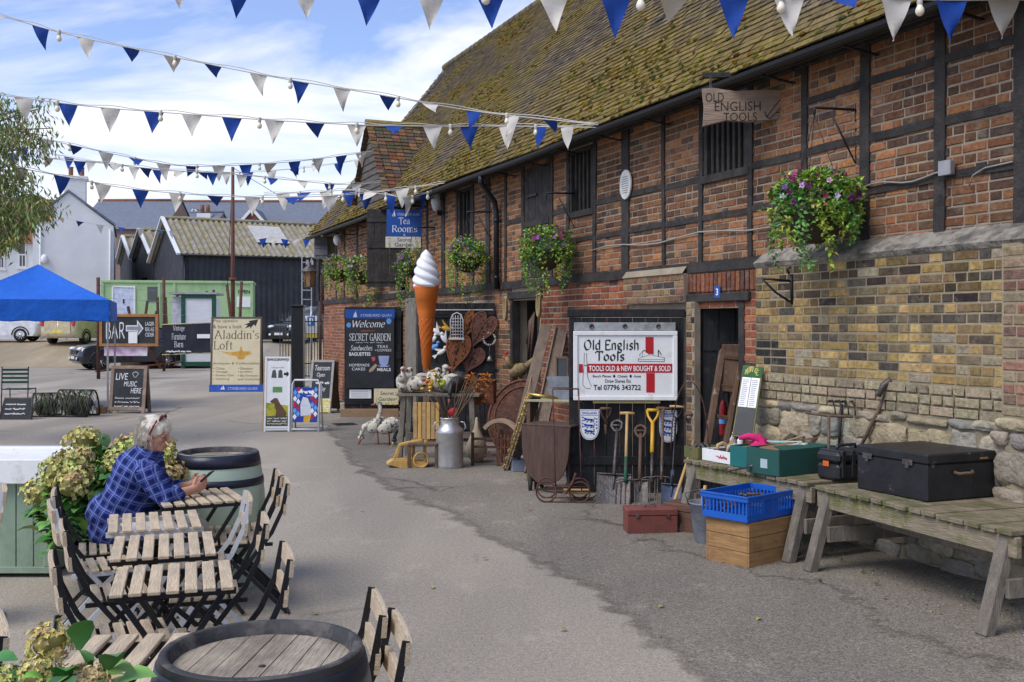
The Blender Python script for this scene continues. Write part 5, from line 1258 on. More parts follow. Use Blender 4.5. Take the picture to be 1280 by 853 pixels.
# ---- football shields
M_SHB=mat('shield blue',(.015,.08,.38),rough=.4,bump=0)
def shield(px0,px1,py0,py1,label,cut=0):
 yq=PY_+.012;w=(px1-px0)*yq/F_PX;z1,z0=ztop(py0,yq),ztop(py1,yq);h=z1-z0
 t=thing('england_shield',label,'shield sign',Vector((at((px0+px1)/2,0,yq).x,yq,z0)),R(-1),'england shields on the black boarded panel')
 prof=[(-w/2,h),(w/2,h),(w/2,h*.45)]+[(w/2*math.cos(a)**.8,h*.45-h*.45*math.sin(a))for a in[PI/2*i/8 for i in range(1,8)]]+[(0,0)]
 prof+=[(-x,z)for x,z in prof[2:-1]][::-1]
 mb=MB();mb.prism(prof,-.012,0);b=mb.build('plate',M_WHITE,t)
 mb=MB();mb.prism([(x*.93,h/2+(z-h/2)*.95-.0)for x,z in prof],-.0128,-.0122);mb.build('outline',M_SHB,b)
 mb=MB();mb.prism([(x*.88,h/2+(z-h/2)*.92)for x,z in prof],-.0136,-.013);mb.build('field',M_WHITE,b)
 txt('ENGLAND',b,-w*.38,w*.38,h*.84,h*.925,-.0142,M_SHB,bold=.03)
 mb=MB();mb.box(-w*.44,w*.44,-.0145,-.0138,h*.80,h*.815);mb.build('rule',M_SHB,b)
 for k,cz in enumerate((.66,.47,.28)):
  mb=MB();c=h*cz;ww=w*(.30 if k<2 else.26);yy=-.0144
  def L_(pts,r):mb.tube([(a*ww,yy,c+b_*h*.075)for a,b_ in pts],r,5)
  r=w*.035
  L_([(-.6,.3),(-.1,.15),(.5,.0)],r*1.5);L_([(-.6,.3),(-.85,.6),(-.95,.25)],r*1.5);L_([(-.5,.2),(-.8,-.3),(-1.0,-.35)],r*.8);L_([(-.3,.1),(-.35,-.8),(-.6,-.9)],r*.8)
  L_([(.4,0),(.3,-.8),(.05,-.95)],r*.9);L_([(.55,0),(.75,-.7),(.5,-.95)],r*.9);L_([(.55,.1),(.95,.35),(.7,.8),(1.0,1.0)],r*.6);L_([(-.8,.55),(-.7,.85)],r*.8)
  mb.v=[Vector((p.x,max(min(p.y,yy+.0005),yy-.0008-.0004*(i%3)),p.z))for i,p in enumerate(mb.v)]
  mb.build('lion',M_SHB,b)
 mb=MB()
 for k in range(12):a=w*(.36 if k%2 else-.36)*(1 if k<8 else.6);z=h*(.74-.05*k);mb.box(a-.008,a+.008,-.0146,-.0138,z-.008,z+.008)
 mb.build('roses',mat('shield rose',(.1,.1,.2),bump=0),b)
shield(725,749,512,550,'blue and white england shield in full view left of the garden forks')
shield(824,846,513,553,'blue and white england shield half hidden behind long tool handles')
# ---- garden tools leaning on the black panel: base point from the picture, lean back on the wall
def tool(name,label,pxb,pyb,pxt,pyt,group='long handled garden tools leaning on the black panel',tz=None):
 b=G(pxb,pyb);
 top=at(pxt,pyt,PY_-.035)if pxt<855 else at(pxt,pyt,WW(WS(pxt,.09),.09,0).y)
 t=thing(name,label,'garden tool',b,0,group)
 d=top-b;Ln=d.length
 q=d.to_track_quat('Z','Y')
 # make local x run along the barn front
 zv=d.normalized();xv=Vector((1,-.12,0));xv=(xv-zv*xv.dot(zv)).normalized();yv=zv.cross(xv)
 Mx=Matrix((xv,yv,zv)).transposed();t.rotation_euler=Mx.to_euler()
 return t,Ln
def grip_D(t,z,m,w=.055,h=.12,r=.014):
 mb=MB();mb.tube([(0,0,z-h-.08),(0,0,z-h),(-w*.8,0,z-h*.45),(-w,0,z)],[r*1.1,r,r*.8,r*.8],7);mb.tube([(0,0,z-h),(w*.8,0,z-h*.45),(w,0,z)],r*.8,7);mb.tube([(-w,0,z),(w,0,z)],r*1.1,8);mb.build('grip',m,t)
def grip_T(t,z,m,w=.065,r=.017):
 mb=MB();mb.tube([(-w,0,z),(0,0,z+.004),(w,0,z)],[r*.9,r,r*.9],8);mb.build('grip',m,t)
def grip_eye(t,z,m,w=.055,h=.13):
 mb=MB();n_=12;out=[(w*math.cos(a)*(1 if math.sin(a)>0 else.8),z-h*.45+h*.45*math.sin(a))for a in[2*PI*i/n_ for i in range(n_)]]
 mb.tube([(x,0,zz)for x,zz in out],.015,7,closed=True);mb.tube([(-w,0,z-h*.4),(w,0,z-h*.4)],.012,6);mb.build('grip',m,t)
def shaft(t,z0,z1,m,r=.016):mb=MB();mb.tube([(0,0,z0),(0,0,(z0+z1)/2),(0,0,z1)],[r*1.05,r,r*.95],9);mb.build('shaft',m,t)
def blade(t,w,h,m,r=.0,shoulder=.0):
 mb=MB();k=8;kk=7;mb.smooth=True
 for i in range(kk+1):
  z=h*i/kk
  for j in range(k+1):
   x=-w/2+w*j/k;zz=z-(r*(1-(2*x/w)**2)if i==0 else 0)
   mb.av([(x*(1-.06*(1-i/kk)),.02*(1-(2*x/w)**2)+.012,zz)])
 for i in range(kk):
  for j in range(k):a=i*(k+1)+j;mb.af([a,a+1,a+k+2,a+k+1]);
 nb=len(mb.v)
 for p in list(mb.v[:nb]):mb.av([(p.x,p.y+.004,p.z)])
 for f_ in list(mb.f):mb.af([i+nb for i in f_][::-1])
 mb.smooth=False;mb.tube([(0,.03,h*.55),(0,.02,h),(0,0,h+.16)],[.008,.016,.02],7);mb.box(-w/2,w/2,.0,.02,h-.004,h+.004);mb.build('blade',m,t)
def fork(t,w,h,n_,m,r=.006):
 mb=MB()
 mb.tube([(-w/2,0,h),(-w/4,0,h+.02),(w/4,0,h+.02),(w/2,0,h)],r*1.2,6)
 for i in range(n_):x=-w/2+w*i/(n_-1);mb.tube([(x,0,h),(x,.015,h*.5),(x,0,.03),(x,-.004,0)],[r,r,r*.8,r*.2],6)
 mb.tube([(0,0,h+.02),(0,0,h+.2)],[.014,.02],7);mb.build('tines',m,t)
M_BLUEST=mat('blue painted blade',(.07,.09,.15),rough=.5,bump=.1,metal=.3,col2=(.11,.10,.10),c2amt=.35,c2scale=12)
t,Ln=tool('spade','old spade with an open Y grip just right of the first shield',757,612,757,511);shaft(t,.3,Ln-.18,M_OLDH);grip_D(t,Ln,M_OLDH,h=.14);blade(t,.17,.27,M_STEEL)
t,Ln=tool('shovel','wide black shovel with an eye grip, lowest and leftmost blade of the row',765,632,772,526);shaft(t,.34,Ln-.1,M_STEEL,.017);grip_eye(t,Ln,M_STEEL,.06,.15);blade(t,.34,.36,M_STEEL,r=-.0)
t,Ln=tool('garden_fork','fork with a pale wooden T grip and green socket',781,632,784,517);shaft(t,.52,Ln,M_HANDLE);shaft(t,.26,.54,mat('green socket',(.02,.09,.05),bump=0),.018);grip_T(t,Ln,M_HANDLE,.075);fork(t,.19,.27,5,M_STEEL)
t,Ln=tool('spade','short spade with grey brown eye grip between the pale and yellow forks',799,630,801,532);shaft(t,.26,Ln-.1,M_OLDH,.018);grip_eye(t,Ln,M_OLDH,.06,.16);blade(t,.18,.27,M_STEEL)
t,Ln=tool('garden_fork','fork with a bright yellow handle and D grip',814,633,816,513);shaft(t,.6,Ln-.14,M_YELH,.02);shaft(t,.26,.62,M_STEEL,.014);grip_D(t,Ln,M_YELH,.06,.16,.016);fork(t,.2,.3,4,M_STEEL)
t,Ln=tool('garden_fork','fork with a dark T grip standing across the second shield',826,634,829,511);shaft(t,.3,Ln,M_OLDH,.014);grip_T(t,Ln,M_OLDH,.075,.018);fork(t,.22,.32,4,M_STEEL)
t,Ln=tool('spade','thin black shafted spade with blue grey blade and tan T grip',838,636,846,509);shaft(t,.26,Ln-.14,M_METALK,.011);grip_D(t,Ln-.01,M_METALK,.055,.15,.008);grip_T(t,Ln,M_HANDLE,.075);blade(t,.2,.28,M_BLUEST)
t,Ln=tool('fork_handle','tan handled tool with Y grip leaning in the brick jamb beside the panel',860,610,863,518);shaft(t,0,Ln-.13,M_HANDLE,.014);grip_D(t,Ln,M_OLDH,.05,.14,.012)
t,Ln=tool('pole','plain pale pole leaning from the foot of the panel to the bench end',839,640,867,552,tz=1);shaft(t,0,Ln,M_HANDLE,.016)
# ---- generic wooden box / case
def boxthing(name,label,cat,loc,rz,w,d,h,m,lid=True,group=None,lidm=None,handle=True,planks=0):
 t=thing(name,label,cat,loc,rz,group)
 mb=MB();mb.box(-w/2,w/2,-d/2,d/2,0,h*(.72 if lid else 1),.006);mb.build('body',m,t)
 if lid:mb=MB();mb.box(-w/2-.004,w/2+.004,-d/2-.004,d/2+.004,h*.725,h,.008);mb.build('lid',lidm or m,t)
 if lid:
  for x in(-w*.3,w*.3):mb=MB();mb.box(x-.015,x+.015,-d/2-.012,-d/2-.0045,h*.64,h*.8,.002);mb.build('catch',M_STEEL,t)
 if handle:mb=MB();mb.tube([(-w*.1,0,h),(-w*.1,0,h+.02),(w*.1,0,h+.02),(w*.1,0,h)],.006,5);mb.build('handle',M_STEEL,t)
 return t
M_TBRED=mat('red brown painted wood',(.19,.055,.04),rough=.6,var=.25,bump=.15,col2=(.12,.045,.035),c2amt=.3)
M_TBBR=mat('brown stained wood',(.115,.055,.035),rough=.6,var=.35,scale=5,bump=.2,stretch=(1,4,4))
boxthing('toolbox','red brown painted toolbox on the ground in front of the garden forks','toolbox',G(815,668)+Vector((0,.12,0)),R(4),.43,.22,.21,M_TBRED)
boxthing('toolbox','dark brown wooden box between the red brown toolbox and the zinc bucket','toolbox',G(865,668)+Vector((0.02,.16,0)),R(-38),.40,.26,.24,M_TBBR)
# zinc bucket with tool handles
bp=G(889,683)+Vector((0,.12,0));t=thing('zinc_bucket','grey zinc bucket with wooden handles sticking out, beside the brown box','bucket',bp,0)
mb=MB();mb.lathe([(.105,0),(.11,.02),(.155,.32),(.162,.325),(.162,.335),(.15,.33),(.105,.03),(.001,.03)],n=28,cap=False);mb.build('body',M_ZINC,t)
mb=MB();mb.tube([(-.155,0,.31),(-.19,0,.40),(-.1,0,.43),(.1,0,.42),(.155,0,.31)],.005,5);mb.build('handle',M_STEEL,t)
random.seed(3)
for i in range(7):
 p=bp+Vector((rnd(-.08,.08),rnd(-.07,.07),.05));q=bp+Vector((rnd(-.14,.12),rnd(-.1,.1),rnd(.37,.47)))
 h_=thing('wood_chisel',('pale chisel handle in the zinc bucket','short wooden file handle in the zinc bucket')[i%2],'tool handle',p,0,'wooden handles in the zinc bucket');mb=mbw(h_);mb.tube([p,p.lerp(q,.6),q],[.006,.011,.015],7);mb.build('handle',M_HANDLE if i%3 else M_WOODL,h_)
 # wooden crate and blue crate
CR=R(39);cpos=G(936,711)+Vector((math.cos(CR),math.sin(CR),0))*.27+Vector((-math.sin(CR),math.cos(CR),0))*.19
t=thing('wooden_crate','honey coloured wooden crate with an oval hand hole on the ground under the bench','crate',cpos,CR);M_CRATE=mat('honey crate wood',(.34,.19,.075),rough=.7,var=.28,scale=4,bump=.25,bscale=20,stretch=(1,1,7),col2=(.24,.13,.06),c2amt=.35,c2scale=5)
cw,cd,chh=.56,.40,.33
for k in range(3):
 z0,z1=chh*k/3+.001,chh*(k+1)/3-.003
 mb=MB();mb.box(-cw/2,cw/2,-cd/2,-cd/2+.015,z0,z1,.002);mb.build('side_board',M_CRATE,t);mb=MB();mb.box(-cw/2,cw/2,cd/2-.015,cd/2,z0,z1,.002);mb.build('side_board',M_CRATE,t)
 mb=MB();mb.box(-cw/2,-cw/2+.015,-cd/2+.016,cd/2-.016,z0,z1,.002);mb.build('end_board',M_CRATE,t);mb=MB();mb.box(cw/2-.015,cw/2,-cd/2+.016,cd/2-.016,z0,z1,.002);mb.build('end_board',M_CRATE,t)
mb=MB();mb.box(-cw/2+.016,cw/2-.016,-cd/2+.016,cd/2-.016,.0,.012);mb.build('floor',M_CRATE,t)
mb=MB();mb.prism([(cw*.28+.045*math.cos(a),.07+.016*math.sin(a))for a in[2*PI*i/14 for i in range(14)]],-cd/2-.002,-cd/2-.0005);mb.build('hand_hole',M_DARK,t)
bc=cpos+Vector((-.02,.0,chh+.002));t=thing('plastic_crate','bright blue slotted plastic crate of old tools on top of the honey wooden crate','crate',bc,CR+R(2))
w_,d_,h_=.60,.42,.19;mb=MB();mb.box(-w_/2+.01,w_/2-.01,-d_/2+.01,d_/2-.01,0,.012)
for sx_ in range(2):
 s1=(-1,1)[sx_]
 for z0,z1,o_ in((0,.05,.006),(.145,h_,-.006)):
  mb.box(s1*(w_/2-.012-o_),s1*(w_/2-o_),-d_/2+o_,d_/2-o_,z0,z1,.003);mb.box(-w_/2+o_+.013,w_/2-o_-.013,s1*(d_/2-.012-o_),s1*(d_/2-o_),z0,z1,.003)
 for k in range(13):y=-d_/2+.01+(d_-.02)*k/12;mb.box(s1*(w_/2-.016),s1*(w_/2-.006),y-.007,y+.007,.045,.15)
 for k in range(17):x=-w_/2+.01+(w_-.02)*k/16;mb.box(x-(.007 if abs(x)>.1 else.014),x+(.007 if abs(x)>.1 else.014),s1*(d_/2-.016),s1*(d_/2-.006),.045,.15)
 mb.box(s1*(w_/2-.002),s1*(w_/2+.012),-d_/2-.008,d_/2+.008,h_-.014,h_,.003);mb.box(-w_/2+.001,w_/2-.001,s1*(d_/2-.002),s1*(d_/2+.01),h_-.014,h_-.001,.003)
mb.build('shell',M_BLUEP,t);random.seed(8)
for i in range(18):
 p=bc+Vector((rnd(-.22,.22),rnd(-.14,.14),rnd(.03,.15)));a=rnd(0,PI);q=p+Vector((math.cos(a),math.sin(a)*.7,rnd(-.05,.12)))*rnd(.1,.19);q.x=min(max(q.x,bc.x-.25),bc.x+.25);q.y=min(max(q.y,bc.y-.17),bc.y+.17)
 h_=thing('old_tool',('rusty spanner lying in the blue plastic crate','wooden handled tool lying in the blue plastic crate','dark steel tool lying in the blue plastic crate')[i%3],'hand tool',p,0,'loose old tools in the blue crate');mb=mbw(h_)
 mb.tube([p,p.lerp(q,.5),q],[.012,.009,.014],7);mb.ell(q,(.022,.016,.014),8,6);mb.build('tool',(M_RUST,M_WOODB,M_STEEL)[i%3],h_)
 # ---- work benches with splayed legs
def bench(label,A_,B_,depth,z,leg_at,rails_=True,nsl=0):
 """A_ front left corner of the top, B_ front right corner (ground plan), depth towards the wall"""
 d=B_-A_;Ln=d.length;t=thing('work_bench',label,'bench',A_,math.atan2(d.y,d.x),'weathered wooden work benches along the barn')
 random.seed(int(A_.x*100)%97)
 n_=int(Ln/.115)
 for i in range(n_):
  mb=MB();x0=Ln*i/n_;sag=rnd(-.003,.003);mb.box(x0+.003,x0+Ln/n_-rnd(.006,.014),-.02-rnd(0,.012),depth,z-.03+sag,z+sag,.004);mb.build('top_slat',M_BENCH,t)
 for y in(0,depth-.06):mb=MB();mb.box(0,Ln,y,y+.045,z-.155,z-.034,.006);mb.build('apron',mat_apr,t)
 for x in leg_at:
  for y0,y1 in((.04,-.13),(depth-.1,depth+.06)):
   mb=MB();mb.bar((x,y1,0),(x+.0,y0,z-.04),.085,.075,up=(0,1,0),b=.008);mb.build('leg',M_BENCHG,t)
  mb=MB();mb.bar((x+.055,-.02,.27),(x+.055,depth,.27),.03,.11,b=.004);mb.build('cross_rail',M_BENCHG,t)
 if rails_:
  mb=MB();mb.box(leg_at[0]+.02,leg_at[-1]-.02,depth*.45,depth*.45+.03,.30,.42,.005);mb.build('stretcher',M_BENCHG,t)
 return t
mat_apr=mat('mossy bench apron',(.27,.22,.15),rough=.9,var=.35,scale=4,bump=.5,bscale=22,stretch=(.8,6,6),col2=(.13,.14,.035),c2amt=.36,c2scale=5)
def GZ(px,py,z):return Vector(((px-CX)/F_PX*((H-z)*F_PX/(py-CY)),(H-z)*F_PX/(py-CY),0))
BZ=.60
def BP(px,py,dz=.004):p=GZ(px,py,BZ);p.z=BZ+dz;return p
A1,B1=GZ(857,574,BZ),GZ(1014,603.5,BZ)
A2_,B2_=GZ(1021,606.5,BZ),GZ(1270,665,BZ)
dir1,dir2=(B1-A1).normalized(),(B2_-A2_).normalized()
WB1,WB2=math.atan2(dir1.y,dir1.x),math.atan2(dir2.y,dir2.x)
bench('grey weathered bench under the door number three, holding the green boxes',A1,B1,.80,BZ,(.1,(B1-A1).length-.1))
bench('longer mossy weathered bench nearest the camera, holding the big black trunk',A2_,B2_,.86,BZ,(.1,(B2_-A2_).length-.1))
def onb(A_,along,back,z=BZ+.004):
 d_=dir1 if A_ is A1 else dir2
 return A_+d_*along+Vector((-d_.y,d_.x,0))*back+Vector((0,0,z))
 # ---- things on bench two
M_TRUNK=mat('black trunk paint',(.016,.016,.018),rough=.45,var=.4,scale=5,bump=.2,bscale=12,col2=(.10,.095,.09),c2amt=.13,c2scale=11,c2sharp=.03)
tw,td,th=.66,.60,.31;tk=BP(1159,629)+Vector((math.cos(R(-67)),math.sin(R(-67)),0))*-.33+Vector((-math.sin(R(-67)),math.cos(R(-67)),0))*.30
t=thing('trunk','big scuffed black trunk with a brass coloured catch on the nearest bench','trunk',tk,R(-67))
mb=MB();mb.box(-tw/2,tw/2,-td/2,td/2,0,th*.78,.008);mb.build('body',M_TRUNK,t);mb=MB();mb.box(-tw/2-.006,tw/2+.006,-td/2-.006,td/2+.006,th*.785,th,.01);mb.build('lid',M_TRUNK,t)
for x in(-.26,.12):mb=MB();mb.box(x,x+.09,-td/2-.014,-td/2-.0065,th*.72,th*.84,.002);mb.box(x+.03,x+.06,-td/2-.02,-td/2-.0145,th*.66,th*.8,.002);mb.build('hasp',M_STEEL,t)
mb=MB();mb.tube([(tw/2+.01,-.08,th*.6),(tw/2+.035,-.06,th*.57),(tw/2+.035,.06,th*.57),(tw/2+.01,.08,th*.6)],.011,7);mb.build('handle',M_WOODB,t)
mb=MB();mb.box(tw/2+.0065,tw/2+.012,.15,.22,th*.84,th*.88,.001);mb.build('brass_catch',M_BRASS,t)
t=thing('plastic_toolbox','small black ribbed plastic toolbox at the left end of the big black trunk','toolbox',BP(1058,598),WA+R(5));M_BPL=mat('black plastic',(.02,.02,.023),rough=.35,var=.1,bump=.02,spec=.5)
mb=MB();mb.box(-.11,.11,-.2,.2,0,.12,.02);mb.build('body',M_BPL,t);mb=MB();mb.box(-.115,.115,-.205,.205,.125,.21,.025);mb.build('lid',M_BPL,t)
for k in range(4):mb=MB();mb.box(-.118,.118,-.16+k*.1,-.12+k*.1,.02,.222,.006);mb.build('rib',M_BPL,t)
mb=MB();mb.tube([(0,-.1,.21),(0,-.09,.25),(0,.09,.25),(0,.1,.21)],.012,7);mb.build('handle',M_BPL,t);mb=MB();mb.box(-.03,.03,-.212,-.2065,.10,.14,.004);mb.build('latch',mat('orange plastic',(.6,.12,.02),bump=0),t)
# tools standing against the stone wall
def lean(name,label,p,q,cat='garden tool',group=None):return thing(name,label,cat,p,0,group)
p=BP(1036,600);q=at(1036,520,p.y+.1);t=lean('soil_borer','rusty T shaped iron bar standing at the right end of the green boxes',p,q);mb=mbw(t);mb.tube([p,q],.012,8);mb.build('shaft',M_OLDH,t);mb=mbw(t);l_=at(1007,516,q.y+.1);r_=at(1066,521,q.y-.1);mb.tube([l_,q,r_],.011,8);mb.build('crossbar',M_OLDH,t)
YW=WW(WS(1052,.25),.25,0).y
p=BP(1047,586);q=at(1052,505,YW+.05);t=lean('muck_rake','black long tined rake head upright against the stone wall',p,q);mb=mbw(t);mb.tube([p,q],.013,8);mb.build('shaft',M_METALK,t);mb=mbw(t)
for i in range(5):
 b0=at(1036+i*8.2,501+i*.3,q.y);mb.tube([b0,b0+Vector((0,-.1,.01)),b0+Vector((0,-.16,-.05)),b0+Vector((0,-.17,-.10))],.006,6)
mb.tube([at(1035,502,q.y),at(1072,503,q.y)],.009,6);mb.build('tines',M_METALK,t)
YW=WW(WS(1105,.2),.2,0).y;p=BP(1061,590);q=at(1112,484,YW);t=lean('mattock','mattock with a worn steel head leaning on the stone wall behind the trunk',p,q);mb=mbw(t);mb.tube([p,p.lerp(q,.5),q],[.017,.015,.018],8);mb.build('shaft',M_OLDH,t)
mb=mbw(t);mb.tube([at(1098,496,YW),at(1104,482,YW),at(1112,476,YW),at(1122,477,YW)],[.02,.026,.028,.01],8);mb.build('head',M_STEEL,t)
# ---- things on bench one
def openbox(name,label,cat,loc,rz,w,d,h,m,flap=True,wall=.008,group=None,inner=None):
 t=thing(name,label,cat,loc,rz,group);mb=MB()
 mb.box(-w/2,w/2,-d/2,-d/2+wall,0,h,.001);mb.box(-w/2,w/2,d/2-wall,d/2,0,h,.001);mb.box(-w/2,-w/2+wall,-d/2+wall,d/2-wall,0,h,.001);mb.box(w/2-wall,w/2,-d/2+wall,d/2-wall,0,h,.001);mb.box(-w/2+wall,w/2-wall,-d/2+wall,d/2-wall,0,.01);mb.build('body',m,t)
 return t
M_CARDG=mat('dark green card',(.018,.085,.068),rough=.7,var=.12,bump=.05,col2=(.03,.06,.05),c2amt=.3);M_CARDT=mat('teal card',(.012,.14,.14),rough=.65,var=.1,bump=.03);M_CARDB=mat('brown card',(.27,.15,.07),rough=.85,var=.12,bump=.05)
a_=R(33);g1=BP(974,597)+Vector((math.cos(a_),math.sin(a_),0))*.32+Vector((-math.sin(a_),math.cos(a_),0))*.17;t=openbox('card_box','dark green cardboard box with cut hand hole, full of paper, on the bench','box',g1,a_,.64,.34,.20,M_CARDG)
for x,y,rr,ww in((-.05,.05,.25,.5),(.05,-.06,-.15,.45)):mb=MB();mb.M=frame((x,y,.19),rr,R(10));mb.box(-ww/2,ww/2,-.06,.06,0,.006);mb.build('flap',M_CARDB if x<0 else M_CARDG,t)
mb=MB();mb.M=frame((0,0,0),R(0));mb.box(-.3225,-.3205,-.05,.02,.05,.12);mb.build('label',mat('pale label',(.4,.5,.5),bump=0),t)
random.seed(12)
for i in range(5):
 aa,bb_=rnd(-.1,.26),rnd(-.1,.1);pp=g1+Vector((aa*math.cos(a_)-bb_*math.sin(a_),aa*math.sin(a_)+bb_*math.cos(a_),rnd(.15,.19)));s_=thing('paper_bundle','crumpled pale paper poking out of the dark green box','paper',pp,rnd(0,3),'paper in the dark green box');mb=MB();mb.ell((0,0,0),(.08,.06,.035),10,7,jit=.8,seed=i);mb.build('paper',mat('pale paper %d'%i,(.5+.05*i,.47+.04*i,.42),bump=.1),s_)
t=openbox('card_box','teal cardboard box beside the dark green box on the bench','box',BP(952,586)+Vector((.0,.12,0)),a_,.34,.3,.17,M_CARDT)
mb=MB();mb.M=frame((0,0,.168),.1,R(-8));mb.box(-.15,.1,-.13,.1,0,.006);mb.build('flap',M_CARDB,t)
t=openbox('white_tray','shallow white painted wooden tray with red writing on the bench','tray',BP(903,580)+Vector((.1,.12,0)),WB1,.44,.28,.10,M_WHITE)
scrawl((6,),t,-.03,.12,.03,.07,-.1415,M_RED)
for i,(x,m_)in enumerate(((-.12,M_WOODL),(.05,M_WHITE),(.16,M_BRASS))):
 pp=BP(903,580,.085)+Vector((.1,.12,0))+dir1*x;s_=thing('hand_plane',('pale wooden handled saw in the white tray','cream coloured carved piece in the white tray','brassy tool in the white tray')[i],'hand tool',pp,rnd(-1,1));mb=MB();mb.tube([(-.07,0,.0),(-.055,0,.05),(0,0,.065),(.05,0,.045),(.06,0,.0)],[.012,.016,.014,.016,.012],8);mb.build('handle',mat('pale bone wood %d'%i,(.5,.36+.05*i,.2+.08*i),bump=.1),s_);mb=MB();mb.box(-.11,.11,-.004,.004,-.03,.02);mb.build('plate',M_STEEL,s_)
t=openbox('green_tin','olive green metal tin at the left end of the bench','tin',BP(871,575)+Vector((.08,.14,0)),WB1,.2,.26,.10,mat('olive tin',(.11,.12,.04),rough=.6,bump=.1,col2=(.2,.1,.04),c2amt=.2))
for i in range(6):
 pp=BP(871,575,.085)+Vector((.08+rnd(-.05,.05),.14+rnd(-.07,.07),0));s_=thing('old_tool','blackened hand tool heaped in the olive tin','hand tool',pp,rnd(0,3),'old tools in the olive tin');mb=MB();mb.tube([(-.09,0,0),(0,0,.03),(.1,0,.02)],[.01,.014,.02],7);mb.build('tool',M_STEEL,s_)
def bottle(label,loc,m,h=.14,r=.028):
 t=thing('pump_bottle',label,'bottle',loc,rnd(0,3),'pump bottles on the bench');mb=MB();mb.lathe([(r,0),(r*1.05,.01),(r,h*.6),(r*.5,h*.72),(r*.4,h*.8)],n=16);mb.build('body',m,t);mb=MB();mb.lathe([(.006,h*.8),(.006,h*.95)],n=8);mb.tube([(0,0,h*.95),(.03,0,h*.96),(.038,0,h*.93)],.006,6);mb.build('pump',M_WHITE,t)
bottle('white pump bottle with blue band behind the white tray',BP(916,563),mat('pale blue bottle',(.5,.6,.8),bump=0),.17);bottle('small white pump bottle nearer the pink scarf',BP(925,561),M_WHITE,.13)
t=thing('white_cup','white printed paper cup behind the pink scarf on the bench','cup',BP(960,563),0);mb=MB();mb.lathe([(.04,0),(.055,.2),(.05,.2),(.037,.01)],n=20,cap=False);mb.lathe([(.0575,.19),(.0575,.2)],n=20,cap=False);mb.build('cup',M_WHITE,t);mb=MB();mb.lathe([(.046,.08),(.0535,.16)],n=20,cap=False);mb.build('printed_band',mat('green print',(.2,.4,.3),bump=0),t)
pp=BP(944,585,.15)+Vector((.02,.1,0));t=thing('pink_scarf','bright pink crumpled cloth hanging over the teal box','cloth',pp,0);mb=MB();random.seed(2)
mb.tube([(-.13,0,.08),(-.06,-.03,.1),(.02,-.05,.09),(.06,-.05,.03),(.03,-.1,-.03),(.1,-.05,.02)],[.015,.028,.035,.04,.03,.02],9);mb.ell((.03,-.03,.04),(.07,.05,.05),12,9,jit=.9,seed=3);mb.build('cloth',mat('pink cloth',(.62,.02,.16),rough=.8,bump=.4,bscale=18),t)
t=thing('teal_board','pale teal slat lying across the boxes','board',BP(975,585,.195)+Vector((0,.1,0)),R(-10));mb=MB();mb.box(-.2,.2,-.03,.03,0,.012,.002);mb.build('slat',mat('pale teal',(.35,.6,.55),bump=0),t)
# wooden trestle / step leaning in the doorway
pL,pR=at(893,560,10.1),at(905,436,10.6)
t=thing('old_step_ladder','old brown paint splashed wooden steps leaning in the number three doorway','steps',BP(892,561),0);mb=mbw(t);M_PSPL=mat('paint splashed brown wood',(.12,.07,.042),rough=.8,var=.35,scale=5,bump=.3,stretch=(3,3,.5),col2=(.38,.34,.27),c2amt=.25,c2scale=9,c2sharp=.05)
def up3(px,py,Y):return at(px,py,Y)
Yb,Yt=BP(892,561).y,BP(892,561).y+.35
mb.bar(up3(884,556,Yb),up3(903,438,Yt),.05,.09,up=(0,1,0),b=.004);mb.build('stile',M_PSPL,t);mb=mbw(t);mb.bar(up3(906,560,Yb),up3(927,440,Yt),.04,.09,up=(0,1,0),b=.004);mb.build('stile',M_PSPL,t)
for k,(a,b)in enumerate(((.93,1.0),(.62,.66),(.3,.34))):
 mb=mbw(t);l0,r0=up3(884,556,Yb).lerp(up3(903,438,Yt),a),up3(906,560,Yb).lerp(up3(927,440,Yt),a);mb.bar(l0,r0,.12 if k==0 else.035,.04,up=(0,0,1),b=.004);mb.build('tread',M_PSPL,t)
mb=mbw(t);mb.bar(up3(903,437,Yt-.02),up3(931,437,Yt-.02),.1,.05,up=(0,1,0),b=.005);mb.build('top_board',M_PSPL,t)
mb=mbw(t);mb.bar(up3(915,440,Yt-.04),up3(912,490,Yt-.15),.14,.02,up=(0,1,0));mb.build('panel',M_PSPL,t)
t=thing('fire_extinguisher','red fire extinguisher with blue band behind the wooden steps','fire extinguisher',up3(904,545,Yt+.0),0);mb=MB();mb.lathe([(.036,0),(.04,.02),(.04,.27),(.025,.32),(.013,.35)],n=18);mb.build('cylinder',mat('dark red enamel',(.25,.012,.014),rough=.4,bump=0),t);mb=MB();mb.lathe([(.0412,.12),(.0412,.18)],n=18,cap=False);mb.build('band',M_SKYB,t);mb=MB();mb.tube([(0,0,.4),(0,0,.43),(.05,0,.42),(.07,0,.2)],.01,6);mb.build('hose',M_METALK,t)
# notice board
Yn=WW(WS(935,.3),.3,0).y;t=thing('notice_board','tall narrow board with green head and two white papers leaning on the yellow brick wall','notice board',at(926,552,Yn-.28),0)
c0,c1,c2,c3=at(915,545,Yn-.25),at(941,548,Yn-.35),at(955,460,Yn-.05),at(929,457,Yn+.05);ux=(c1-c0);uz=(c3-c0);nrm_=ux.cross(uz).normalized()
def brd(u0,u1,v0,v1,off,th_,m,nm,par):
 mb=mbw(t);q=[c0+ux*u+uz*v-nrm_*off*-1 for u,v in((u0,v0),(u1,v0),(u1,v1),(u0,v1))];qb=[p_-nrm_*th_ for p_ in q];n_=mb.av(q+qb);mb.af([n_,n_+1,n_+2,n_+3]);mb.af([n_+7,n_+6,n_+5,n_+4])
 for i in range(4):j=(i+1)%4;mb.af([n_+j,n_+i,n_+4+i,n_+4+j])
 o=mb.build(nm,m,par);return o
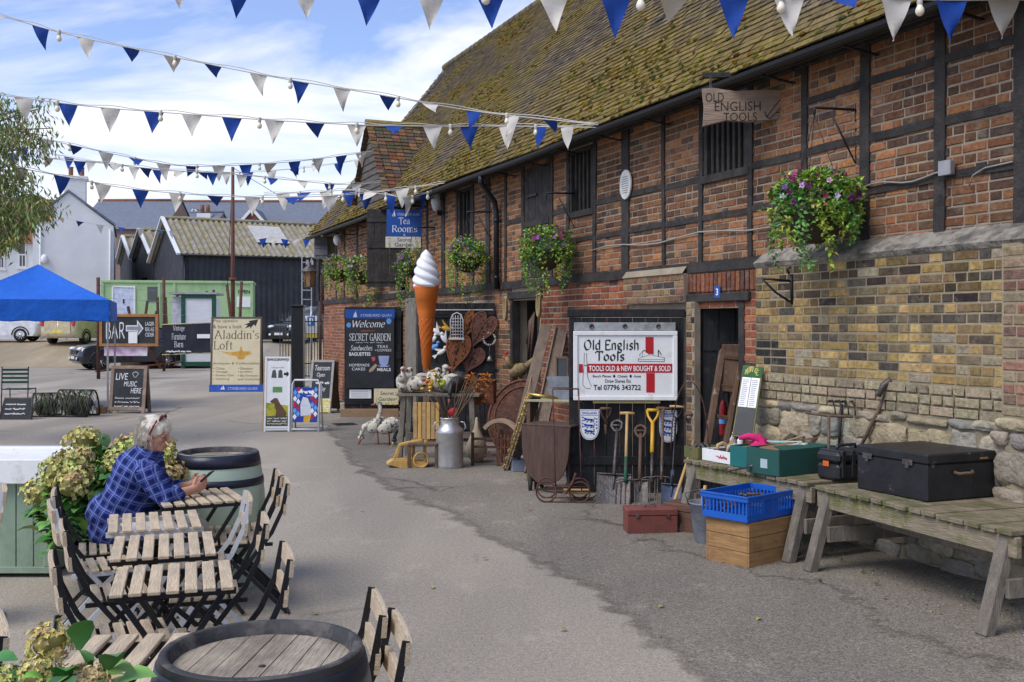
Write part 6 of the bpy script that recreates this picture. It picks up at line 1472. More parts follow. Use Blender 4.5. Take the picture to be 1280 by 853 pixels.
brd(0,1,0,1,0,.02,mat('mossy board edge',(.16,.15,.06),bump=.1),'backing',t);brd(.06,.94,.02,.40,.004,.003,M_BLKSIGN,'blackboard',t);brd(.02,.98,.84,.99,.005,.003,M_GRN if False else mat('notice green',(.02,.12,.04),bump=0),'green_head',t)
brd(.07,.49,.41,.83,.006,.003,M_WHITE,'white_paper',t);brd(.52,.93,.41,.83,.006,.003,M_WHITE,'white_paper',t)
for k,u_ in enumerate((.12,.57)):
 mb=mbw(t)
 for i in range(14):v=.79-i*.027;a=c0+ux*u_+uz*v+nrm_*.0095;b=c0+ux*(u_+.3*rnd(.7,1))+uz*v+nrm_*.0095;mb.bar(a,b,.0035,.0008,up=nrm_)
 mb.build('text_lines',mat('grey print %d'%k,(.25,.25,.27),bump=0),t)
mb=mbw(t)
for i,ch in enumerate('NOTICE'):
 a=PI*(.86-.72*i/5);ctr=c0+ux*(.5+.30*math.cos(a))+uz*(.865+.075*math.sin(a))+nrm_*.0105
 w_,st=.6,[s_ for s_ in{'N':GL['N'],'O':GL['O'],'T':GL['T'],'I':(.24,['L.12,0 .12,.72']),'C':GL['C'],'E':GL['E']}[ch][1]]
 for s_ in st:
  pts=[tuple(float(q)for q in r.split(','))for r in s_[1:].split()]
  for p1,p2 in zip(pts,pts[1:]):mb.bar(ctr+ux.normalized()*(p1[0]-.3)*.045+uz.normalized()*(p1[1]-.3)*.07,ctr+ux.normalized()*(p2[0]-.3)*.045+uz.normalized()*(p2[1]-.3)*.07,.009,.001,up=nrm_)
mb.build('lettering',mat('notice gold',(.5,.4,.12),bump=0),t)
# wall bracket on yellow bricks
t=wthing('wall_bracket','scrolled black iron bracket on the upper yellow brick wall','bracket',990,366,.17);mb=MB()
mb.tube([(0,0,-.1),(0,-.01,.16)],.014,6);mb.tube([(0,-.02,.1),(-.06,-.26,.12)],.012,6);mb.tube([(0,-.02,-.08),(-.04,-.14,.0),(-.06,-.26,.11)],.01,6);mb.tube([(0,-.03,.16),(.0,-.05,.2),(.02,-.03,.22)],.01,6);mb.build('ironwork',M_METALK,t)
t=thing('wire_hoop','thin rusty iron hoop standing behind the olive tin at the left end of the bench','hoop',BP(866,566),0);mb=mbw(t);q0=BP(866,566);mb.tube([q0+Vector((.17*math.cos(a)-.02,.05,.02+.62*math.sin(a)))for a in[PI*i/18 for i in range(19)]],.006,5);mb.build('hoop',M_RUSTD,t)
random.seed(61)
for i,(px,py,rz_,l_,w_)in enumerate(((1010,668,30,.7,.14),(1040,672,20,.9,.12),(1090,690,26,.6,.18),(1150,705,12,.5,.15))):
 q=G(px,py)+Vector((.25,.35,0));t=thing('old_board',('short dark board lying under the gap between the benches','long dark board lying under the nearest bench','stubby block of wood under the nearest bench','small block of wood under the middle of the nearest bench')[i],'board',q,R(rz_));mb=MB();mb.box(-l_/2,l_/2,-w_/2,w_/2,0,.05+.06*(i>1),.006);mb.build('board',M_WOODB,t)
for i,(px,py,a_,m_,lab)in enumerate(((930,592,20,M_STEEL,'rusty chisel lying on the bench edge before the teal box'),(915,572,70,M_WOODL,'pale wooden handled tool across the white tray'),(1000,578,35,M_WOODL,'wooden slat sticking out of the dark green box'),(1018,580,-20,M_RUST,'rusty bar sticking out of the dark green box'),(990,575,60,M_STEEL,'grey saw blade on top of the dark green box'))):
 q=BP(px,py,.02 if i==0 else.12 if i==1 else.19);t=thing('hand_tool',lab,'hand tool',q,R(a_));mb=MB();mb.bar((-.17,0,0),(.05,0,.03),.03 if i!=4 else.06,.008);mb.tube([(.05,0,.03),(.15,0,.045)],[.012,.015],7);mb.build('tool',m_,t)
 # ================================================================ GOODS FURTHER ALONG
 # ---- welcome board on the open leaf of the far door
hinge=WW(WS(504),.03,0);la=WA+R(68);ld=Vector((-math.cos(la),-math.sin(la),0))
cen=hinge+ld*.57;fn=Vector((math.sin(la),-math.cos(la),0))
Yb=cen.y;sc=Yb/F_PX;bw,bh=60*sc/2,98*sc;zb0=ztop(485,Yb)
t=thing('welcome_board','tall black menu board with blue head reading Welcome Secret Garden on the open far door','sign',cen+fn*.075+Vector((-.03,0,zb0)),la)
mb=MB();mb.box(-bw,bw,-.02,.0,0,bh,.003);b=mb.build('board',M_BLKSIGN,t)
mb=MB();mb.box(-bw-.01,bw+.01,-.024,-.0202,bh*.885,bh,.002);hd=mb.build('blue_head',M_SIGNB,b)
def sails(par,x,z,s_,y,m=M_TXTW):
 mb=MB();mb.prism([(x,z),(x+s_*.32,z),(x+s_*.1,z+s_)],y-.001,y);mb.prism([(x-s_*.05,z),(x-s_*.28,z),(x-s_*.02,z+s_*.7)],y-.001,y);mb.prism([(x-s_*.35,z-s_*.06),(x+s_*.42,z-s_*.06),(x+s_*.3,z-s_*.2),(x-s_*.25,z-s_*.2)],y-.001,y);mb.build('sail_logo',m,par)
sails(hd,-bw*.62,bh*.915,bh*.07,-.025);pen('STANDARD QUAY',hd,-bw*.4,bw*.92,bh*.905,bh*.94,-.025,M_TXTW,nib=.07,thin=.05)
pen('Welcome',b,-bw*.72,bw*.62,bh*.77,bh*.865,-.0212,M_TXTW,nib=.10,ang=20,thin=.035,serif=False,slant=.25)
mb=MB();mb.prism([(bw*.78+.05*math.cos(a),bh*.85+.05*math.sin(a)*1.2)for a in[PI*i/5 for i in range(10)]],-.0225,-.021);mb.prism([(-bw*.88+.045*math.cos(a),bh*.80+.05*math.sin(a))for a in[PI*i/5 for i in range(10)]],-.0225,-.021);mb.build('blue_flowers',M_SKYB,b)
mb=MB();mb.prism([(-bw*.4,bh*.735),(bw*.2,bh*.735),(bw*.15,bh*.72),(-bw*.35,bh*.715)],-.022,-.021);mb.build('red_ribbon',mat('ribbon brown red',(.25,.07,.04),bump=0),b)
pen('SECRET GARDEN',b,-bw*.86,bw*.86,bh*.60,bh*.695,-.0212,M_TXTW,nib=.10,thin=.04);scrawl((6,4,4,6),b,-bw*.6,bw*.55,bh*.57,bh*.588,-.0212,M_CHALK)
pen('Sandwiches',b,-bw*.8,bw*.1,bh*.475,bh*.545,-.0212,M_TXTW,nib=.10,thin=.05,serif=False,slant=.2);txt('BAGUETTES',b,-bw*.86,bw*.02,bh*.41,bh*.455,-.0212,M_TXTW,bold=.02)
txt('TEAS',b,bw*.28,bw*.74,bh*.51,bh*.545,-.0212,M_CHALK);txt('+COFFEES',b,bw*.2,bw*.88,bh*.465,bh*.495,-.0212,M_CHALK);txt('HOMEMADE',b,-bw*.86,-bw*.02,bh*.275,bh*.31,-.0212,M_TXTW);txt('CAKES',b,-bw*.75,-bw*.2,bh*.225,bh*.26,-.0212,M_TXTW);txt('MEALS',b,bw*.3,bw*.86,bh*.215,bh*.255,-.0212,M_TXTW,bold=.02)
mb=MB();mb.prism([(bw*.34,bh*.41),(bw*.8,bh*.41),(bw*.74,bh*.31),(bw*.66,bh*.285),(bw*.48,bh*.285),(bw*.4,bh*.31)],-.0225,-.021);mb.prism([(bw*.3,bh*.285),(bw*.84,bh*.285),(bw*.7,bh*.268),(bw*.44,bh*.268)],-.0225,-.021);mb.build('cup_picture',mat('pale lilac print',(.33,.38,.62),bump=0),b)
mb=MB();mb.prism([(bw*.05,bh*.39),(bw*.2,bh*.4),(bw*.22,bh*.36),(bw*.12,bh*.335)],-.0225,-.021);mb.build('pink_picture',mat('pink print',(.6,.08,.14),bump=0),b)
mb=MB();mb.prism([(-bw*.05,bh*.2),(bw*.12,bh*.215),(bw*.3,bh*.29),(bw*.22,bh*.31),(-bw*.02,bh*.24)],-.0225,-.021);mb.build('cake_picture',mat('cake print',(.4,.3,.2),bump=0),b)
t=thing('notice_strip','small white notice strip on the door below the welcome board','notice',cen+fn*.06+Vector((-.22,0,zb0-.2)),la);mb=MB();mb.box(-.21,.21,-.006,0,0,.17);b=mb.build('paper',M_WHITE,t)
mb=MB();
for i in range(4):mb.box(-.17,.15,-.0075,-.0065,.13-i*.035,.138-i*.035)
mb.build('text_lines',mat('faint print',(.4,.4,.4),bump=0),b)
t=thing('secret_garden_sign','small flowery cream sign reading Secret Garden below the welcome board','sign',cen+fn*.075+Vector((.28,0,zb0-.32)),la);mb=MB();mb.box(-.235,.235,-.01,0,0,.31);b=mb.build('panel',M_CREAM,t)
txt('Secret',b,-.11,.15,.185,.255,-.0115,M_TXTK);txt('Garden',b,-.15,.17,.075,.145,-.0115,M_TXTK)
def dots(par,pts,m,r,y,nm='printed_flowers'):
 mb=MB()
 for x,z in pts:mb.prism([(x+r*math.cos(a),z+r*math.sin(a))for a in[PI*i/3 for i in range(6)]],y-.0006,y)
 mb.build(nm,m,par)
random.seed(4);M_FLY=mat('printed yellow',(.6,.45,.05),bump=0);M_FLG=mat('printed green',(.2,.35,.1),bump=0)
dots(b,[(rnd(-.23,.23),rnd(.0,.05))for _ in range(14)]+[(rnd(-.22,-.16),rnd(.05,.3))for _ in range(6)],M_FLY,.013,-.0105);dots(b,[(rnd(-.22,.22),rnd(.0,.05))for _ in range(8)]+[(rnd(.17,.22),rnd(.05,.3))for _ in range(4)],M_FLG,.012,-.0112)
t=thing('threshold_plank','pale brown plank standing on edge at the foot of the far door','plank',cen+fn*.08,la);mb=MB();mb.box(-.6,.52,-.03,.03,0,.16,.006);mb.build('plank',mat('pale brown plank',(.30,.19,.11),bump=.15,stretch=(1,4,4)),t)
# ---- tea rooms hanging sign
Y=WW(WS(535),0,0).y+.3;sc=Y/F_PX;t=thing('tea_rooms_sign','blue and white hanging sign reading Tea Rooms above the ice cream cone','sign',(at(505.5,0,Y).x,Y,ztop(310,Y)),R(4));bw,bh=22*sc,48*sc;bl=14*sc
mb=MB();mb.box(-bw,bw,-.012,.012,bl,bh,.003);b=mb.build('blue_panel',M_SIGNB,t);mb=MB();mb.box(-bw-.02,bw-.02,-.012,.012,-.0,bl-.003,.003);b2=mb.build('cream_panel',mat('pale print panel',(.6,.58,.5),bump=0),t)
sails(b,-bw*.6,bl+(bh-bl)*.78,bh*.13,-.014);pen('STANDARD QUAY',b,-bw*.4,bw*.9,bl+(bh-bl)*.76,bl+(bh-bl)*.86,-.0135,M_TXTW,nib=.08,thin=.06)
pen('Tea',b,-bw*.32,bw*.32,bl+(bh-bl)*.45,bl+(bh-bl)*.70,-.0135,M_TXTW,nib=.10,thin=.045);pen('Rooms',b,-bw*.72,bw*.72,bl+(bh-bl)*.16,bl+(bh-bl)*.41,-.0135,M_TXTW,nib=.10,thin=.045);txt('&',b,-bw*.06,bw*.06,bl+(bh-bl)*.03,bl+(bh-bl)*.1,-.0135,M_TXTW)
txt('Secret',b2,-bw*.4,bw*.42,bl*.55,bl*.88,-.0135,M_TXTK);txt('Garden',b2,-bw*.55,bw*.5,bl*.1,bl*.45,-.0135,M_TXTK)
dots(b2,[(random.choice((-1,1))*rnd(bw*.7,bw*.9)-.02,rnd(.02,bl-.03))for _ in range(14)],M_FLY,.014,-.0125);dots(b2,[(random.choice((-1,1))*rnd(bw*.65,bw*.88)-.02,rnd(.02,bl-.03))for _ in range(10)],M_FLG,.012,-.0132)
mb=MB();mb.tube([(bw+.35,.0,bh+.06),(-bw,0,bh+.06)],.018,6)
for x in(-bw*.8,bw*.8):mb.tube([(x,0,bh-.02),(x,0,bh+.06)],.006,5)
mb.tube([(bw+.3,0,bh+.05),(bw+.1,0,bh-.5)],.01,5);mb.build('hanging_iron',M_METALK,t)
# ---- carved old english tools board
Y=WW(WS(940),0,0).y-.35;sc=Y/F_PX;t=thing('carved_sign','rough weathered wooden board carved with Old English Tools hanging from a wooden arm','sign',(at(937,0,Y).x,Y,ztop(157,Y)),R(-4));bw,bh=59*sc,47*sc
M_DRIFT=mat('weathered sign wood',(.27,.195,.14),rough=.85,var=.35,scale=3,bump=.4,bscale=16,stretch=(.8,5,6),col2=(.22,.16,.12),c2amt=.35,c2scale=3)
mb=MB();mb.prism([(-bw*.98,-.005),(-bw*.5,.045),(0,.03),(bw*.5,.05),(bw,.04),(bw*1.0,.16),(bw*.96,bh*.88),(bw*.3,bh*.93),(-bw*.3,bh*.9),(-bw*.8,bh),(-bw,bh*.98),(-bw*.96,bh*.5)],-.03,.03);b=mb.build('board',M_DRIFT,t)
M_CARVE=mat('carved groove',(.03,.02,.016),bump=.1)
def carve(words,x0,x1,z0,z1):
 o=txt(words,b,x0,x1,z0,z1,-.0312,M_CARVE,bold=.0,name='carved_lettering')
carve('OLD',-bw*.93,-bw*.55,bh*.62,bh*.86);carve('ENGLISH',-bw*.74,bw*.22,bh*.37,bh*.62);carve('TOOLS',-bw*.56,bw*.14,bh*.10,bh*.33)
mb=MB()
for a,c in(((.34,.2),(.6,.62)),((.42,.16),(.72,.55)),((.6,.62),(.8,.78)),((.8,.78),(.84,.6)),((.84,.6),(.72,.55)),((.34,.2),(.3,.35)),((.42,.16),(.34,.2)),((.55,.3),(.8,.4))):mb.bar((bw*a[0],-.0315,bh*a[1]),(bw*c[0],-.0315,bh*c[1]),.008,.002,up=(0,1,0))
mb.build('carved_spanner',M_CARVE,b)
mb=MB();arm0,arm1=Vector((-bw*.98,.05,bh+18*sc)),Vector((bw*.65,.05,bh+17*sc));mb.bar(arm0,arm1,.045,.05,b=.004);mb.bar(arm1,arm1+Vector((.15,.55,-.03)),.05,.05);mb.build('arm',M_TIMB,t)
for x in(-bw*.82,bw*.62):
 mb=MB();z=bh*.9
 while z<bh+16*sc:mb.tube([(x+.008*math.cos(a),.0+.0*math.sin(a),z+.013*math.sin(a))for a in[2*PI*i/8 for i in range(8)]],.0028,4,closed=True);z+=.02
 mb.build('chain',M_STEEL,t)
 # ---- ice cream cone on its post
Y=15.3;sc=Y/F_PX;t=thing('ice_cream_cone','giant white swirled ice cream in an orange cone, an advertising model on a brown post','model cone',G(533,408+2301.25/Y));z0=ztop(463,Y);zr=ztop(358,Y);zt=ztop(312,Y);rr=16.5*sc
mb=MB();mb.box(-.045,.045,-.045,.045,0,z0+.02,.004);mb.build('post',mat('brown post',(.20,.115,.07),bump=.15,stretch=(4,4,.6)),t)
M_CONE=mat('orange cone plastic',(.62,.15,.018),rough=.42,var=.08,bump=.05,spec=.5)
mb=MB();hh=zr-z0;mb.lathe([(.02,z0),(.05,z0+.02),(rr*.62,z0+hh*.66),(rr*.70,z0+hh*.70),(rr*.70,z0+hh*.73),(rr*.74,z0+hh*.74),(rr*.78,z0+hh*.83),(rr*.82,z0+hh*.835),(rr*.86,z0+hh*.93),(rr*.95,z0+hh*.98),(rr*.96,z0+hh)],n=36,cap=True)
for k in range(5):
 for sg in(-1,1):
  pts=[]
  for i in range(25):f=i/24;z=z0+.06+f*hh*.56;r_=.052+(rr*.62-.05)*((z-z0-.02)/(hh*.66));a=2*PI*k/9+sg*f*4.2;pts.append((r_*math.cos(a),r_*math.sin(a),z))
  mb.tube(pts,.005,4)
mb.build('cone',M_CONE,t)
mb=MB();mb.smooth=True;NR,NS=70,72
for j in range(NR+1):
 f=j/NR;z=zr-.02+(zt-zr+.02)*f
 env=rr*1.05*max(0,1-f**2.1)**.75 if f<1 else.004
 if f<.06:env*=.86+.14*f/.06
 for k in range(NS):
  a=2*PI*k/NS;ph=5*a/1+0;sw=abs(math.sin((3*a+f*27)*.5))**.75
  r_=max(.003,env*(.80+.24*sw));mb.av([(r_*math.cos(a)+.03*f*rr*math.sin(f*6),r_*math.sin(a),z)])
for j in range(NR):
 for k in range(NS):a=j*NS+k;b_=j*NS+(k+1)%NS;mb.af([a,b_,b_+NS,a+NS])
mb.smooth=False;mb.af(range(NR*NS,NR*NS+NS));mb.build('ice_cream',mat('white gloss plastic',(.80,.80,.81),rough=.35,var=.03,bump=0,spec=.5),t)
# ---- rusty hearts and small hangings on the door with hearts (the leaf hinged at 621)
hin=WW(WS(621),.03,0);lb=WA+R(60);ldb=Vector((-math.cos(lb),-math.sin(lb),0));fnb=Vector((math.sin(lb),-math.cos(lb),0))
def ondoor(px,py,off=.07):
 """point on the heart door seen at px, py"""
 k=(px-CX)/F_PX;o=hin+fnb*off
 # o + ldb*a : x = k*y
 a=(k*o.y-o.x)/(ldb.x-k*ldb.y);p=o+ldb*a;p.z=H-(py-CY)/F_PX*p.y;return p
def heart(px0,px1,py0,py1,off,tilt,label,m):
 cpt=ondoor((px0+px1)/2,(py0+py1)/2,off);sc=cpt.y/F_PX;w,h=(px1-px0)*sc,(py1-py0)*sc
 t=thing('rusty_heart',label,'metal heart',cpt,lb,'rusty pierced metal hearts on the black door');t.rotation_euler=(0,0,lb)
 pts=[]
 for i in range(48):
  a=2*PI*i/48;x=16*math.sin(a)**3;z=13*math.cos(a)-5*math.cos(2*a)-2*math.cos(3*a)-math.cos(4*a)
  pts.append((x/34*w*1.0,(z+2.5)/30*h))
 c_,s_=math.cos(tilt),math.sin(tilt);pts=[(x*c_-z*s_,x*s_+z*c_)for x,z in pts]
 mb=MB();mb.prism(pts,-.012,.0);o=mb.build('plate',m,t)
 mb=MB();mb.tube([(x*1.0,-.008,z)for x,z in pts],.012,5,closed=True);mb.build('rolled_edge',m,t)
 mb=MB();random.seed(int(px0));
 for _ in range(60):
  a,r_=rnd(0,2*PI),rnd(0,.85);i=int(a/(2*PI)*48)%48;x,z=pts[i][0]*r_,pts[i][1]*r_;s2=rnd(.006,.012);mb.prism([(x+s2*math.cos(q),z+s2*1.5*math.sin(q))for q in[PI*j/3 for j in range(6)]],-.0135,-.0125)
 mb.build('pierced_pattern',mat('pierced dark %d'%int(px0),(.03,.016,.012),bump=0),t)
 return t
M_RUST2=mat('bright rust',(.29,.105,.04),rough=.9,var=.35,scale=14,bump=.4,col2=(.2,.075,.035),c2amt=.35,c2scale=12);M_RUST3=mat('brown rust',(.15,.065,.045),rough=.9,var=.35,scale=14,bump=.4,col2=(.22,.10,.06),c2amt=.3,c2scale=14)
heart(577,597,388,426,.075,R(-25),'brightest upper rusty heart partly behind the little white wire trellis',M_RUST2)
heart(585,617,390,438,.10,R(-28),'dark rusty heart at the upper right of the black door',M_RUST3)
heart(573,605,432,469,.085,R(-20),'lowest brown rusty heart above the orange dried flowers',M_RUST3)
heart(555,587,417,468,.135,R(-14),'large orange rusty heart in front at the lower left',M_RUST2)
c=ondoor(571,424,.16);sc=c.y/F_PX;t=thing('wire_trellis','little white arched wire birdcage trellis hanging in front of the rusty hearts','trellis',c,lb);w,h=8*sc,33*sc
mb=MB();mb.tube([(-w,0,0),(-w,0,h*.7),(-w*.7,0,h*.92),(0,0,h),(w*.7,0,h*.92),(w,0,h*.7),(w,0,-.06)],.009,5);mb.build('frame',M_WHITE,t)
mb=MB()
for i in range(1,5):x=-w+2*w*i/5;mb.tube([(x,0,.02),(x,0,h*.9)],.005,4)
for i in range(7):mb.tube([(-w,0,.02+i*h*.12),(w,0,.02+i*h*.12)],.005,4)
mb.build('wires',M_WHITE,t);mb=MB();mb.box(-w-.02,w+.02,-.03,.03,-.01,.015);mb.build('foot',M_WHITE,t)
for i,(px,py,m_,lb_)in enumerate(((546,415,M_WHITE,'upper white metal bird beside the trellis'),(541,425,M_WHITE,'white metal bird nearest the cone'),(555,424,M_WHITE,'white metal bird touching the trellis foot'),(552,440,M_WHITE,'lowest white metal bird beside the big orange heart'),(543,434,M_SKYB,'blue metal bird hanging on the black door'),(558,411,M_YELH,'yellow metal flower left of the trellis'))):
 c=ondoor(px,py,.1);t=thing('metal_ornament',lb_,'ornament',c,lb,'small painted metal ornaments on the black door');random.seed(i);mb=MB();a=rnd(-1,1)
 mb.M=frame((0,0,0),0,0,a);mb.ell((0,0,0),(.08,.02,.035),10,6);mb.ell((.08,0,.03),(.03,.018,.025),8,6);mb.prism([(-.02,.0),(-.10,.12),(.03,.03)],-.012,0);mb.prism([(-.06,0),(-.16,.02),(-.14,-.04)],-.01,0);mb.build('bird' if i<5 else 'flower',m_,t)
c=ondoor(612,424,.09);t=thing('shell_wreath','small wreath of shells with a bell below at the right of the hearts','wreath',c,lb);mb=MB();random.seed(9)
for i in range(18):a=2*PI*i/18;mb.ell((.09*math.cos(a),rnd(-.02,.0),.09*math.sin(a)),(rnd(.012,.022),)*3,7,5)
mb.build('shells',mat('shell',(.4,.36,.3),bump=0),t);mb=MB();mb.tube([(0,0,-.09),(0,0,-.25)],.003,4);mb.lathe([(.045,-.33),(.035,-.29),(.012,-.25)],n=12);mb.build('bell',M_GALV,t)
# ---- goose helper: body, neck, head, beak, feet
M_GOOSE=mat('painted tin goose',(.55,.50,.40),rough=.55,var=.15,scale=8,bump=.1,col2=(.07,.06,.055),c2amt=.40,c2scale=17,c2sharp=.03)
M_CROW=mat('dark tin bird',(.03,.028,.027),rough=.5,bump=.1,col2=(.15,.13,.12),c2amt=.25,c2scale=18,c2sharp=.04)
def goose(loc,rz,s_,label,m=M_GOOSE,up=True,group='painted tin geese',legs=True,beak=None,necklen=1.0,name='tin_goose',cat='garden ornament'):
 t=thing(name,label,cat,loc,rz,group);zb=(.17 if legs else.0)*s_
 mb=MB();bz=zb+.15*s_;mb.ell((0,0,bz),(.20*s_,.12*s_,.13*s_),16,11,M=Euler((0,R(-22),0)).to_matrix(),jit=.12,seed=loc.x)
 mb.tube([(.10*s_,0,bz+.05*s_),(.26*s_,0,bz-.0*s_)],[.09*s_,.01],8)
 if up:nk=[(-.13*s_,0,bz+.02*s_),(-.17*s_,0,bz+.14*s_),(-.13*s_,0,bz+.26*s_*necklen),(-.16*s_,0,bz+.36*s_*necklen)]
 else:nk=[(-.13*s_,0,bz-.0*s_),(-.22*s_,0,bz-.02*s_),(-.26*s_,0,bz-.12*s_),(-.27*s_,0,bz-.2*s_)]
 mb.tube(nk,[.07*s_,.042*s_,.032*s_,.035*s_],9);hd=Vector(nk[-1]);mb.ell(hd,(.055*s_,.038*s_,.04*s_),10,7);mb.build('body',m,t)
 mb=MB();d=Vector((-1,0,-.15))if up else Vector((-.4,0,-1));mb.tube([hd+d*.035*s_,hd+d*.13*s_],[.026*s_,.006],7);mb.build('beak',beak or M_HANDLE,t)
 if legs:
  for y in(-.045,.045):mb=MB();mb.tube([(0,y*s_,zb+.05*s_),(.01,y*s_,.01)],.009*s_,5);mb.box(-.05*s_,.02*s_,(y-.02)*s_,(y+.02)*s_,0,.01);mb.build('leg',beak or M_HANDLE,t)
 return t
M_BEAKR=mat('brown red beak',(.25,.08,.05),bump=0)
goose(G(472,556),R(10),.9,'left tin goose standing on the asphalt, bending its head down to feed',up=False,beak=M_BEAKR)
goose(G(486,557),R(0),.9,'right tin goose standing on the asphalt with its neck raised',beak=M_BEAKR,necklen=1.0)
goose(G(508,562)+Vector((0,.3,0)),R(-12),.8,'dark grey tin bird feeding beside the slatted crate',m=M_CROW,up=False,group='dark tin birds')
goose(G(516,553)+Vector((0,.3,0)),R(15),.8,'dark grey tin bird with raised tail behind the yellow wooden barrow',m=M_CROW,group='dark tin birds')
# ---- trestle table with birds
pA=G(508,549);pB=G(600,549);Yt=13.9;t=thing('display_table','rough old trestle table covered with painted tin birds, left of the black door','table',(at(552,0,Yt).x,Yt,0),R(-8));tz=ztop(492,Yt-.2);hw=52*Yt/F_PX
mb=MB();mb.box(-hw,hw,-.25,.3,tz-.04,tz,.006);mb.build('tabletop',M_BENCHG,t)
for x in(-hw+.08,hw-.12):
 for y in(-.2,.24):mb=MB();mb.bar((x+(-.05 if x<0 else.05),y,0),(x,y*.8,tz-.04),.07,.06,b=.005);mb.build('leg',M_BENCHG,t)
mb=MB();mb.bar((-hw+.08,.0,.3),(hw-.1,.0,.32),.05,.08);mb.build('stretcher',M_BENCHG,t)
def ontab(px,dy=0):return Vector((at(px,0,Yt+dy).x,Yt+dy,tz+.002-(px-552)*0))
for i,(px,dy,rz_,s_,up_,lab,m_)in enumerate(((505,-.05,90,.95,True,'plump cream tin hen at the left end of the table',M_GOOSE),(523,.1,40,.9,True,'cream tin bird looking left, second from the left on the table',M_GOOSE),(517,-.15,-30,.8,False,'cream tin bird feeding at the front edge of the table',M_GOOSE),(545,.12,150,1.0,True,'large cream tin bird behind the yellow flowers on the table',M_GOOSE),(560,-.05,10,.9,True,'cream tin bird with an orange head in the middle of the table',M_GOOSE),(578,.05,190,1.0,False,'black feathered tin bird at the right of the table',M_CROW),(570,-.16,70,.8,False,'small black tin bird at the front right of the table',M_CROW))):
 goose(ontab(px,dy),R(rz_),s_*.95,lab,m=m_,up=up_,legs=False,group='tin birds on the trestle table',necklen=.55,beak=M_YELH if i==4 else M_BEAKR)
for i,(px,m_,lab)in enumerate(((530,M_RED,'red'),(536,M_YELH,'yellow'),(551,mat('lime',(.35,.45,.03),bump=0),'lime green'))):
 p=ontab(px,-.18);t=thing('ornament',lab+' painted flower ornament between the tin birds','ornament',p,0,'painted flower ornaments on the table');mb=MB();mb.tube([(0,0,0),(0,0,.12)],.006,5);mb.build('stem',M_STEEL,t);mb=MB();random.seed(i)
 for k in range(9):a=2*PI*k/9;mb.ell((.04*math.cos(a),-.02,.14+.03*math.sin(a)),(.028,.012,.022),7,5)
 mb.build('petals',m_,t)
 # churn
c=G(561,587)+Vector((0,.17,0));t=thing('milk_churn','silver aluminium milk churn with two handles standing on the asphalt','milk churn',c,R(5));M_ALU=mat('dull aluminium',(.50,.49,.47),rough=.38,var=.15,scale=5,bump=.15,bscale=14,metal=.75,col2=(.38,.37,.35),c2amt=.3,c2scale=6)
mb=MB();mb.lathe([(.165,0),(.172,.01),(.17,.04),(.168,.42),(.172,.43),(.172,.45),(.155,.49),(.115,.53),(.112,.60),(.12,.61),(.118,.62),(.10,.62),(.098,.5)],n=40,cap=False);mb.lathe([(.001,.01),(.165,.0)],n=40,cap=False)
mb.build('body',M_ALU,t);mb=MB();mb.lathe([(.1125,.54),(.114,.59)],n=40,cap=False);mb.build('neck_band',mat('worn cream band',(.34,.31,.25),bump=.1),t)
for sg in(-1,1):mb=MB();mb.tube([(sg*.12,-.02,.57),(sg*.18,-.03,.56),(sg*.2,-.03,.5),(sg*.165,-.02,.46)],.01,7);mb.build('handle',M_ALU,t)
random.seed(6)
for i in range(22):
 p=c+Vector((rnd(-.06,.06),rnd(-.06,.06),.5));ri=i%3
 q=c+(Vector((rnd(-.35,-.12),rnd(-.05,.1),rnd(.95,1.15)))if ri==0 else Vector((rnd(.10,.38),rnd(0,.15),rnd(.95,1.3))))
 t=thing('dried_stem',('thin dried stalk with a pale head leaning left out of the churn','brown dried twig leaning right out of the churn','thick brown dried twig leaning right out of the churn')[ri],'dried stem',p,0,'dried stems standing in the milk churn');mb=mbw(t);mb.tube([p,p.lerp(q,.5)+Vector((rnd(-.02,.02),0,.02)),q],[.006,.005,.003]if ri<2 else[.012,.01,.006],5);mb.build('stalk',M_WOODB,t)
 if ri==0:mb=mbw(t);mb.ell(q,(.03,.03,.02),7,5);mb.build('flower_head',M_YELH if i%2 else M_BRASS,t)
t=thing('red_ornament','small red ornament tucked behind the churn neck','ornament',c+Vector((.04,.12,.6)),0);mb=MB();mb.ell((0,0,.06),(.07,.04,.07),12,8,jit=.4);mb.build('body',M_RED,t)
# slatted crate chair, yellow barrow
c=G(533,582);t=thing('garden_stool','small seat with a back of upright orange brown slats behind the yellow barrow','seat',c,R(-5));sc=c.y/F_PX
for i in range(6):x=(-14+i*5.6)*sc;mb=MB();mb.box(x-.024,x+.024,-.01,.012,.33,.33+46*sc,.004);mb.build('slat',M_WOODY if i%2 else M_WOODL,t)
for z in(.42,.72):mb=MB();mb.box(-17*sc,17*sc,.014,.04,z,z+.05,.003);mb.build('rail',M_WOODB,t)
mb=MB();mb.box(-18*sc,18*sc,-.3,.04,.28,.31,.004);mb.build('seat',M_WOODB,t)
for x in(-.17,.17):
 for y in(-.27,.02):mb=MB();mb.bar((x,y,0),(x,y,.28),.035);mb.build('leg',M_WOODB,t)
c=G(508,585)+Vector((0,.14,0));t=thing('toy_barrow','yellow varnished wooden toy barrow lying tipped on the asphalt','barrow',c,R(8));sc=c.y/F_PX
mb=MB();mb.prism([(-.26,.05),(-.08,.0),(.22,.0),(.24,.06),(.05,.10),(-.2,.09)],-.16,.12);mb.build('tray',M_WOODY,t)
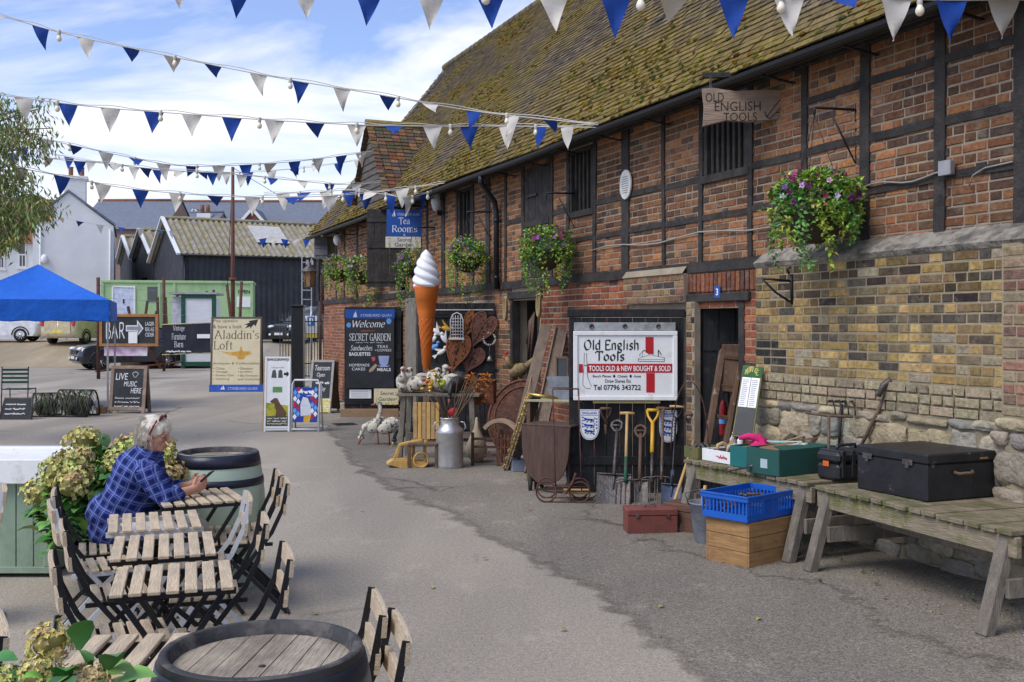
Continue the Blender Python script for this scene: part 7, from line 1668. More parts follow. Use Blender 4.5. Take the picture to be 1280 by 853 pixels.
for(a,b_)in(((-.17,-.1,.1),(-.1,-.1,.28)),((-.1,-.1,.28),(.18,-.08,.33)),((.02,-.1,.1),(.06,-.1,.32)),((.2,-.12,.02),(.22,-.1,.34)),((-.14,.08,.1),(-.08,.08,.27)),((-.08,.08,.27),(.2,.08,.33)),((.21,.08,.02),(.22,.08,.33)),((-.1,-.1,.27),(-.08,.08,.27))):mb=MB();mb.bar(a,b_,.035,.03,b=.003);mb.build('bar',M_WOODY,t)
mb=MB();mb.M=frame((.16,-.17,.1),0,R(90));mb.lathe([(.1,-.015),(.1,.015),(.08,.015),(.08,-.015)],n=20,cap=False);mb.build('wheel',M_WOODY,t)
# iron seat / cart with pale hoop beyond the churn
c=G(612,584)+Vector((0,.2,0));t=thing('iron_frame_seat','low rusty iron and wood frame with slatted grate right of the churn','iron frame',c,R(-8));
for x in(-.2,.12,.36):
 for y in(-.12,.2):mb=MB();mb.bar((x,y,0),(x,y,.42 if x<.3 else.3),.035,.03);mb.build('leg',M_RUSTD,t)
for z in(.14,.24,.34):mb=MB();mb.bar((-.2,-.12,z),(.36,-.12,z),.02,.03);mb.build('rail',M_RUSTD,t)
for i in range(6):mb=MB();mb.bar((.16+i*.045,-.13,.05),(.16+i*.045,-.13,.4),.012);mb.build('grate_bar',M_RUST,t)
c=G(628,583)+Vector((-.0,.2,0));t=thing('wooden_hoop','pale half wheel rim of bent wood resting on the rusty iron frame','wheel rim',c+Vector((-.02,0,.28)),R(-25));mb=MB();k=16
for i in range(k):
 a,b_=PI*(.05+.75*i/k),PI*(.05+.75*(i+1)/k);r0,r1=.25,.30
 n_=mb.av([(r*math.cos(q),y,r*math.sin(q))for q in(a,b_)for r in(r0,r1)for y in(-.035,.035)])
 for q in((0,1,5,4),(2,6,7,3),(0,4,6,2),(1,3,7,5)):mb.af([n_+j for j in q])
mb.build('rim',mat('pale bent wood',(.36,.26,.17),bump=.15),t)
t=thing('garlic_ornament','pale pear shaped wicker ornament behind the churn','ornament',G(594,585)+Vector((0,.5,0)),0);mb=MB();mb.lathe([(.05,0),(.13,.1),(.14,.2),(.09,.33),(.03,.45),(.012,.58)],n=16);mb.build('body',mat('pale wicker',(.38,.31,.2),bump=.3),t)
# rusty disc
c=WW(WS(652,.25),.25,0);c.z=0;t=thing('rusty_disc','huge dark rusty pierced metal disc leaning in the open doorway','metal disc',c,WA+R(35));r_=.52
mb=MB();mb.M=frame((0,0,r_-.02),0,R(-14));mb.prism([(r_*math.cos(a),r_*math.sin(a))for a in[2*PI*i/48 for i in range(48)]],-.02,.0);mb.build('plate',M_RUSTD,t)
mb=MB();mb.M=frame((0,0,r_-.02),0,R(-14));mb.tube([(r_*math.cos(a),-.02,r_*math.sin(a))for a in[2*PI*i/40 for i in range(40)]],.02,6,closed=True);mb.tube([(r_*.82*math.cos(a),-.025,r_*.82*math.sin(a))for a in[2*PI*i/40 for i in range(40)]],.012,5,closed=True);mb.build('rim',M_RUST,t)
# hen on post
c=at(648,478,15.0);t=thing('hen_ornament','life size golden brown hen ornament perched above the rusty disc','garden ornament',Vector((c.x,c.y,0)),R(0));M_HEN=mat('hen brown',(.26,.19,.08),rough=.7,var=.35,scale=14,bump=.3,col2=(.12,.08,.05),c2amt=.35,c2scale=20);z=c.z+.03
mb=MB();mb.ell((0,0,z+.14),(.15,.09,.1),16,10,M=Euler((0,R(-20),0)).to_matrix());mb.tube([(-.08,0,z+.17),(-.15,0,z+.27),(-.17,0,z+.33)],[.06,.04,.032],9);mb.tube([(.1,0,z+.18),(.2,0,z+.27),(.21,0,z+.32)],[.06,.045,.01],8);mb.build('body',M_HEN,t)
mb=MB();mb.ell((-.17,0,z+.38),(.03,.008,.025),8,5);mb.ell((-.2,0,z+.30),(.012,.01,.02),6,5);mb.build('comb',M_RED,t);mb=MB();mb.tube([(-.2,0,z+.335),(-.235,0,z+.325)],[.012,.002],6);mb.build('beak',M_YELH,t)
for y in(-.03,.03):mb=MB();mb.tube([(0,y,z+.07),(0.01,y,z-.02)],.008,5);mb.build('leg',M_BRASS,t)
mb=MB();mb.bar((0,0,0),(0,0,z-.02),.06);mb.box(-.1,.1,-.06,.06,z-.035,z-.015);mb.build('perch',M_WOODB,t)
# long planks leaning, brass rods
b0=G(632,590);t0=at(695,407,WW(WS(695,.1),.1,0).y)
def plank(label,b,tp,w,th_,m,group=None,nm='leaning_plank',cat='plank',lip=False):
 t=thing(nm,label,cat,b,0,group);mb=mbw(t);mb.bar(b,tp,th_,w,up=(0,1,0),b=.004);mb.build('board',m,t)
 if lip:
  for s_ in(-1,1):mb=mbw(t);off=Vector((s_*w*.46,-.0,0));mb.bar(b+off+Vector((0,-.03,0)),tp+off+Vector((0,-.03,0)),.05,.02,up=(0,1,0));mb.build('edge_strip',m,t)
 return t
M_PLK=mat('grey brown plank',(.20,.15,.11),rough=.85,var=.3,scale=4,bump=.35,stretch=(4,4,.5))
def mbar(label,pa,pb,za,Yb_,w,m,d=.02,nm='leaning_plank'):
 b=G(*pa);Yt_=Yb_;tp=at(pb[0],pb[1],Yt_);t=thing(nm,label,'plank',b,0)
 zv=(tp-b).normalized();xv=Vector((1,0,0));xv=(xv-zv*xv.dot(zv)).normalized();
 mb=mbw(t);mb.bar(b,tp,w,d,up=zv.cross(xv)*-1,b=.003);mb.build('board',m,t);return t,b,tp,xv
yw=WW(WS(690,.12),.12,0).y
mbar('long grey wooden channel leaning on the red brick wall, the left one of two',(637,588),(683,407),0,yw,.14,M_PLK,.03)
t,b_,tp_,xv=mbar('wider brown wooden channel leaning on the wall beside the first',(664,592),(702,410),0,yw-.05,.16,M_PLK,.03)
for s_ in(-1,1):mb=mbw(t);mb.bar(b_+xv*s_*.075+Vector((0,-.03,0)),tp_+xv*s_*.075+Vector((0,-.03,0)),.02,.05);mb.build('edge_strip',M_PLK,t)
t,b_,tp_,xv=mbar('dark slotted board hung with brass hooks leaning below the planks',(640,588),(671,495),0,11.9,.10,M_TIMB,.03,'hook_board')
random.seed(3)
for i in range(9):mb=mbw(t);f=.05+i*.11;c0_=b_.lerp(tp_,f)+xv*-.075+Vector((0,-.03,0));mb.tube([c0_+Vector((rnd(-.05,.05),0,-.05)),c0_+Vector((-.05,-.01,0)),c0_+Vector((0,0,.05)),c0_+Vector((.04,0,.0))],.011,6);mb.build('brass_hook',M_BRASS,t)
for dx in(-.1,-.065):mb=mbw(t);mb.tube([b_+xv*dx+Vector((0,-.03,.03)),tp_+xv*(dx-.02)+Vector((0,-.03,0))],.010,6);mb.build('brass_rod',M_BRASS,t)
mb=mbw(t);mb.tube([tp_+Vector((-.1,0,.02)),tp_+Vector((.25,0,-.03))],.02,7);mb.build('brass_tap',M_BRASS,t)
# grey tubs, slatted stool, picture frame
c=G(656,592)+Vector((.02,.25,0));t=thing('grey_tub','low pale grey oblong metal tub on the ground left of the drop leaf table','tub',c,R(8));mb=MB();mb.box(-.19,.19,-.11,.11,0,.15,.01);mb.box(-.2,.2,-.12,.12,.151,.17,.005);mb.build('tub',mat('grey tub',(.24,.27,.33),rough=.5,bump=.05),t)
sq=WW(WS(700,.45),.45,0);t=thing('slatted_stool','green grey slatted bench carrying the grey tubs beside the white sign','stool',Vector((at(695,0,11.9).x,11.9,0)),R(-20));zs=ztop(500,11.8)
for i in range(4):mb=MB();mb.box(-.32,.32,-.16+i*.085,-.09+i*.085,zs-.025,zs,.003);mb.build('slat',mat('pale green slat %d'%i,(.33,.31,.19),bump=.15),t)
for x in(-.28,.28):
 for y in(-.13,.13):mb=MB();mb.bar((x,y,0),(x,y,zs-.03),.04);mb.build('leg',M_WOODB,t)
tub=thing('grey_tub','stack of zinc grey troughs on the slatted stool behind the white sign','tub',Vector((at(706,0,11.95).x,11.95,zs+.002)),R(-20));mb=MB();mb.prism([(-.14,0),(.14,0),(.18,.13),(-.18,.13)],-.09,.09);mb.prism([(-.15,.135),(.15,.135),(.19,.25),(-.19,.25)],-.09,.09);mb.build('tub',M_ZINC,tub)
c=at(703,447,12.6);t=thing('picture_frame','thin dark empty frame leaning against the red bricks left of the white sign','frame',Vector((c.x,c.y,c.z-.5)),R(-50));mb=MB()
for a,b_ in(((-.1,0,0),(-.1,0,.5)),((.1,0,0),(.1,0,.5)),((-.1,0,0),(.1,0,0)),((-.1,0,.5),(.1,0,.5))):mb.bar(a,b_,.025,.02,up=(0,1,0))
mb.build('frame',M_WOODB,t);mb=MB();mb.box(-.09,.09,.002,.008,.01,.49);mb.build('glass',M_GLASS,t)
# drop leaf table
DR=R(58);dx_,dy_=Vector((math.cos(DR),math.sin(DR),0)),Vector((-math.sin(DR),math.cos(DR),0));cnr=GZ(712,533,.72);c=cnr+dx_*.02+dy_*.28
t=thing('drop_leaf_table','dark brown drop leaf table with one curved leaf hanging down, left of the panel','table',c,DR);tz=.72;M_DKW=mat('dark polished wood',(.085,.05,.036),rough=.42,var=.35,scale=4,bump=.1,stretch=(5,5,1),col2=(.2,.12,.07),c2amt=.18,c2scale=4)
mb=MB();mb.box(0,.36,-.28,.30,tz-.02,tz,.004);mb.build('top',M_DKW,t)
mb=MB();k=16;dd=.60;pts=[(-.28,tz-.02),(.30,tz-.02)]+[(.01+.29*math.cos(a),tz-.03-dd*math.sin(a)**.62)for a in[PI*i/k for i in range(1,k)]]
mb.M=Matrix(((0,1,0,-.012),(1,0,0,0),(0,0,1,0),(0,0,0,1)));mb.prism(pts,-.01,.01);mb.build('drop_leaf',M_DKW,t)
for x in(.06,.18,.30):
 for y in(-.22,.24):mb=MB();mb.lathe([(.02,0),(.028,.1),(.018,.14),(.03,.3),(.02,.34),(.03,.5),(.03,tz-.02)],(x,y,0),10);mb.build('leg',M_TIMB,t)
for y in(-.22,.24):mb=MB();mb.bar((.06,y,.12),(.3,y,.12),.03,.04);mb.build('stretcher',M_TIMB,t)
# iron sled/cart with tall hoop handle
c=G(708,630)+Vector((0,.16,0));t=thing('iron_cart','little rusty iron cart with ring wheels, plank bed and a tall wire hoop handle','cart',c,R(-3));sc=c.y/F_PX
for x in(-.19,.14):
 for y in(-.12,.14):mb=MB();mb.M=frame((x,y,.11));mb.tube([(.1*math.cos(a),0,.1*math.sin(a))for a in[2*PI*i/20 for i in range(20)]],.009,6,closed=True);mb.build('wheel',M_RUSTD,t)
for y in(-.12,.14):mb=MB();mb.tube([(-.2,y,.12),(.25,y,.12)],.009,5);mb.tube([(-.22,y,.01),(.27,y,.012),(.33,y,.06)],.008,5);mb.build('side_rail',M_RUSTD,t)
mb=MB();mb.box(-.02,.24,-.1,.1,.085,.11,.003);mb.build('plank_bed',M_WOODL,t)
for y,x in((-.05,-.1),(-.05,.16)):mb=MB();mb.tube([(x,y,.1),(x-.03,y+.1,1.12)],.007,5);mb.build('handle_rod',M_RUSTD,t)
mb=MB();mb.tube([(-.13,.05,1.12),(.13,.05,1.12)],.008,5);mb.tube([(.0,-.13,.1),(.07,-.13,.2),(.1,-.13,.3)],.012,5);mb.build('cross_rod',M_RUSTD,t)
# barrel planter of orange dried flowers on the table end
c=ontab(598,.0);t=thing('rusty_planter','rusty square planter with orange dried flowers at the right end of the trestle table','planter',c+Vector((.04,.05,0)),R(-8));mb=MB();mb.box(-.18,.18,-.12,.12,0,.3,.006);mb.box(-.2,.2,-.14,.14,.301,.32,.004);mb.build('box',M_RUST,t)
mb=MB();random.seed(14)
for i in range(70):
 p=Vector((rnd(-.2,.15),rnd(-.24,-.05),rnd(.0,.42)));
 for k in range(5):mb.leaf(p,Vector((rnd(-1,1),rnd(-1,.2),rnd(-1,1))).normalized()*rnd(.03,.05),.022)
mb.build('dried_flowers',mat('orange dried flowers',(.5,.19,.03),var=.4,scale=20,bump=0,rough=.9),t)
# ropes hanging by the door
for px,py0,py1,lab in((633,370,402,'coil of pale rope hanging on the post left of the open doorway'),(675,366,398,'coil of pale rope hanging above the leaning planks')):
 c=WW(WS(px,.12),.12,WZ(px,py0,.12));L0=(py1-py0)*c.y/F_PX;t=thing('rope_coil',lab,'rope',c,WA,'pale rope coils on the barn front');mb=MB()
 for k in range(4):w=.035+.008*k;mb.tube([(w*math.cos(a),-.01*k,-L0/2+L0*(.5-.02*k)*math.sin(a))for a in[2*PI*i/18 for i in range(18)]],.009,5,closed=True)
 mb.build('rope',mat('pale rope %d'%px,(.34,.26,.13),bump=.2),t)
t=thing('hanging_rope','long thin rope hanging from the coil past a small white tag to the rusty disc','rope',at(676,400,14.0),0);mb=mbw(t);mb.tube([at(676,398,14.0),at(674,425,13.8),at(668,452,13.6),at(660,490,13.2),at(655,525,13.0)],.007,5);mb.build('rope',M_WOODL,t);mb=mbw(t);p=at(674,431,13.75);mb.box(p.x-.03,p.x+.03,p.y-.03,p.y-.02,p.z-.02,p.z+.025);mb.build('tag',M_WHITE,t)
# ================================================================ FREE STANDING BOARDS IN THE YARD
def aboard(name,label,pxl,pxr,pyt,pyb,rz,fm,bm,f=.05,back=True,lean=8,cat='sign board',z=0):
 p=G((pxl+pxr)/2,pyb);sc=p.y/F_PX;hw,hh=(pxr-pxl)/2*sc/math.cos(rz),(pyb-pyt)*sc
 t=thing(name,label,cat,p,rz);la_=R(lean);mbs=[]
 def bd(a,b_,c_,d,y0,y1,nm,m,par,bev=.003,M2=None):
  mb=MB();mb.M=M2 or frame((0,0,0),0,-la_);mb.box(a,b_,y0,y1,c_,d,bev);return mb.build(nm,m,par)
 o=bd(-hw+f*.8,hw-f*.8,f*.8,hh-f*.8,-.012,0.0,'board',bm,t)
 for q in((-hw,hw,hh-f,hh),(-hw,hw,.06,.06+f)):bd(q[0],q[1],q[2],q[3],-.022,.008,'frame_rail',fm,t)
 for q in((-hw,-hw+f),(hw-f,hw)):bd(q[0],q[1],0,hh-f-.001,-.0215,.0075,'frame_stile',fm,t)
 if back:
  M2=frame((0,hh*math.sin(la_)*2+.02,0),0,la_);bd(-hw+f,hw-f,.08,hh*.98,-.01,.01,'back_board',bm if fm is not M_WHITE else fm,t,.003,M2)
  for q in((-hw,-hw+f),(hw-f,hw)):bd(q[0],q[1],0,hh*.985,-.012,.012,'back_leg',fm,t,.003,M2)
 return t,o,hw,hh,la_
def sk(o,la_):o.rotation_euler=(-la_,0,0);return o
M_OLDF=mat('worn frame wood',(.25,.18,.13),rough=.8,var=.25,bump=.2,col2=(.36,.3,.24),c2amt=.3,c2scale=6)
t,o,hw,hh,la_=aboard('live_music_board','wood framed blackboard reading Live Music Here beside the blue canopy leg',135,182,457,517,R(-6),M_OLDF,M_BLKSIGN,.07)
hold=sk(MB().build('chalk_layer',M_CHALK,t),la_)if False else None
def T(par,body,x0,x1,z0,z1,m,la_,kind='txt',**k):
 r_=txt(body,par,x0,x1,z0,z1,-.0135,m,**k)if kind=='txt' else pen(body,par,x0,x1,z0,z1,-.0135,m,**k)
 r_.rotation_euler=(-la_,0,0);return r_
T(t,'LIVE',-hw*.72,-hw*.05,hh*.70,hh*.84,M_CHALK,la_,shear=.1,name='chalk_lettering');T(t,'MUSIC',-hw*.25,hw*.48,hh*.56,hh*.67,M_CHALK,la_,shear=.15,name='chalk_lettering');T(t,'HERE',hw*.15,hw*.74,hh*.42,hh*.53,M_CHALK,la_,shear=.15,name='chalk_lettering')
for k,wd_ in enumerate(((5,8),(1,7,6),(6,3,7))):scrawl(wd_,t,-hw*.7,hw*.68,hh*(.30-.085*k),hh*(.345-.085*k),-.0135,M_CHALK,rot=-la_,w=.007)
mb=MB();mb.M=frame((0,0,0),0,-la_);mb.tube([(hw*.36+hw*.14*math.cos(a)*(1+.3*math.sin(3*a)),-.0136,hh*.81+hh*.055*math.sin(a))for a in[2*PI*i/14 for i in range(14)]],.006,4,closed=True);mb.build('chalk_flower',M_CHALK,t)
# Aladdin's loft
t,o,hw,hh,la_=aboard('aladdins_loft_board','big cream board reading Aladdins Loft with a golden lamp and blue foot',263,326,396,490,R(3),mat('brown thin frame',(.12,.09,.07),bump=.1),M_CREAM,.045,lean=5)
c_=lambda x:(x-68)/(352-68)*2*hw-hw;d_=lambda y:(568-y)/(568-128)*hh
T(t,'Pop upstairs',c_(80),c_(215),d_(165),d_(142),M_TXTB,la_);T(t,'& have a look',c_(78),c_(240),d_(196),d_(174),M_TXTB,la_)
T(t,"Aladdin's",c_(82),c_(335),d_(258),d_(208),M_TXTB,la_,'pen',nib=.085,thin=.035);T(t,'Loft',c_(82),c_(192),d_(320),d_(268),M_TXTB,la_,'pen',nib=.085,thin=.035)
T(t,'Antiques & Collectables',c_(82),c_(338),d_(412),d_(394),M_TXTB,la_)
for i,(a,b_)in enumerate((('\u2022 China','\u2022 Glassware'),('\u2022 Vintage','\u2022 Jewellery'),('\u2022 Shabby Chic','\u2022 60s Furniture'),('\u2022 Clothing','  and Curiosities'))):T(t,a,c_(84),c_(84+9*len(a)),d_(438+i*21),d_(424+i*21),M_TXTB,la_);T(t,b_,c_(222),c_(222+7.4*len(b_)),d_(438+i*21),d_(424+i*21),M_TXTB,la_)
mb=MB();mb.M=frame((0,0,0),0,-la_);mb.prism([(c_(112),d_(326)),(c_(150),d_(336)),(c_(200),d_(334)),(c_(228),d_(330)),(c_(233),d_(304)),(c_(240),d_(304)),(c_(246),d_(330)),(c_(285),d_(330)),(c_(298),d_(345)),(c_(262),d_(358)),(c_(252),d_(378)),(c_(222),d_(378)),(c_(214),d_(362)),(c_(170),d_(350)),(c_(135),d_(336))],-.0142,-.0125);mb.build('lamp_picture',mat('golden print',(.62,.33,.06),bump=0,col2=(.75,.5,.15),c2amt=.4,c2scale=5),t)
mb=MB();mb.M=frame((0,0,0),0,-la_);mb.prism([(c_(330),d_(142)),(c_(316),d_(184)),(c_(306),d_(172)),(c_(284),d_(198)),(c_(286),d_(184)),(c_(256),d_(196)),(c_(272),d_(176)),(c_(254),d_(174)),(c_(284),d_(160)),(c_(276),d_(152))],-.0142,-.0125);mb.build('arrow',mat('arrow brown black',(.04,.03,.03),bump=0),t)
mb=MB();mb.M=frame((0,0,0),0,-la_);mb.box(-hw-.02,hw+.1,-.03,-.0225,0,hh*.095,.002);fo=mb.build('blue_foot',mat('sign mid blue',(.03,.10,.42),bump=0),t)
o2=pen('STANDARD QUAY',t,-hw*.3,hw*.88,hh*.022,hh*.06,-.0312,M_TXTW,nib=.08,thin=.06);o2.rotation_euler=(-la_,0,0)
mb=MB();mb.M=frame((0,0,0),0,-la_);x,z,s_=-hw*.5,hh*.03,hh*.06;mb.prism([(x,z),(x+s_*.5,z),(x+s_*.1,z+s_)],-.032,-.031);mb.prism([(x-s_*.08,z),(x-s_*.5,z),(x-s_*.05,z+s_*.7)],-.032,-.031);mb.build('sail_logo',M_TXTW,t)
# pet shop board
t,o,hw,hh,la_=aboard('pet_board','narrow white board with black arrow above and a brown dog in a field below',330,362,446,540,R(2),M_WHITE,M_WHITE,.03,lean=6)
mb=MB();mb.M=frame((0,.02,0),0,-la_);mb.box(-hw-.03,-hw-.002,-.01,.03,0,hh*.95,.003);mb.build('wood_edge',M_WOODL,t)
e_=lambda x:(x-380)/(532-380)*2*hw-hw;g_=lambda y:(805-y)/(805-355)*hh
T(t,'PawZativity',e_(380),e_(524),g_(385),g_(362),M_TXTK,la_,bold=.02);scrawl((9,),t,e_(415),e_(495),g_(426),g_(412),-.0135,mat('grey print',(.45,.45,.45),bump=0),rot=-la_)
def PR(polys,m,nm,y=-.0142):
 mb=MB();mb.M=frame((0,0,0),0,-la_)
 for p_ in polys:mb.prism([(e_(x),g_(y_))for x,y_ in p_],y,y+.001)
 return mb.build(nm,m,t)
PR([[(418,482),(424,440),(436,432),(444,440),(450,482)],[(458,482),(460,440),(472,432),(482,440),(486,482)]],mat('dog print grey',(.08,.08,.08),bump=0),'two_dogs_picture');PR([[(492,452),(508,452),(508,442),(528,459),(508,476),(508,466),(492,466)]],M_TXTK,'arrow')
PR([[(428,570),(484,570),(484,536),(428,536)]],mat('badge green',(.12,.3,.1),bump=0),'green_badge')
PR([[(386,775),(526,775),(526,650),(386,630)]],mat('printed field',(.45,.40,.04),bump=0,col2=(.15,.22,.03),c2amt=.4,c2scale=9),'field_picture',-.0136)
PR([[((328+x/8.12-250)*4.739,(440+y_/8.12-370)*4.739)for x,y_ in((75,500),(100,480),(120,465),(150,468),(165,500),(182,530),(215,570),(240,610),(238,658),(130,658),(140,600),(125,560),(118,522),(92,520))]],mat('dog brown',(.13,.07,.04),bump=0),'dog_picture',-.0152)
PR([[(386,775),(526,775),(526,712),(386,712)]],mat('dark print foot',(.07,.07,.04),bump=0),'foot_panel',-.0162);[scrawl(wd_,t,e_(398),e_(514),g_(730+16*k),g_(718+16*k),-.0178,M_TXTW,rot=-la_,w=.006)for k,wd_ in enumerate(((4,4,5),(3,6,4),(8,)))]
# ice cream frame board with white tube frame
p=G(381,540);sc=p.y/F_PX;hw,hh=17.5*sc,66*sc;t=thing('ice_cream_board','blue diamond patterned ice cream poster in a white tubular frame','sign board',p,R(-4));la_=R(6)
mb=MB();mb.M=frame((0,0,0),0,-la_);mb.tube([(-hw,0,0),(-hw,0,hh*.9),(-hw*.85,0,hh*.98),(hw*.85,0,hh*.98),(hw,0,hh*.9),(hw,0,0)],.017,8);mb.tube([(-hw,0,.04),(hw,0,.04)],.015,8);mb.tube([(-hw,.5*0,.02),(-hw,.0,.03)],.015,6);mb.build('tube_frame',M_WHMET,t)
mb=MB();mb.M=frame((0,.28,0),0,la_*1.5);mb.tube([(-hw,0,0),(-hw,0,hh*.95)],.014,6);mb.tube([(hw,0,0),(hw,0,hh*.95)],.014,6);mb.tube([(-hw,0,.04),(hw,0,.04)],.014,6);mb.build('back_frame',M_WHMET,t)
pw,pz0,pz1=hw*.88,hh*.18,hh*.84;mb=MB();mb.M=frame((0,0,0),0,-la_);mb.box(-pw,pw,-.02,-.008,pz0,pz1,.002);pb=mb.build('poster',mat('poster blue',(.02,.05,.3),bump=0),t)
mb=MB();mb.M=frame((0,0,0),0,-la_);random.seed(1)
cols={0:[],1:[],2:[]}
for r_ in range(5):
 for s_,xx in enumerate((-pw*.85,-pw*.58,pw*.58,pw*.85)):cols[(r_+s_)%3].append((xx,pz0+.09+r_*.1+(s_%2)*.05))
for k_,m_ in((0,M_WHITE),(1,M_SKYB),(2,M_RED)):
 mb=MB();mb.M=frame((0,0,0),0,-la_)
 for x,z in cols[k_]:mb.prism([(x-.035,z),(x,z-.05),(x+.035,z),(x,z+.05)],-.0212,-.0204)
 mb.build('diamonds',m_,t)
mb=MB();mb.M=frame((0,0,0),0,-la_);mb.prism([(-pw*.35,pz0+.1),(-pw*.4,pz0+.3),(-pw*.2,pz0+.42),(pw*.2,pz0+.4),(pw*.45,pz0+.28),(pw*.5,pz0+.12)],-.0225,-.0214);mb.build('ice_cream_picture',mat('print pale cream',(.6,.62,.66),bump=0),t);mb=MB();mb.M=frame((0,0,0),0,-la_);mb.prism([(-pw*.1,pz0+.0),(pw*.4,pz0+.0),(pw*.5,pz0+.12),(-pw*.1,pz0+.10)],-.023,-.0226);mb.build('wafer_picture',M_YELH,t)
scrawl((9,),t,-pw*.6,pw*.7,pz1-.11,pz1-.02,-.0212,M_TXTW,rot=-la_,w=.012);scrawl((6,),t,pw*.1,pw*.8,pz1-.15,pz1-.12,-.0212,M_TXTW,rot=-la_,w=.006)
# tearoom open a-board
t,o,hw,hh,la_=aboard('tearoom_board','weathered open sandwich board chalked Tearoom Open by the barn corner',384,414,449,517,R(-10),mat('grey white frame',(.36,.34,.31),bump=.15),M_BLKSIGN,.05,lean=13)
T(t,'Tearoom',-hw*.65,hw*.65,hh*.80,hh*.90,M_CHALK,la_,shear=.15,name='chalk_lettering');T(t,'Open',-hw*.45,hw*.25,hh*.66,hh*.76,M_CHALK,la_,shear=.15,name='chalk_lettering');scrawl((4,2,4),t,-hw*.5,hw*.7,hh*.54,hh*.61,-.0135,M_CHALK,rot=-la_,w=.009);T(t,'day',-hw*.05,hw*.4,hh*.40,hh*.50,M_CHALK,la_,shear=.15,name='chalk_lettering')
mb=MB();mb.M=frame((0,0,0),0,-la_);mb.box(-hw*.1,hw*.95,-.03,-.024,.02,.3,.002);mb.build('yellow_notice',mat('yellow notice',(.62,.5,.1),bump=0,col2=(.7,.7,.65),c2amt=.4,c2scale=18),t)
mb=MB();mb.quad((hw+.01,.0,.1),(hw+.01,.55,.05),(hw+.01,.27,hh*.97));mb.build('side_cloth',M_WOODB,t)
t=thing('dark_case','small dark box on the ground by the barn corner behind the tearoom board','box',G(405,505)+Vector((0,.6,0)),0);mb=MB();mb.box(-.2,.2,-.2,.2,0,.9,.01);mb.build('case',M_STEEL,t);mb=MB();mb.box(-.21,.21,-.21,.21,.901,.93,.004);mb.build('lid',M_STEEL,t)
# ================================================================ PLANTS
LEAFC={'basket':[(.20,.33,.04),(.13,.26,.035),(.30,.44,.05),(.07,.16,.035),(.38,.48,.07)],'hyd':[(.08,.22,.05),(.12,.28,.06),(.05,.14,.035),(.18,.36,.07)],'euc':[(.17,.23,.07),(.24,.30,.09),(.12,.17,.06),(.32,.35,.11),(.24,.23,.07)]}
def hanging_basket(px,py,Yoff,w,htop,hdown,label,nleaf=900,seed=1,flowers=(.16,.01,.09),z=None,extra=None):
 """px, py: centre of the basket bowl; hangs Yoff in front of the wall"""
 random.seed(seed);c=WW(WS(px,Yoff),Yoff,0);c.z=H-(py-CY)/F_PX*c.y
 t=thing('hanging_basket',label,'hanging basket',c,0,'hanging flower baskets along the barn')
 mb=MB();mb.lathe([(w*.08,-w*.36),(w*.26,-w*.26),(w*.36,-.02),(w*.37,0)],n=18);mb.build('basket',mat('moss lined basket %d'%seed,(.05,.04,.025),bump=.4),t)
 mb=MB();top=Vector((0,0,w*1.0))
 for k in range(3):a=2*PI*k/3;mb.tube([(w*.35*math.cos(a),w*.35*math.sin(a),0),top],.003,4)
 q=Vector((-nS.x*Yoff,-nS.y*Yoff,w*1.1));mb.tube([top,top+Vector((0,0,w*.08)),q],.012,5);mb.tube([q+Vector((0,0,.05)),q+Vector((0,0,-.45)),q*.45+Vector((0,0,w*.5))],.01,5);mb.build('bracket',M_METALK,t)
 mb=MB();ls=w*.064;nleaf=int(nleaf*2)
 def put(p,c_,s_=1,down=False):
  mb.col=tuple(x*rnd(.75,1.25)for x in c_)
  d=Vector((rnd(-1,1),rnd(-1,1),rnd(-.4,1)if not down else rnd(-1.2,.3))).normalized();mb.leaf(p,d*ls*s_*rnd(.7,1.3),ls*s_*rnd(.5,.8))
 for i in range(nleaf):
  d=Vector((rnd(-1,1),rnd(-1,1),rnd(-.5,1))).normalized()*rnd(.6,1)**.5;n_=noise.noise(d*2.2+Vector((seed,0,0)))
  p=Vector((d.x*w*.48,d.y*w*.44,d.z*htop*.8+htop*.1))*(1+.45*n_);put(p,random.choice(LEAFC['basket'])if n_>-.05 else random.choice(LEAFC['hyd']))
 ns=14
 for s_ in range(ns):
  a=2*PI*s_/ns+rnd(-.2,.2);L_=hdown*rnd(.45,1.0)*(1.0 if math.cos(a)<.6 else.75);r0=w*.36;cc=random.choice(LEAFC['basket'][:3]+[(.28,.36,.04)])if s_%3 else random.choice(LEAFC['hyd'])
  for i in range(int(62*L_/hdown)+12):
   f=i/36*hdown/L_ if False else rnd(0,1);p=Vector(((r0+w*.08*math.sin(f*3))*math.cos(a+.25*f),(r0+.04)*math.sin(a+.25*f),-f*L_))+Vector((rnd(-1,1),rnd(-1,1),rnd(-1,1)))*w*.065*(1.25-f);put(p,cc,.9,True)
 mb.col=None;mb.build('foliage',M_LEAF,t)
 mb=MB()
 for i in range(int(46)):
  d=Vector((rnd(-1,1),rnd(-1,.6),rnd(-.1,1))).normalized();p=Vector((d.x*w*.46,d.y*w*.46,d.z*htop*.85+htop*.12));c_=flowers if random.random()<.72 else random.choice([(.55,.5,.55),(.45,.05,.25),(.3,.12,.4)]+([extra]*3 if extra else[]));mb.col=tuple(x*rnd(.7,1.3)for x in c_)
  for k in range(5):
   a=2*PI*k/5;v_=(Vector((1,0,0))*math.cos(a)+Vector((0,0,1))*math.sin(a));mb.leaf(p,(v_+d*.3)*w*.036,w*.036,up=d)
 mb.col=None;mb.build('flowers',M_PETAL,t)
hanging_basket(1018,262,.42,.76,.34,.52,'largest hanging basket with purple flowers and trailing greenery on the near barn wall',1500,3)
hanging_basket(683,314,.40,.68,.34,.62,'trailing hanging basket in front of the closed hoist door',1100,4,flowers=(.28,.06,.12))
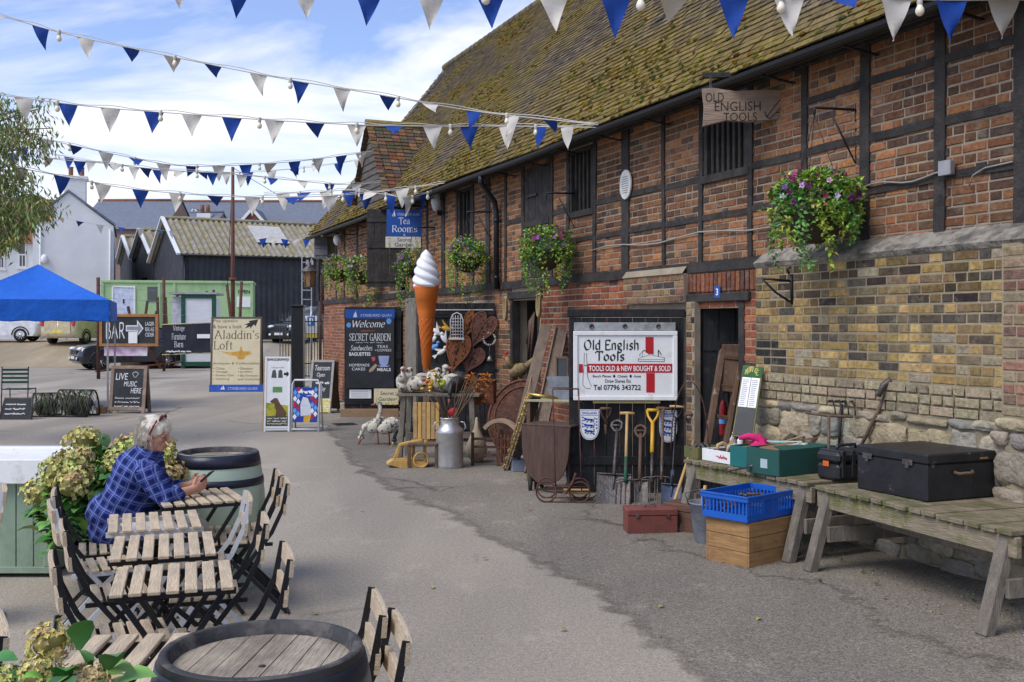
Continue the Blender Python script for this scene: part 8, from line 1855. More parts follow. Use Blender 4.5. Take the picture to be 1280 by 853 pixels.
hanging_basket(584,322,.40,.64,.32,.82,'hanging basket with a long yellow green trail between the cone and the downpipe',1000,5,flowers=(.2,.12,.22))
hanging_basket(516,332,.40,.62,.32,.80,'hanging basket half hidden behind the giant ice cream',700,6,flowers=(.2,.12,.25))
hanging_basket(453,340,.40,.74,.40,.80,'hanging basket with pink and white flowers beside the open shutter',600,7,flowers=(.5,.03,.12),extra=(.6,.6,.6))
hanging_basket(424,338,.40,.74,.40,.60,'farthest hanging basket with violet flowers near the end shutter',500,8,flowers=(.22,.12,.35))
def hydrangea(loc,label,W_,D_,Hh,z0,nheads,nleaf,seed,headr=.1,leafs=.12,pot=None,heads_pos=None):
 random.seed(seed);t=thing('hydrangea',label,'shrub',loc,0)
 mb=MB()
 if pot:mb.lathe([(pot*.75,0),(pot,z0+.05),(pot*1.04,z0+.06),(pot*.95,z0+.06),(pot*.9,z0),(.001,z0)],n=24,cap=False);mb.build('tub',mat('dark tub %d'%seed,(.03,.035,.03),bump=.1),t)
 mb=MB();hd=[]
 for i in range(nheads):
  a=rnd(0,2*PI);r_=rnd(.2,1)**.6;z=z0+Hh*(.45+.55*math.sqrt(max(0,1-r_*r_)))*rnd(.85,1.05);hd.append(Vector((r_*W_/2*math.cos(a),r_*D_/2*math.sin(a),z)))
 if heads_pos:hd=[Vector(p)for p in heads_pos]+hd
 st=MB()
 for p in hd:st.tube([(p.x*.2,p.y*.2,z0),(p.x*.7,p.y*.7,(z0+p.z)/2),p],.006,5)
 for i in range(nleaf):
  d=Vector((rnd(-1,1),rnd(-1,1),rnd(-.1,1))).normalized()*rnd(.55,1.0);p=Vector((d.x*W_/2,d.y*D_/2,z0+.08+d.z*Hh*.85));mb.col=tuple(x*rnd(.8,1.25)for x in random.choice(LEAFC['hyd']))
  v=Vector((d.x,d.y,rnd(-.2,.5)))+Vector((rnd(-.6,.6),rnd(-.6,.6),0));v.normalize();ll=rnd(.7,1.2);mb.leaf2(p,v*leafs*ll,leafs*.66*ll,Vector((rnd(-.4,.4),rnd(-.4,.4),1)))
 mb.col=None;mb.build('foliage',M_LEAF,t);st.build('stems',M_WOODB,t)
 for p in hd:
  mb=MB();r0=headr*rnd(.8,1.15);tone=random.choice([(.56,.50,.13),(.60,.52,.18),(.50,.53,.17),(.56,.42,.20),(.52,.48,.15)]);t2_=random.choice([(.50,.27,.16),(.42,.52,.14),(.46,.55,.16),(.60,.50,.17)]);sq_=rnd(.7,.9)
  mb.col=tuple(x*.4 for x in tone);mb.ell(p,(r0*.7,r0*.7,r0*.55),10,7)
  for i in range(170):
   d=Vector((rnd(-1,1),rnd(-1,1),rnd(-.6,1))).normalized();rr_=r0*(1+.28*noise.noise(d*2.1+p*9))*rnd(.80,1.08);q=p+Vector((d.x,d.y,d.z*sq_))*rr_;f=max(0,min(1,.45+noise.noise(d*1.8+p*5)*1.8));k=rnd(.7,1.25);mb.col=tuple((a*(1-f*.65)+b*f*.65)*k for a,b in zip(tone,t2_))
   dd=(d+Vector((rnd(-.6,.6),rnd(-.6,.6),rnd(-.5,.6)))).normalized();u_=dd.orthogonal().normalized();w_=dd.cross(u_);ph=rnd(0,2)
   for m_ in range(4):a=m_*PI/2+ph;mb.leaf(q,(u_*math.cos(a)+w_*math.sin(a)+dd*.35)*r0*.15,r0*.14,up=dd,bend=.25)
  mb.col=None;mb.build('flower_head',M_PETAL,t)
hydrangea(Vector((at(146,0,7.0).x,7.0,0)),'big hydrangea with faded green and pink heads behind the seated woman',1.0,.75,.74,.26,26,760,4,headr=.112,leafs=.14,pot=.30)
hydrangea(Vector(((64-CX)/F_PX*2.6,2.6,0)),'nearest hydrangea with yellow green heads at the bottom left corner',0.50,.36,.44,.54,0,260,9,headr=.052,leafs=.085,pot=.20,heads_pos=[(-.02,.04,.955),(-.02,-.02,.895),(.09,-.02,.875),(-.14,.02,.85),(.0,-.14,.84)])
# ---- tree at the upper left: drooping narrow leaves
def gum_tree():
 random.seed(44);Y=15.0;base=Vector((at(-210,0,Y).x,Y,0));t=thing('gum_tree','tall tree with drooping narrow olive green leaves at the upper left edge','tree',base,0)
 bark=mat('pale bark',(.20,.16,.12),rough=.9,var=.3,bump=.3,stretch=(3,3,.5));fol=MB();br=MB();mb=MB()
 mb.tube([(0,0,0),(.1,0,1.2),(.25,.1,2.6),(.3,0,4.4),(.5,0,6.0)],[.24,.20,.16,.11,.05],12);mb.build('trunk',bark,t)
 tips=[]
 def w(px,py,dy=0):v=at(px,py,Y+dy);return v-base
 targets=[(-10,235),(20,180),(30,150),(45,140),(10,125),(62,165),(50,190),(40,262),(20,275),(5,300),(-30,150),(-60,200),(-100,240),(-150,180),(-200,230),(-120,110),(-220,120),(60,250),(45,232),(30,225),(15,205),(-40,290),(-80,310),(-10,260),(55,270),(35,290),(-5,190),(-50,90),(-260,180),(-300,240),(-330,150),(-250,60),(-160,50)]
 for(px,py)in targets:
  for r_ in range(2):
   dy=rnd(-.9,.9);e=w(px+rnd(-8,8),py+rnd(-8,8),dy);s_=Vector((.28,0,rnd(2.6,5.0)));m_=s_.lerp(e,.55)+Vector((0,0,.35));br.tube([s_,m_,e],[.035,.02,.006],6);tips.append((m_,e))
 br.build('branches',bark,t)
 for(m_,e)in tips:
  dens=150 if(e+base).x*F_PX/Y+CX<60 else 90
  for k in range(dens):
   f=rnd(.35,1.05);p=m_.lerp(e,f)+Vector((rnd(-1,1),rnd(-1,1),rnd(-1.1,.7)))*.20;fol.col=tuple(x*rnd(.7,1.35)for x in random.choice(LEAFC['euc']))
   d=Vector((rnd(-.5,.6),rnd(-.5,.5),rnd(-1.2,-.25))).normalized();fol.leaf(p,d*rnd(.08,.14),.026,bend=.15)
   # thick low mass of foliage
 for k in range(5200):
  px,py=rnd(-120,66),rnd(243,322);lim=66-max(0,(py-262))*1.15-max(0,258-py)*.6
  if px>lim+10*noise.noise(Vector((py*.08,0,0))):continue
  p=w(px,py,rnd(-.8,.8));fol.col=tuple(x*rnd(.7,1.35)for x in random.choice(LEAFC['euc']));d=Vector((rnd(-.6,.6),rnd(-.5,.5),rnd(-1.1,-.1))).normalized();fol.leaf(p,d*rnd(.08,.14),.028,bend=.15)
 fol.col=None;fol.build('crown',M_LEAF,t)
gum_tree()
# ================================================================ CANOPY
FR=Vector((at(137,0,21.5).x,21.5,0));a_=R(18);ex=Vector((-math.cos(a_),-math.sin(a_),0));ey=Vector((-math.sin(a_),math.cos(a_),0));CW=3.0
t=thing('blue_canopy','blue pop up market canopy with pointed roof at the left edge','canopy',FR+ex*1.5+ey*1.5,R(18));hz,az_=ztop(375,21.5),ztop(331,22.6);vz=ztop(401,21.5);h=CW/2;k=10
mb=MB();mb.smooth=False
cor=[(-h,-h),(h,-h),(h,h),(-h,h)]
for i in range(4):
 p,q=Vector((*cor[i],hz)),Vector((*cor[(i+1)%4],hz));ap=Vector((0,0,az_));rows_=[]
 for r_ in range(k+1):
  f=r_/k;row=[]
  for c_ in range(k+1):
   g=c_/k;a=p.lerp(q,g);v=a.lerp(ap,f);edge=math.sin(PI*g);v.z-=.10*math.sin(PI*f)*(.35+.65*edge);row.append(v)
  rows_.append(mb.av(row))
 for r_ in range(k):
  for c_ in range(k):a=rows_[r_]+c_;b_=rows_[r_+1]+c_;mb.af([a,a+1,b_+1,b_])
mb.sm=[True]*len(mb.f);mb.build('roof_cloth',M_CLOTHB,t)
for i in range(4):
 p,q=Vector((*cor[i],hz)),Vector((*cor[(i+1)%4],hz));n_=Vector(((p+q).x,(p+q).y,0)).normalized();mb=MB();kk=24
 for c_ in range(kk+1):
  v=p.lerp(q,c_/kk);wv=.018*noise.noise(Vector((c_*.5,i,0)));mb.av([v+n_*.004,v+n_*(.01+wv)+Vector((0,0,(vz-hz)/2)),v+n_*(.012+wv*2)+Vector((0,0,vz-hz+.01*math.sin(c_*1.3)))])
 for c_ in range(kk):
  for r_ in range(2):a=c_*3+r_;mb.af([a+1,a,a+3,a+4])
 mb.sm=[True]*len(mb.f);mb.build('valance',M_CLOTHB,t)
for i,(x,y)in enumerate(cor):
 mb=MB();x,y=x*.975,y*.975;mb.box(x-.02,x+.02,y-.02,y+.02,0,hz-.02,.003);mb.build('leg',M_GALV,t)
 mb=MB();mb.box(x-.06,x+.06,y-.06,y+.06,0.001,.012);mb.build('foot',M_METALK,t)
mb=MB();
for i in range(4):p,q=Vector((cor[i][0]*.97,cor[i][1]*.97,hz-.1)),Vector((cor[(i+1)%4][0]*.97,cor[(i+1)%4][1]*.97,hz-.1));m_=(p+q)/2;mb.bar(p,m_-Vector((0,0,.25)),.02);mb.bar(m_-Vector((0,0,.25)),q,.02);mb.bar(p+Vector((0,0,.06)),Vector((0,0,az_-.1)),.02)
mb.build('roof_struts',M_GALV,t)
t=thing('leg_weight','small dark square weight at the foot of the canopy leg beside the blackboard','weight',G(127,517),R(18));mb=MB();mb.box(-.1,.1,-.1,.1,0,.14,.01);mb.build('block',M_WOODB,t);mb=MB();mb.box(-.03,.03,-.03,.03,.141,.16,.003);mb.build('knob',M_METALK,t)
# lobster pots, slatted chair, leaning blackboard
def pot(pxl,pxr,pyt,pyb,label):
 p=G((pxl+pxr)/2,pyb)+Vector((0,.25,0));sc=p.y/F_PX;w,h_=(pxr-pxl)/2*sc,(pyb-pyt)*sc;t=thing('lobster_pot',label,'lobster pot',p,R(rnd(-12,12)),'lobster pots under the canopy');ring=lambda x,s_=1:[(x,.24*s_*math.cos(a),max(.02,h_*math.sin(a))if a<PI else.02)for a in[PI*i/12 for i in range(13)]]
 mb=MB()
 for x in(-w,-w*.33,w*.33,w):mb.tube(ring(x),.016,6);
 for y in(-.24,.24):mb.tube([(-w,y,.02),(w,y,.02)],.018,6)
 mb.tube([(-w,0,h_),(w,0,h_)],.014,6);mb.build('frame',M_METALK,t);mb=MB();random.seed(int(pxl))
 for i in range(60):
  a0=rnd(0,PI);x0=rnd(-w,w);mb.tube([(x0+d*w*.25,.245*math.cos(a0+d*.5),h_*math.sin(min(PI,max(0,a0+d*.5))))for d in(-1,-.5,0,.5,1)],.004,4);mb.tube([(x0+d*w*.25,.245*math.cos(a0-d*.5),h_*math.sin(min(PI,max(0,a0-d*.5))))for d in(-1,-.5,0,.5,1)],.004,4)
 mb.build('netting',mat('net %d'%int(pxl),random.choice([(.06,.09,.05),(.03,.05,.04)]),bump=0,col2=(.2,.13,.06),c2amt=.35,c2scale=25),t)
 mb=MB();mb.ell((0,0,h_*.4),(w*.85,.17,h_*.38),14,9,jit=.6,seed=pxl);mb.build('tangled_rope',mat('dark tangle %d'%int(pxl),(.045,.045,.04),rough=.95,bump=.8,bscale=12,var=.5,col2=(.18,.14,.10),c2amt=.3,c2scale=14),t)
pot(37,66,493,522,'smaller lobster pot of dark net between the leaning blackboard and the larger pot');pot(68,111,489,522,'larger lobster pot of dark net at the right of the two')
p=G(18,525)+Vector((0,.05,0));sc=p.y/F_PX;t=thing('chalk_notice','small wire edged blackboard leaning on the ground left of the lobster pots','blackboard',p,0);mb=MB();mb.M=frame((0,0,0),0,-R(14));mb.prism([(-20*sc,0),(20*sc,0),(18*sc,27*sc),(-16*sc,27*sc)],-.02,.0);b=mb.build('board',M_BLKSIGN,t)
for i,wd_ in enumerate(((6,5),(3,6),(7,))):scrawl(wd_,t,-14*sc,11*sc,(18-6*i)*sc,(20.5-6*i)*sc,-.0215,M_CHALK,rot=-R(14),w=.012)
mb=MB();mb.M=frame((0,0,0),0,-R(14));mb.tube([(-20*sc,-.01,0),(-16*sc,-.01,27*sc),(18*sc,-.01,27*sc),(20*sc,-.01,0)],.02,6);mb.build('rim',M_STEEL,t)
# ================================================================ CAFE FURNITURE
def bistro_table(lab,x,y,metal,w=.50,d=.52,z=.71,n=7,rz=0):
 t=thing('bistro_table',lab,'table',(x,y,0),rz,'folding slatted bistro tables');sw=w/n*.70
 for i in range(n):cx_=-w/2+w*(i+.5)/n;mb=MB();mb.box(cx_-sw/2,cx_+sw/2,-d/2,d/2,z-.016,z+rnd(-.001,.001),.003);mb.build('slat',M_SLAT,t)
 for yy in(-d/2+.05,d/2-.05):mb=MB();mb.box(-w/2,w/2,yy-.004,yy+.012,z-.042,z-.017);mb.build('top_rail',metal,t)
 for yy,s_ in((-d/2+.065,1),(d/2-.065,-1)):
  for sg in(1,-1):mb=MB();o_=.012 if sg>0 else-.012;mb.bar((-sg*w*.46,yy+o_,.01),(sg*w*.40,yy+o_,z-.04),.022,.01,up=(0,1,0));mb.build('leg',metal,t)
 for x_,z_ in((-w*.46,.02),(w*.46,.02)):mb=MB();mb.tube([(x_,-d/2+.06,z_),(x_,d/2-.06,z_)],.009,6);mb.build('foot_bar',metal,t)
 mb=MB();mb.tube([(0,-d/2+.06,z*.47),(0,d/2-.06,z*.47)],.007,6);mb.build('pivot_rod',metal,t)
 return t
def bistro_chair(lab,x,y,rz,metal,n=6,group='folding slatted bistro chairs',tilt=0):
 """chair whose sitter looks along local +x; back rest at -x"""
 t=thing('bistro_chair',lab,'chair',(x,y,0),rz,group);w,d,z=.38,.34,.45
 for i in range(n):cx_=-d/2+.03+(d)*(i+.5)/n;mb=MB();mb.box(cx_-d/n*.36,cx_+d/n*.36,-w/2+.02,w/2-.02,z-.014,z,.003);mb.build('seat_slat',M_SLAT,t)
 for yy in(-w/2+.03,w/2-.042):mb=MB();mb.box(-d/2,d/2+.03,yy,yy+.012,z-.036,z-.015);mb.build('seat_rail',metal,t)
 for sg in(-1,1):
  yy=sg*(w/2+.004)
  mb=MB();P_=[Vector((.20,yy,0)),Vector((.02,yy,.27)),Vector((-.16,yy,.50)),Vector((-.225,yy,.64)),Vector((-.255,yy,.79))]
  for a,b_ in zip(P_,P_[1:]):mb.bar(a,b_+(b_-a).normalized()*.004,.024,.009,up=(0,1,0))
  mb.build('back_leg',metal,t)
  mb=MB();y2=sg*(w/2-.016);mb.bar((-.26,y2,0),(-.05,y2,.22),.024,.009,up=(0,1,0));mb.bar((-.05,y2,.22),(.17,y2,z-.03),.024,.009,up=(0,1,0));mb.build('front_leg',metal,t)
 for(x_,z_)in((.2,.012),(-.26,.012)):mb=MB();mb.tube([(x_,-w/2-.015,z_),(x_,w/2+.015,z_)],.009,6);mb.build('foot_bar',metal,t)
 mb=MB();mb.tube([(-.08,-w/2-.01,.40),(-.08,w/2+.01,.40)],.008,6);mb.build('stretcher',metal,t)
 for z_,x_ in((.755,-.258),(.635,-.235)):
  mb=MB();kk=6
  for i in range(kk+1):yy=-w/2-.012+(w+.024)*i/kk;bow=-.008*(1-(2*i/kk-1)**2);mb.av([(x_+bow-.009,yy,z_-.034),(x_+bow+.009,yy,z_-.034),(x_+bow+.003,yy,z_+.034),(x_+bow-.015,yy,z_+.034)])
  for i in range(kk):
   for q in range(4):a=i*4;mb.af([a+q,a+(q+1)%4,a+4+(q+1)%4,a+4+q])
  mb.af([3,2,1,0]);a=kk*4;mb.af([a,a+1,a+2,a+3]);mb.build('back_slat',M_SLAT,t)
 return t
def tp(px,py,z=.71):p=GZ(px,py,z);return p.x,p.y
x1,y1=tp(247,617);x2,y2=tp(193,650);x3,y3=tp(206,681);x4,y4=tp(217,721)
y1,y2,y3,y4=6.45,5.65,5.02,4.38
def cx(px,y):return(px-CX)/F_PX*y
random.seed(2)
bistro_table('black framed slatted table under the hands of the seated woman',cx(247,y1),y1,M_METALK,w=.50,d=.54,rz=R(27))
bistro_table('white framed slatted table just in front of the seated woman',cx(193,y2),y2,M_WHMET,w=.48,d=.52,rz=R(20))
bistro_table('black framed slatted table, third from the back of the row',cx(205,y3),y3,M_METALK,w=.48,d=.54,rz=R(18))
bistro_table('black framed slatted table, fourth of the row, before the one beside the near barrel',cx(217,y4),y4,M_METALK,w=.49,d=.50,rz=R(17))
bistro_table('nearest slatted table, partly hidden by the dark barrel at the bottom',-1.10,3.28,M_METALK,w=.62,d=.66,z=.70,rz=R(5))
def chair(lab,px,py,th,metal,left=True):
 """placed by its upper back slat as seen in the picture; left: it looks to the right"""
 B=GZ(px,py,.755);e=Vector((math.cos(R(th)),math.sin(R(th)),0))*(1 if left else-1);c=B+e*.25
 return bistro_chair(lab,c.x,c.y,R(th)+(0 if left else PI),metal)
chair('black chair the woman in the checked shirt sits on',71,622,22,M_METALK)
chair('white framed chair left of the white framed table',67,639,27,M_WHMET)
chair('black framed chair behind the white one, left of the third table',82,665,25,M_METALK)
chair('black framed chair left of the fourth table, its seat under the tabletop',70,708,25,M_METALK)
chair('black framed chair by the green barrel, farther of the overlapping pair',346,598,17,M_METALK,False)
chair('black framed chair by the green barrel, nearer of the overlapping pair',355,607,17,M_METALK,False)
chair('white framed chair right of the white framed table',308,628,17,M_WHMET,False)
chair('black framed chair right of the third table',328,656,17,M_METALK,False)
chair('black framed chair right of the fourth table, nearest the open asphalt',356,699,17,M_METALK,False)
chair('slatted chair just right of the near barrel, the farther of two',469,765,13,M_METALK,False)
chair('slatted chair just right of the near barrel, the nearer of two',496,795,13,M_METALK,False)
chair('white framed chair cut by the left edge in front of the green planter',2,617,27,M_WHMET,False)
chair('slatted chair whose back just shows at the left edge above the near hydrangea',-4,792,30,M_METALK,False)
# green folding chair under the canopy
p=G(16,505);t=thing('green_garden_chair','dark green slatted metal garden chair under the blue canopy','chair',Vector((cx(24,21.8),21.8,0)),R(185));
for i in range(4):mb=MB();mb.box(-.26,.26,.2,.22,.58+i*.085,.625+i*.085,.003);mb.build('back_slat',M_DKGRN,t)
for i in range(4):mb=MB();mb.box(-.25,.25,-.2+i*.1,-.14+i*.1,.44,.46,.003);mb.build('seat_slat',M_DKGRN,t)
for x in(-.26,.26):mb=MB();mb.tube([(x,.26,0),(x,.21,.92)],.012,6);mb.build('leg',M_DKGRN,t);mb=MB();mb.tube([(x,-.22,0),(x,-.2,.46),(x,.2,.45)],.012,6);mb.build('leg',M_DKGRN,t)
# barrels
M_STAVE=mat('barrel head wood',(.36,.305,.225),rough=.85,var=.35,scale=3,bump=.35,bscale=16,stretch=(6,.7,1),col2=(.15,.125,.10),c2amt=.35,c2scale=4,c2sharp=.14)
M_RIM=mat('worn black rim',(.035,.033,.033),rough=.6,var=.4,bump=.35,bscale=20,col2=(.12,.105,.09),c2amt=.35,c2scale=10)
M_SAGEB=mat('pale sage paint',(.42,.52,.40),rough=.5,var=.06,scale=2,bump=.05)
def barrel(lab,x,y,bodym,hoopm,rz=0,bands=((.70,.90),(.54,.585)),headm=None):
 t=thing('barrel',lab,'barrel',(x,y,0),rz);hH=.90;rad=lambda z:.262+.052*(1-((z-hH/2)/(hH/2))**2);prof=[(rad(hH*i/24),hH*i/24)for i in range(25)]
 mb=MB();mb.lathe(prof,n=64,cap=False);mb.build('staves',bodym,t)
 mb=MB();mb.lathe([(rad(hH),hH),(rad(hH)-.004,hH+.004),(rad(hH)-.022,hH+.002),(rad(hH)-.03,hH-.04)],n=64,cap=False);mb.build('rim',M_RIM,t)
 for z0,z1 in bands:mb=MB();mb.lathe([(rad(z0),z0),(rad(z0)+.004,z0),(rad((z0+z1)/2)+.005,(z0+z1)/2),(rad(z1)+.004,z1),(rad(z1),z1)],n=64,cap=False);mb.build('hoop',hoopm,t)
 r_=rad(hH)-.031;nb=7;hd=thing_part('head',t)
 for i in range(nb):
  a,b_=-r_+2*r_*i/nb+.0015,-r_+2*r_*(i+1)/nb-.0015;mb=MB();pts=[]
  for k in range(9):x_=a+(b_-a)*k/8;pts.append((x_,-math.sqrt(max(0,r_*r_-x_*x_))))
  pts+=[(x_,-y_)for x_,y_ in pts[::-1]];n_=mb.av([(x_,y_,hH-.032+rnd(-.001,.001))for x_,y_ in pts]+[(x_,y_,hH-.05)for x_,y_ in pts]);m_=len(pts);mb.af(range(n_,n_+m_))
  for k in range(m_):mb.af([n_+(k+1)%m_,n_+k,n_+m_+k,n_+m_+(k+1)%m_])
  mb.build('head_board',M_STAVE,hd)
 mb=MB();mb.lathe([(.001,hH-.0515),(r_,hH-.0515)],n=40,cap=False);mb.build('head_base',M_DARK,hd)
 for(x_,y_)in((.015,-.05),):mb=MB();mb.lathe([(.001,hH-.0295),(.008,hH-.0295),(.010,hH-.032)],(x_,y_,0),n=12,cap=False);mb.build('bung',M_METALK,hd)
 return t
def thing_part(name,parent):o=bpy.data.objects.new(name,None);COL.objects.link(o);o.parent=parent;o.empty_display_size=.1;return o
M_BARK=mat('black barrel paint',(.014,.014,.017),rough=.38,var=.2,bump=.06,bscale=10,spec=.5)
barrel('dark barrel with a plank top standing nearest the camera',cx(328,2.78),2.78,M_BARK,mat('blue black hoop',(.022,.024,.034),rough=.35,bump=.03,metal=.3),rz=R(-4),bands=((.80,.88),(.70,.73),(.5,.53)))
barrel('pale sage green barrel with black hoops behind the woman\'s table',cx(273,7.15),7.15,M_SAGEB,mat('blue black hoop two',(.018,.02,.035),rough=.35,bump=.03),bands=((.812,.897),(.685,.735),(.36,.40)))
# planter box
px0,py0=cx(64,7.33),7.33;t=thing('planter_box','sage green boarded planter box with a thick white rim at the left edge','planter',(px0-.55,py0+.35,0),0)
for i in range(9):mb=MB();a=-.55+i*1.1/9;mb.box(a+.002,a+1.1/9-.003,-.35,-.33,.03,.66,.004);mb.build('front_board',M_GRN,t)
for i in range(6):mb=MB();a=-.33+i*.66/6;mb.box(.53,.55,a+.002,a+.66/6-.002,.03,.66,.003);mb.box(-.55,-.53,a+.002,a+.66/6-.002,.03,.66,.003);mb.build('side_board',M_GRN,t)
mb=MB();mb.box(-.56,.562,-.362,-.3501,.03,.075,.003);mb.box(.5,.556,-.362,-.3502,.076,.655,.003);mb.build('corner_trim',M_GRN,t)
mb=MB();mb.box(-.53,.53,-.33,.33,.04,.55);mb.build('soil',M_WOODB,t)
mb=MB();
for a,b_,c_,d_ in((-.62,.62,-.42,-.30),(-.62,.62,.30,.42)):mb.box(a,b_,c_,d_,.66,.83,.006)
for a,b_ in((-.62,-.5),(.5,.62)):mb.box(a,b_,-.299,.299,.66,.83,.006)
mb.box(-.5,.5,-.3,.3,.70,.80,.004);mb.build('white_rim',M_WHITE,t)
# ================================================================ BUNTING AND FESTOON LIGHTS
def crv(P,k=10):
 out=[];P=[Vector(p)for p in P];n=len(P)
 for i in range(n-1):
  p0,p1,p2,p3=P[max(i-1,0)],P[i],P[i+1],P[min(i+2,n-1)]
  for j in range(k):f=j/k;out.append(.5*((2*p1)+(p2-p0)*f+(2*p0-5*p1+4*p2-p3)*f*f+(-p0+3*p1-3*p2+p3)*f**3))
 return out+[P[-1]]
def bunting(lab,lab2,P,flags,bulbs,fh=.26,seed=0,auto=None,blow=.5,labels=True,fw=None,gap=.022):
 """P: points of the cord; flags: [(distance fraction, 'b' or 'w')] or auto=(first colour, spacing in m)"""
 random.seed(seed);C_=crv(P);L_=[0]
 for a,b_ in zip(C_,C_[1:]):L_.append(L_[-1]+(b_-a).length)
 def pt(d):
  d=min(max(d,0),L_[-1]-1e-4)
  for i in range(len(L_)-1):
   if L_[i+1]>=d:f=(d-L_[i])/(L_[i+1]-L_[i]);return C_[i].lerp(C_[i+1],f)
 o0=C_[0].copy();t=thing('bunting_string',lab,'bunting',o0,0);mb=mbw(t);mb.tube(C_,.0065,5);mb.build('cord',M_CORD,t)
 fl=[];tot=L_[-1]
 if auto:d=auto[2]if len(auto)>2 else.1;i=0
 while auto and d<tot-.3:fl.append((d,('b','w')[(i+(0 if auto[0]=='b' else 1))%2]));d+=auto[1]*rnd(.93,1.07);i+=1
 for d,c_ in(fl or[(f*tot,c_)for f,c_ in flags]):
  w_=(fw or fh*.82);a,b_=pt(d),pt(d+w_);mb=mbw(t);mb.smooth=True;curl=rnd(-1,1)*blow;fold=random.random()<.28*blow*2;n_=7;dr=(b_-a).normalized();side=Vector((-dr.y,dr.x,0)).normalized();hh=fh*rnd(.92,1.05);sk_=rnd(-.3,.3)*blow*hh
  vid=[]
  for j in range(n_+1):
   f=j/n_;wd=(1-f);row=[]
   for k in range(4):
    g=k/3;base=a.lerp(b_,.5+(g-.5)*wd);drop=hh*f
    if fold:drop=hh*(.45+.2*abs(curl))*f;sb=side*hh*.7*f*(1 if curl>0 else-1)
    else:sb=side*curl*hh*.6*f*f
    row.append(base-Vector((0,0,drop+.004))+sb+dr*sk_*f*f+side*.012*math.sin(g*4+f*5+d))
   vid.append(mb.av(row))
  for j in range(n_):
   for k in range(3):a_=vid[j]+k;b2=vid[j+1]+k;mb.af([a_,a_+1,b2+1,b2])
  mb.build('flag',M_FLAGB if c_=='b' else M_FLAGW,t)
 if bulbs:
  t2=thing('festoon_lights',lab2,'festoon lights',o0,0);mb=mbw(t2);C2_=[p+Vector((0,0,gap))+Vector((0,0,.012*math.sin(i*.9)))for i,p in enumerate(C_)];mb.tube(C2_,.005,5);mb.build('cable',M_CORD,t2);d=bulbs[0]
  while d<tot-.1:
   p=pt(d)+Vector((0,0,gap));b_=thing_part('lamp',t2);mb=mbw(t2);mb.lathe([(.018,0.004),(.021,-.01),(.02,-.055),(.016,-.06)],p,n=10);mb.build('socket',mat_sock,b_);mb=mbw(t2);mb.lathe([(.015,-.055),(.019,-.068),(.028,-.088),(.030,-.104),(.025,-.120),(.012,-.131),(.002,-.134)],p,n=12);mb.build('bulb',M_BULB,b_);d+=bulbs[1]*rnd(.94,1.06)
mat_sock=mat('cream lamp socket',(.6,.57,.5),rough=.5,bump=0)
ea=WW(WS(748,.4),.4,WZ(748,156,.4))
bunting('highest full bunting string crossing the sky down to the barn gutter','festoon bulbs running along the highest full bunting string',[at(-160,-18,12.0),at(0,20,12.3),at(80,42,12.4),at(210,70,12.5),at(340,96,12.6),at(470,118,12.7),at(600,140,12.8),ea],None,(2.05,1.3),auto=('w',0.519,.2),fh=.25,seed=3,blow=.8)
bunting('second bunting string meeting the highest one at the barn gutter','festoon bulbs running along the second bunting string',[at(-160,100,12.0),at(0,119,12.3),at(110,133,12.4),at(220,142,12.5),at(330,150,12.6),at(440,156,12.7),at(540,158,12.8),at(640,158,12.9),ea+Vector((0,.02,-.03))],None,(2.0,1.18),auto=('b',0.471,.05),fh=.28,seed=5,blow=.25)
de=at(468,189,20.6)
bunting('sagging bunting string that ends on the dormer','festoon bulbs running along the string that ends on the dormer',[at(-80,135,17),at(0,163,17.3),at(68,177,17.6),at(153,195,18),at(221,207,18.4),at(292,207,18.9),at(380,201,19.6),de],None,(1.0,1.1),auto=('b',0.493,.1),fh=.30,seed=7,blow=.6)
d2=at(478,228,19.6)
bunting('bunting string passing just below the pole head to the barn eaves','festoon bulbs on the string passing just below the pole head',[at(-60,176,17),at(0,190,17.2),at(68,199,17.4),at(136,205,17.7),at(200,212,18),at(292,218,18.4),at(370,226,18.8),at(430,231,19.2),d2],None,(1.4,1.2),auto=('w',0.528,.3),fh=.24,seed=9,blow=.9)
d3=WW(WS(556,.45),.45,WZ(556,229,.45))
bunting('lowest long bunting string ending above the tea rooms sign','festoon bulbs on the lowest long bunting string',[at(-70,188,15.5),at(0,205,15.7),at(70,219,15.9),at(155,235,16.1),at(250,244,16.3),at(330,247,16.5),at(415,245,16.7),at(490,238,17.0),d3],None,(.9,1.25),auto=('b',0.581,.35),fh=.30,seed=12,blow=.3)
d4=WW(WS(540,.45),.45,WZ(540,240,.45))
bunting('short bunting string sagging in front of the far eaves above the tea rooms sign','festoon bulbs sagging above the tea rooms sign',[at(330,243,17.2),at(400,240,17.1),at(440,238,17),at(480,243,16.8),at(510,247,16.7),d4],None,(.6,.5),auto=('w',0.370,.2),fh=.30,seed=14,blow=.7)
bunting('farthest full width bunting string crossing behind the pole head','festoon bulbs on the farthest full width string',[at(-40,172,25),at(50,190,25),at(130,204,25),at(200,213,25),at(292,216,25),at(380,210,25),at(476,196,24.5)],None,(.7,1.5),auto=('b',0.546,.2),fh=.30,seed=31,blow=.6)
g1_=WW(WS(1300,.1),.1,0).y
bunting('bunting string right overhead along the top edge of the view','festoon bulbs along the string right overhead',[at(100,-62,6.3),at(207,-42,6.4),at(370,-28,6.5),at(545,-18,6.6),at(717,-10,6.7),at(890,-6,6.8),at(1060,-3,6.9),at(1180,0,7.0),at(1290,0,7.05)],None,(2.45,.95),auto=('w',0.387,.45),fh=.27,seed=21,blow=.25)
bunting('small far bunting string between the white house and the black sheds','',[at(60,268,44),at(90,275,44),at(130,282,45),at(185,287,46),at(229,290,48)],None,None,auto=('w',0.836,.4),fh=.40,seed=25,blow=.7)
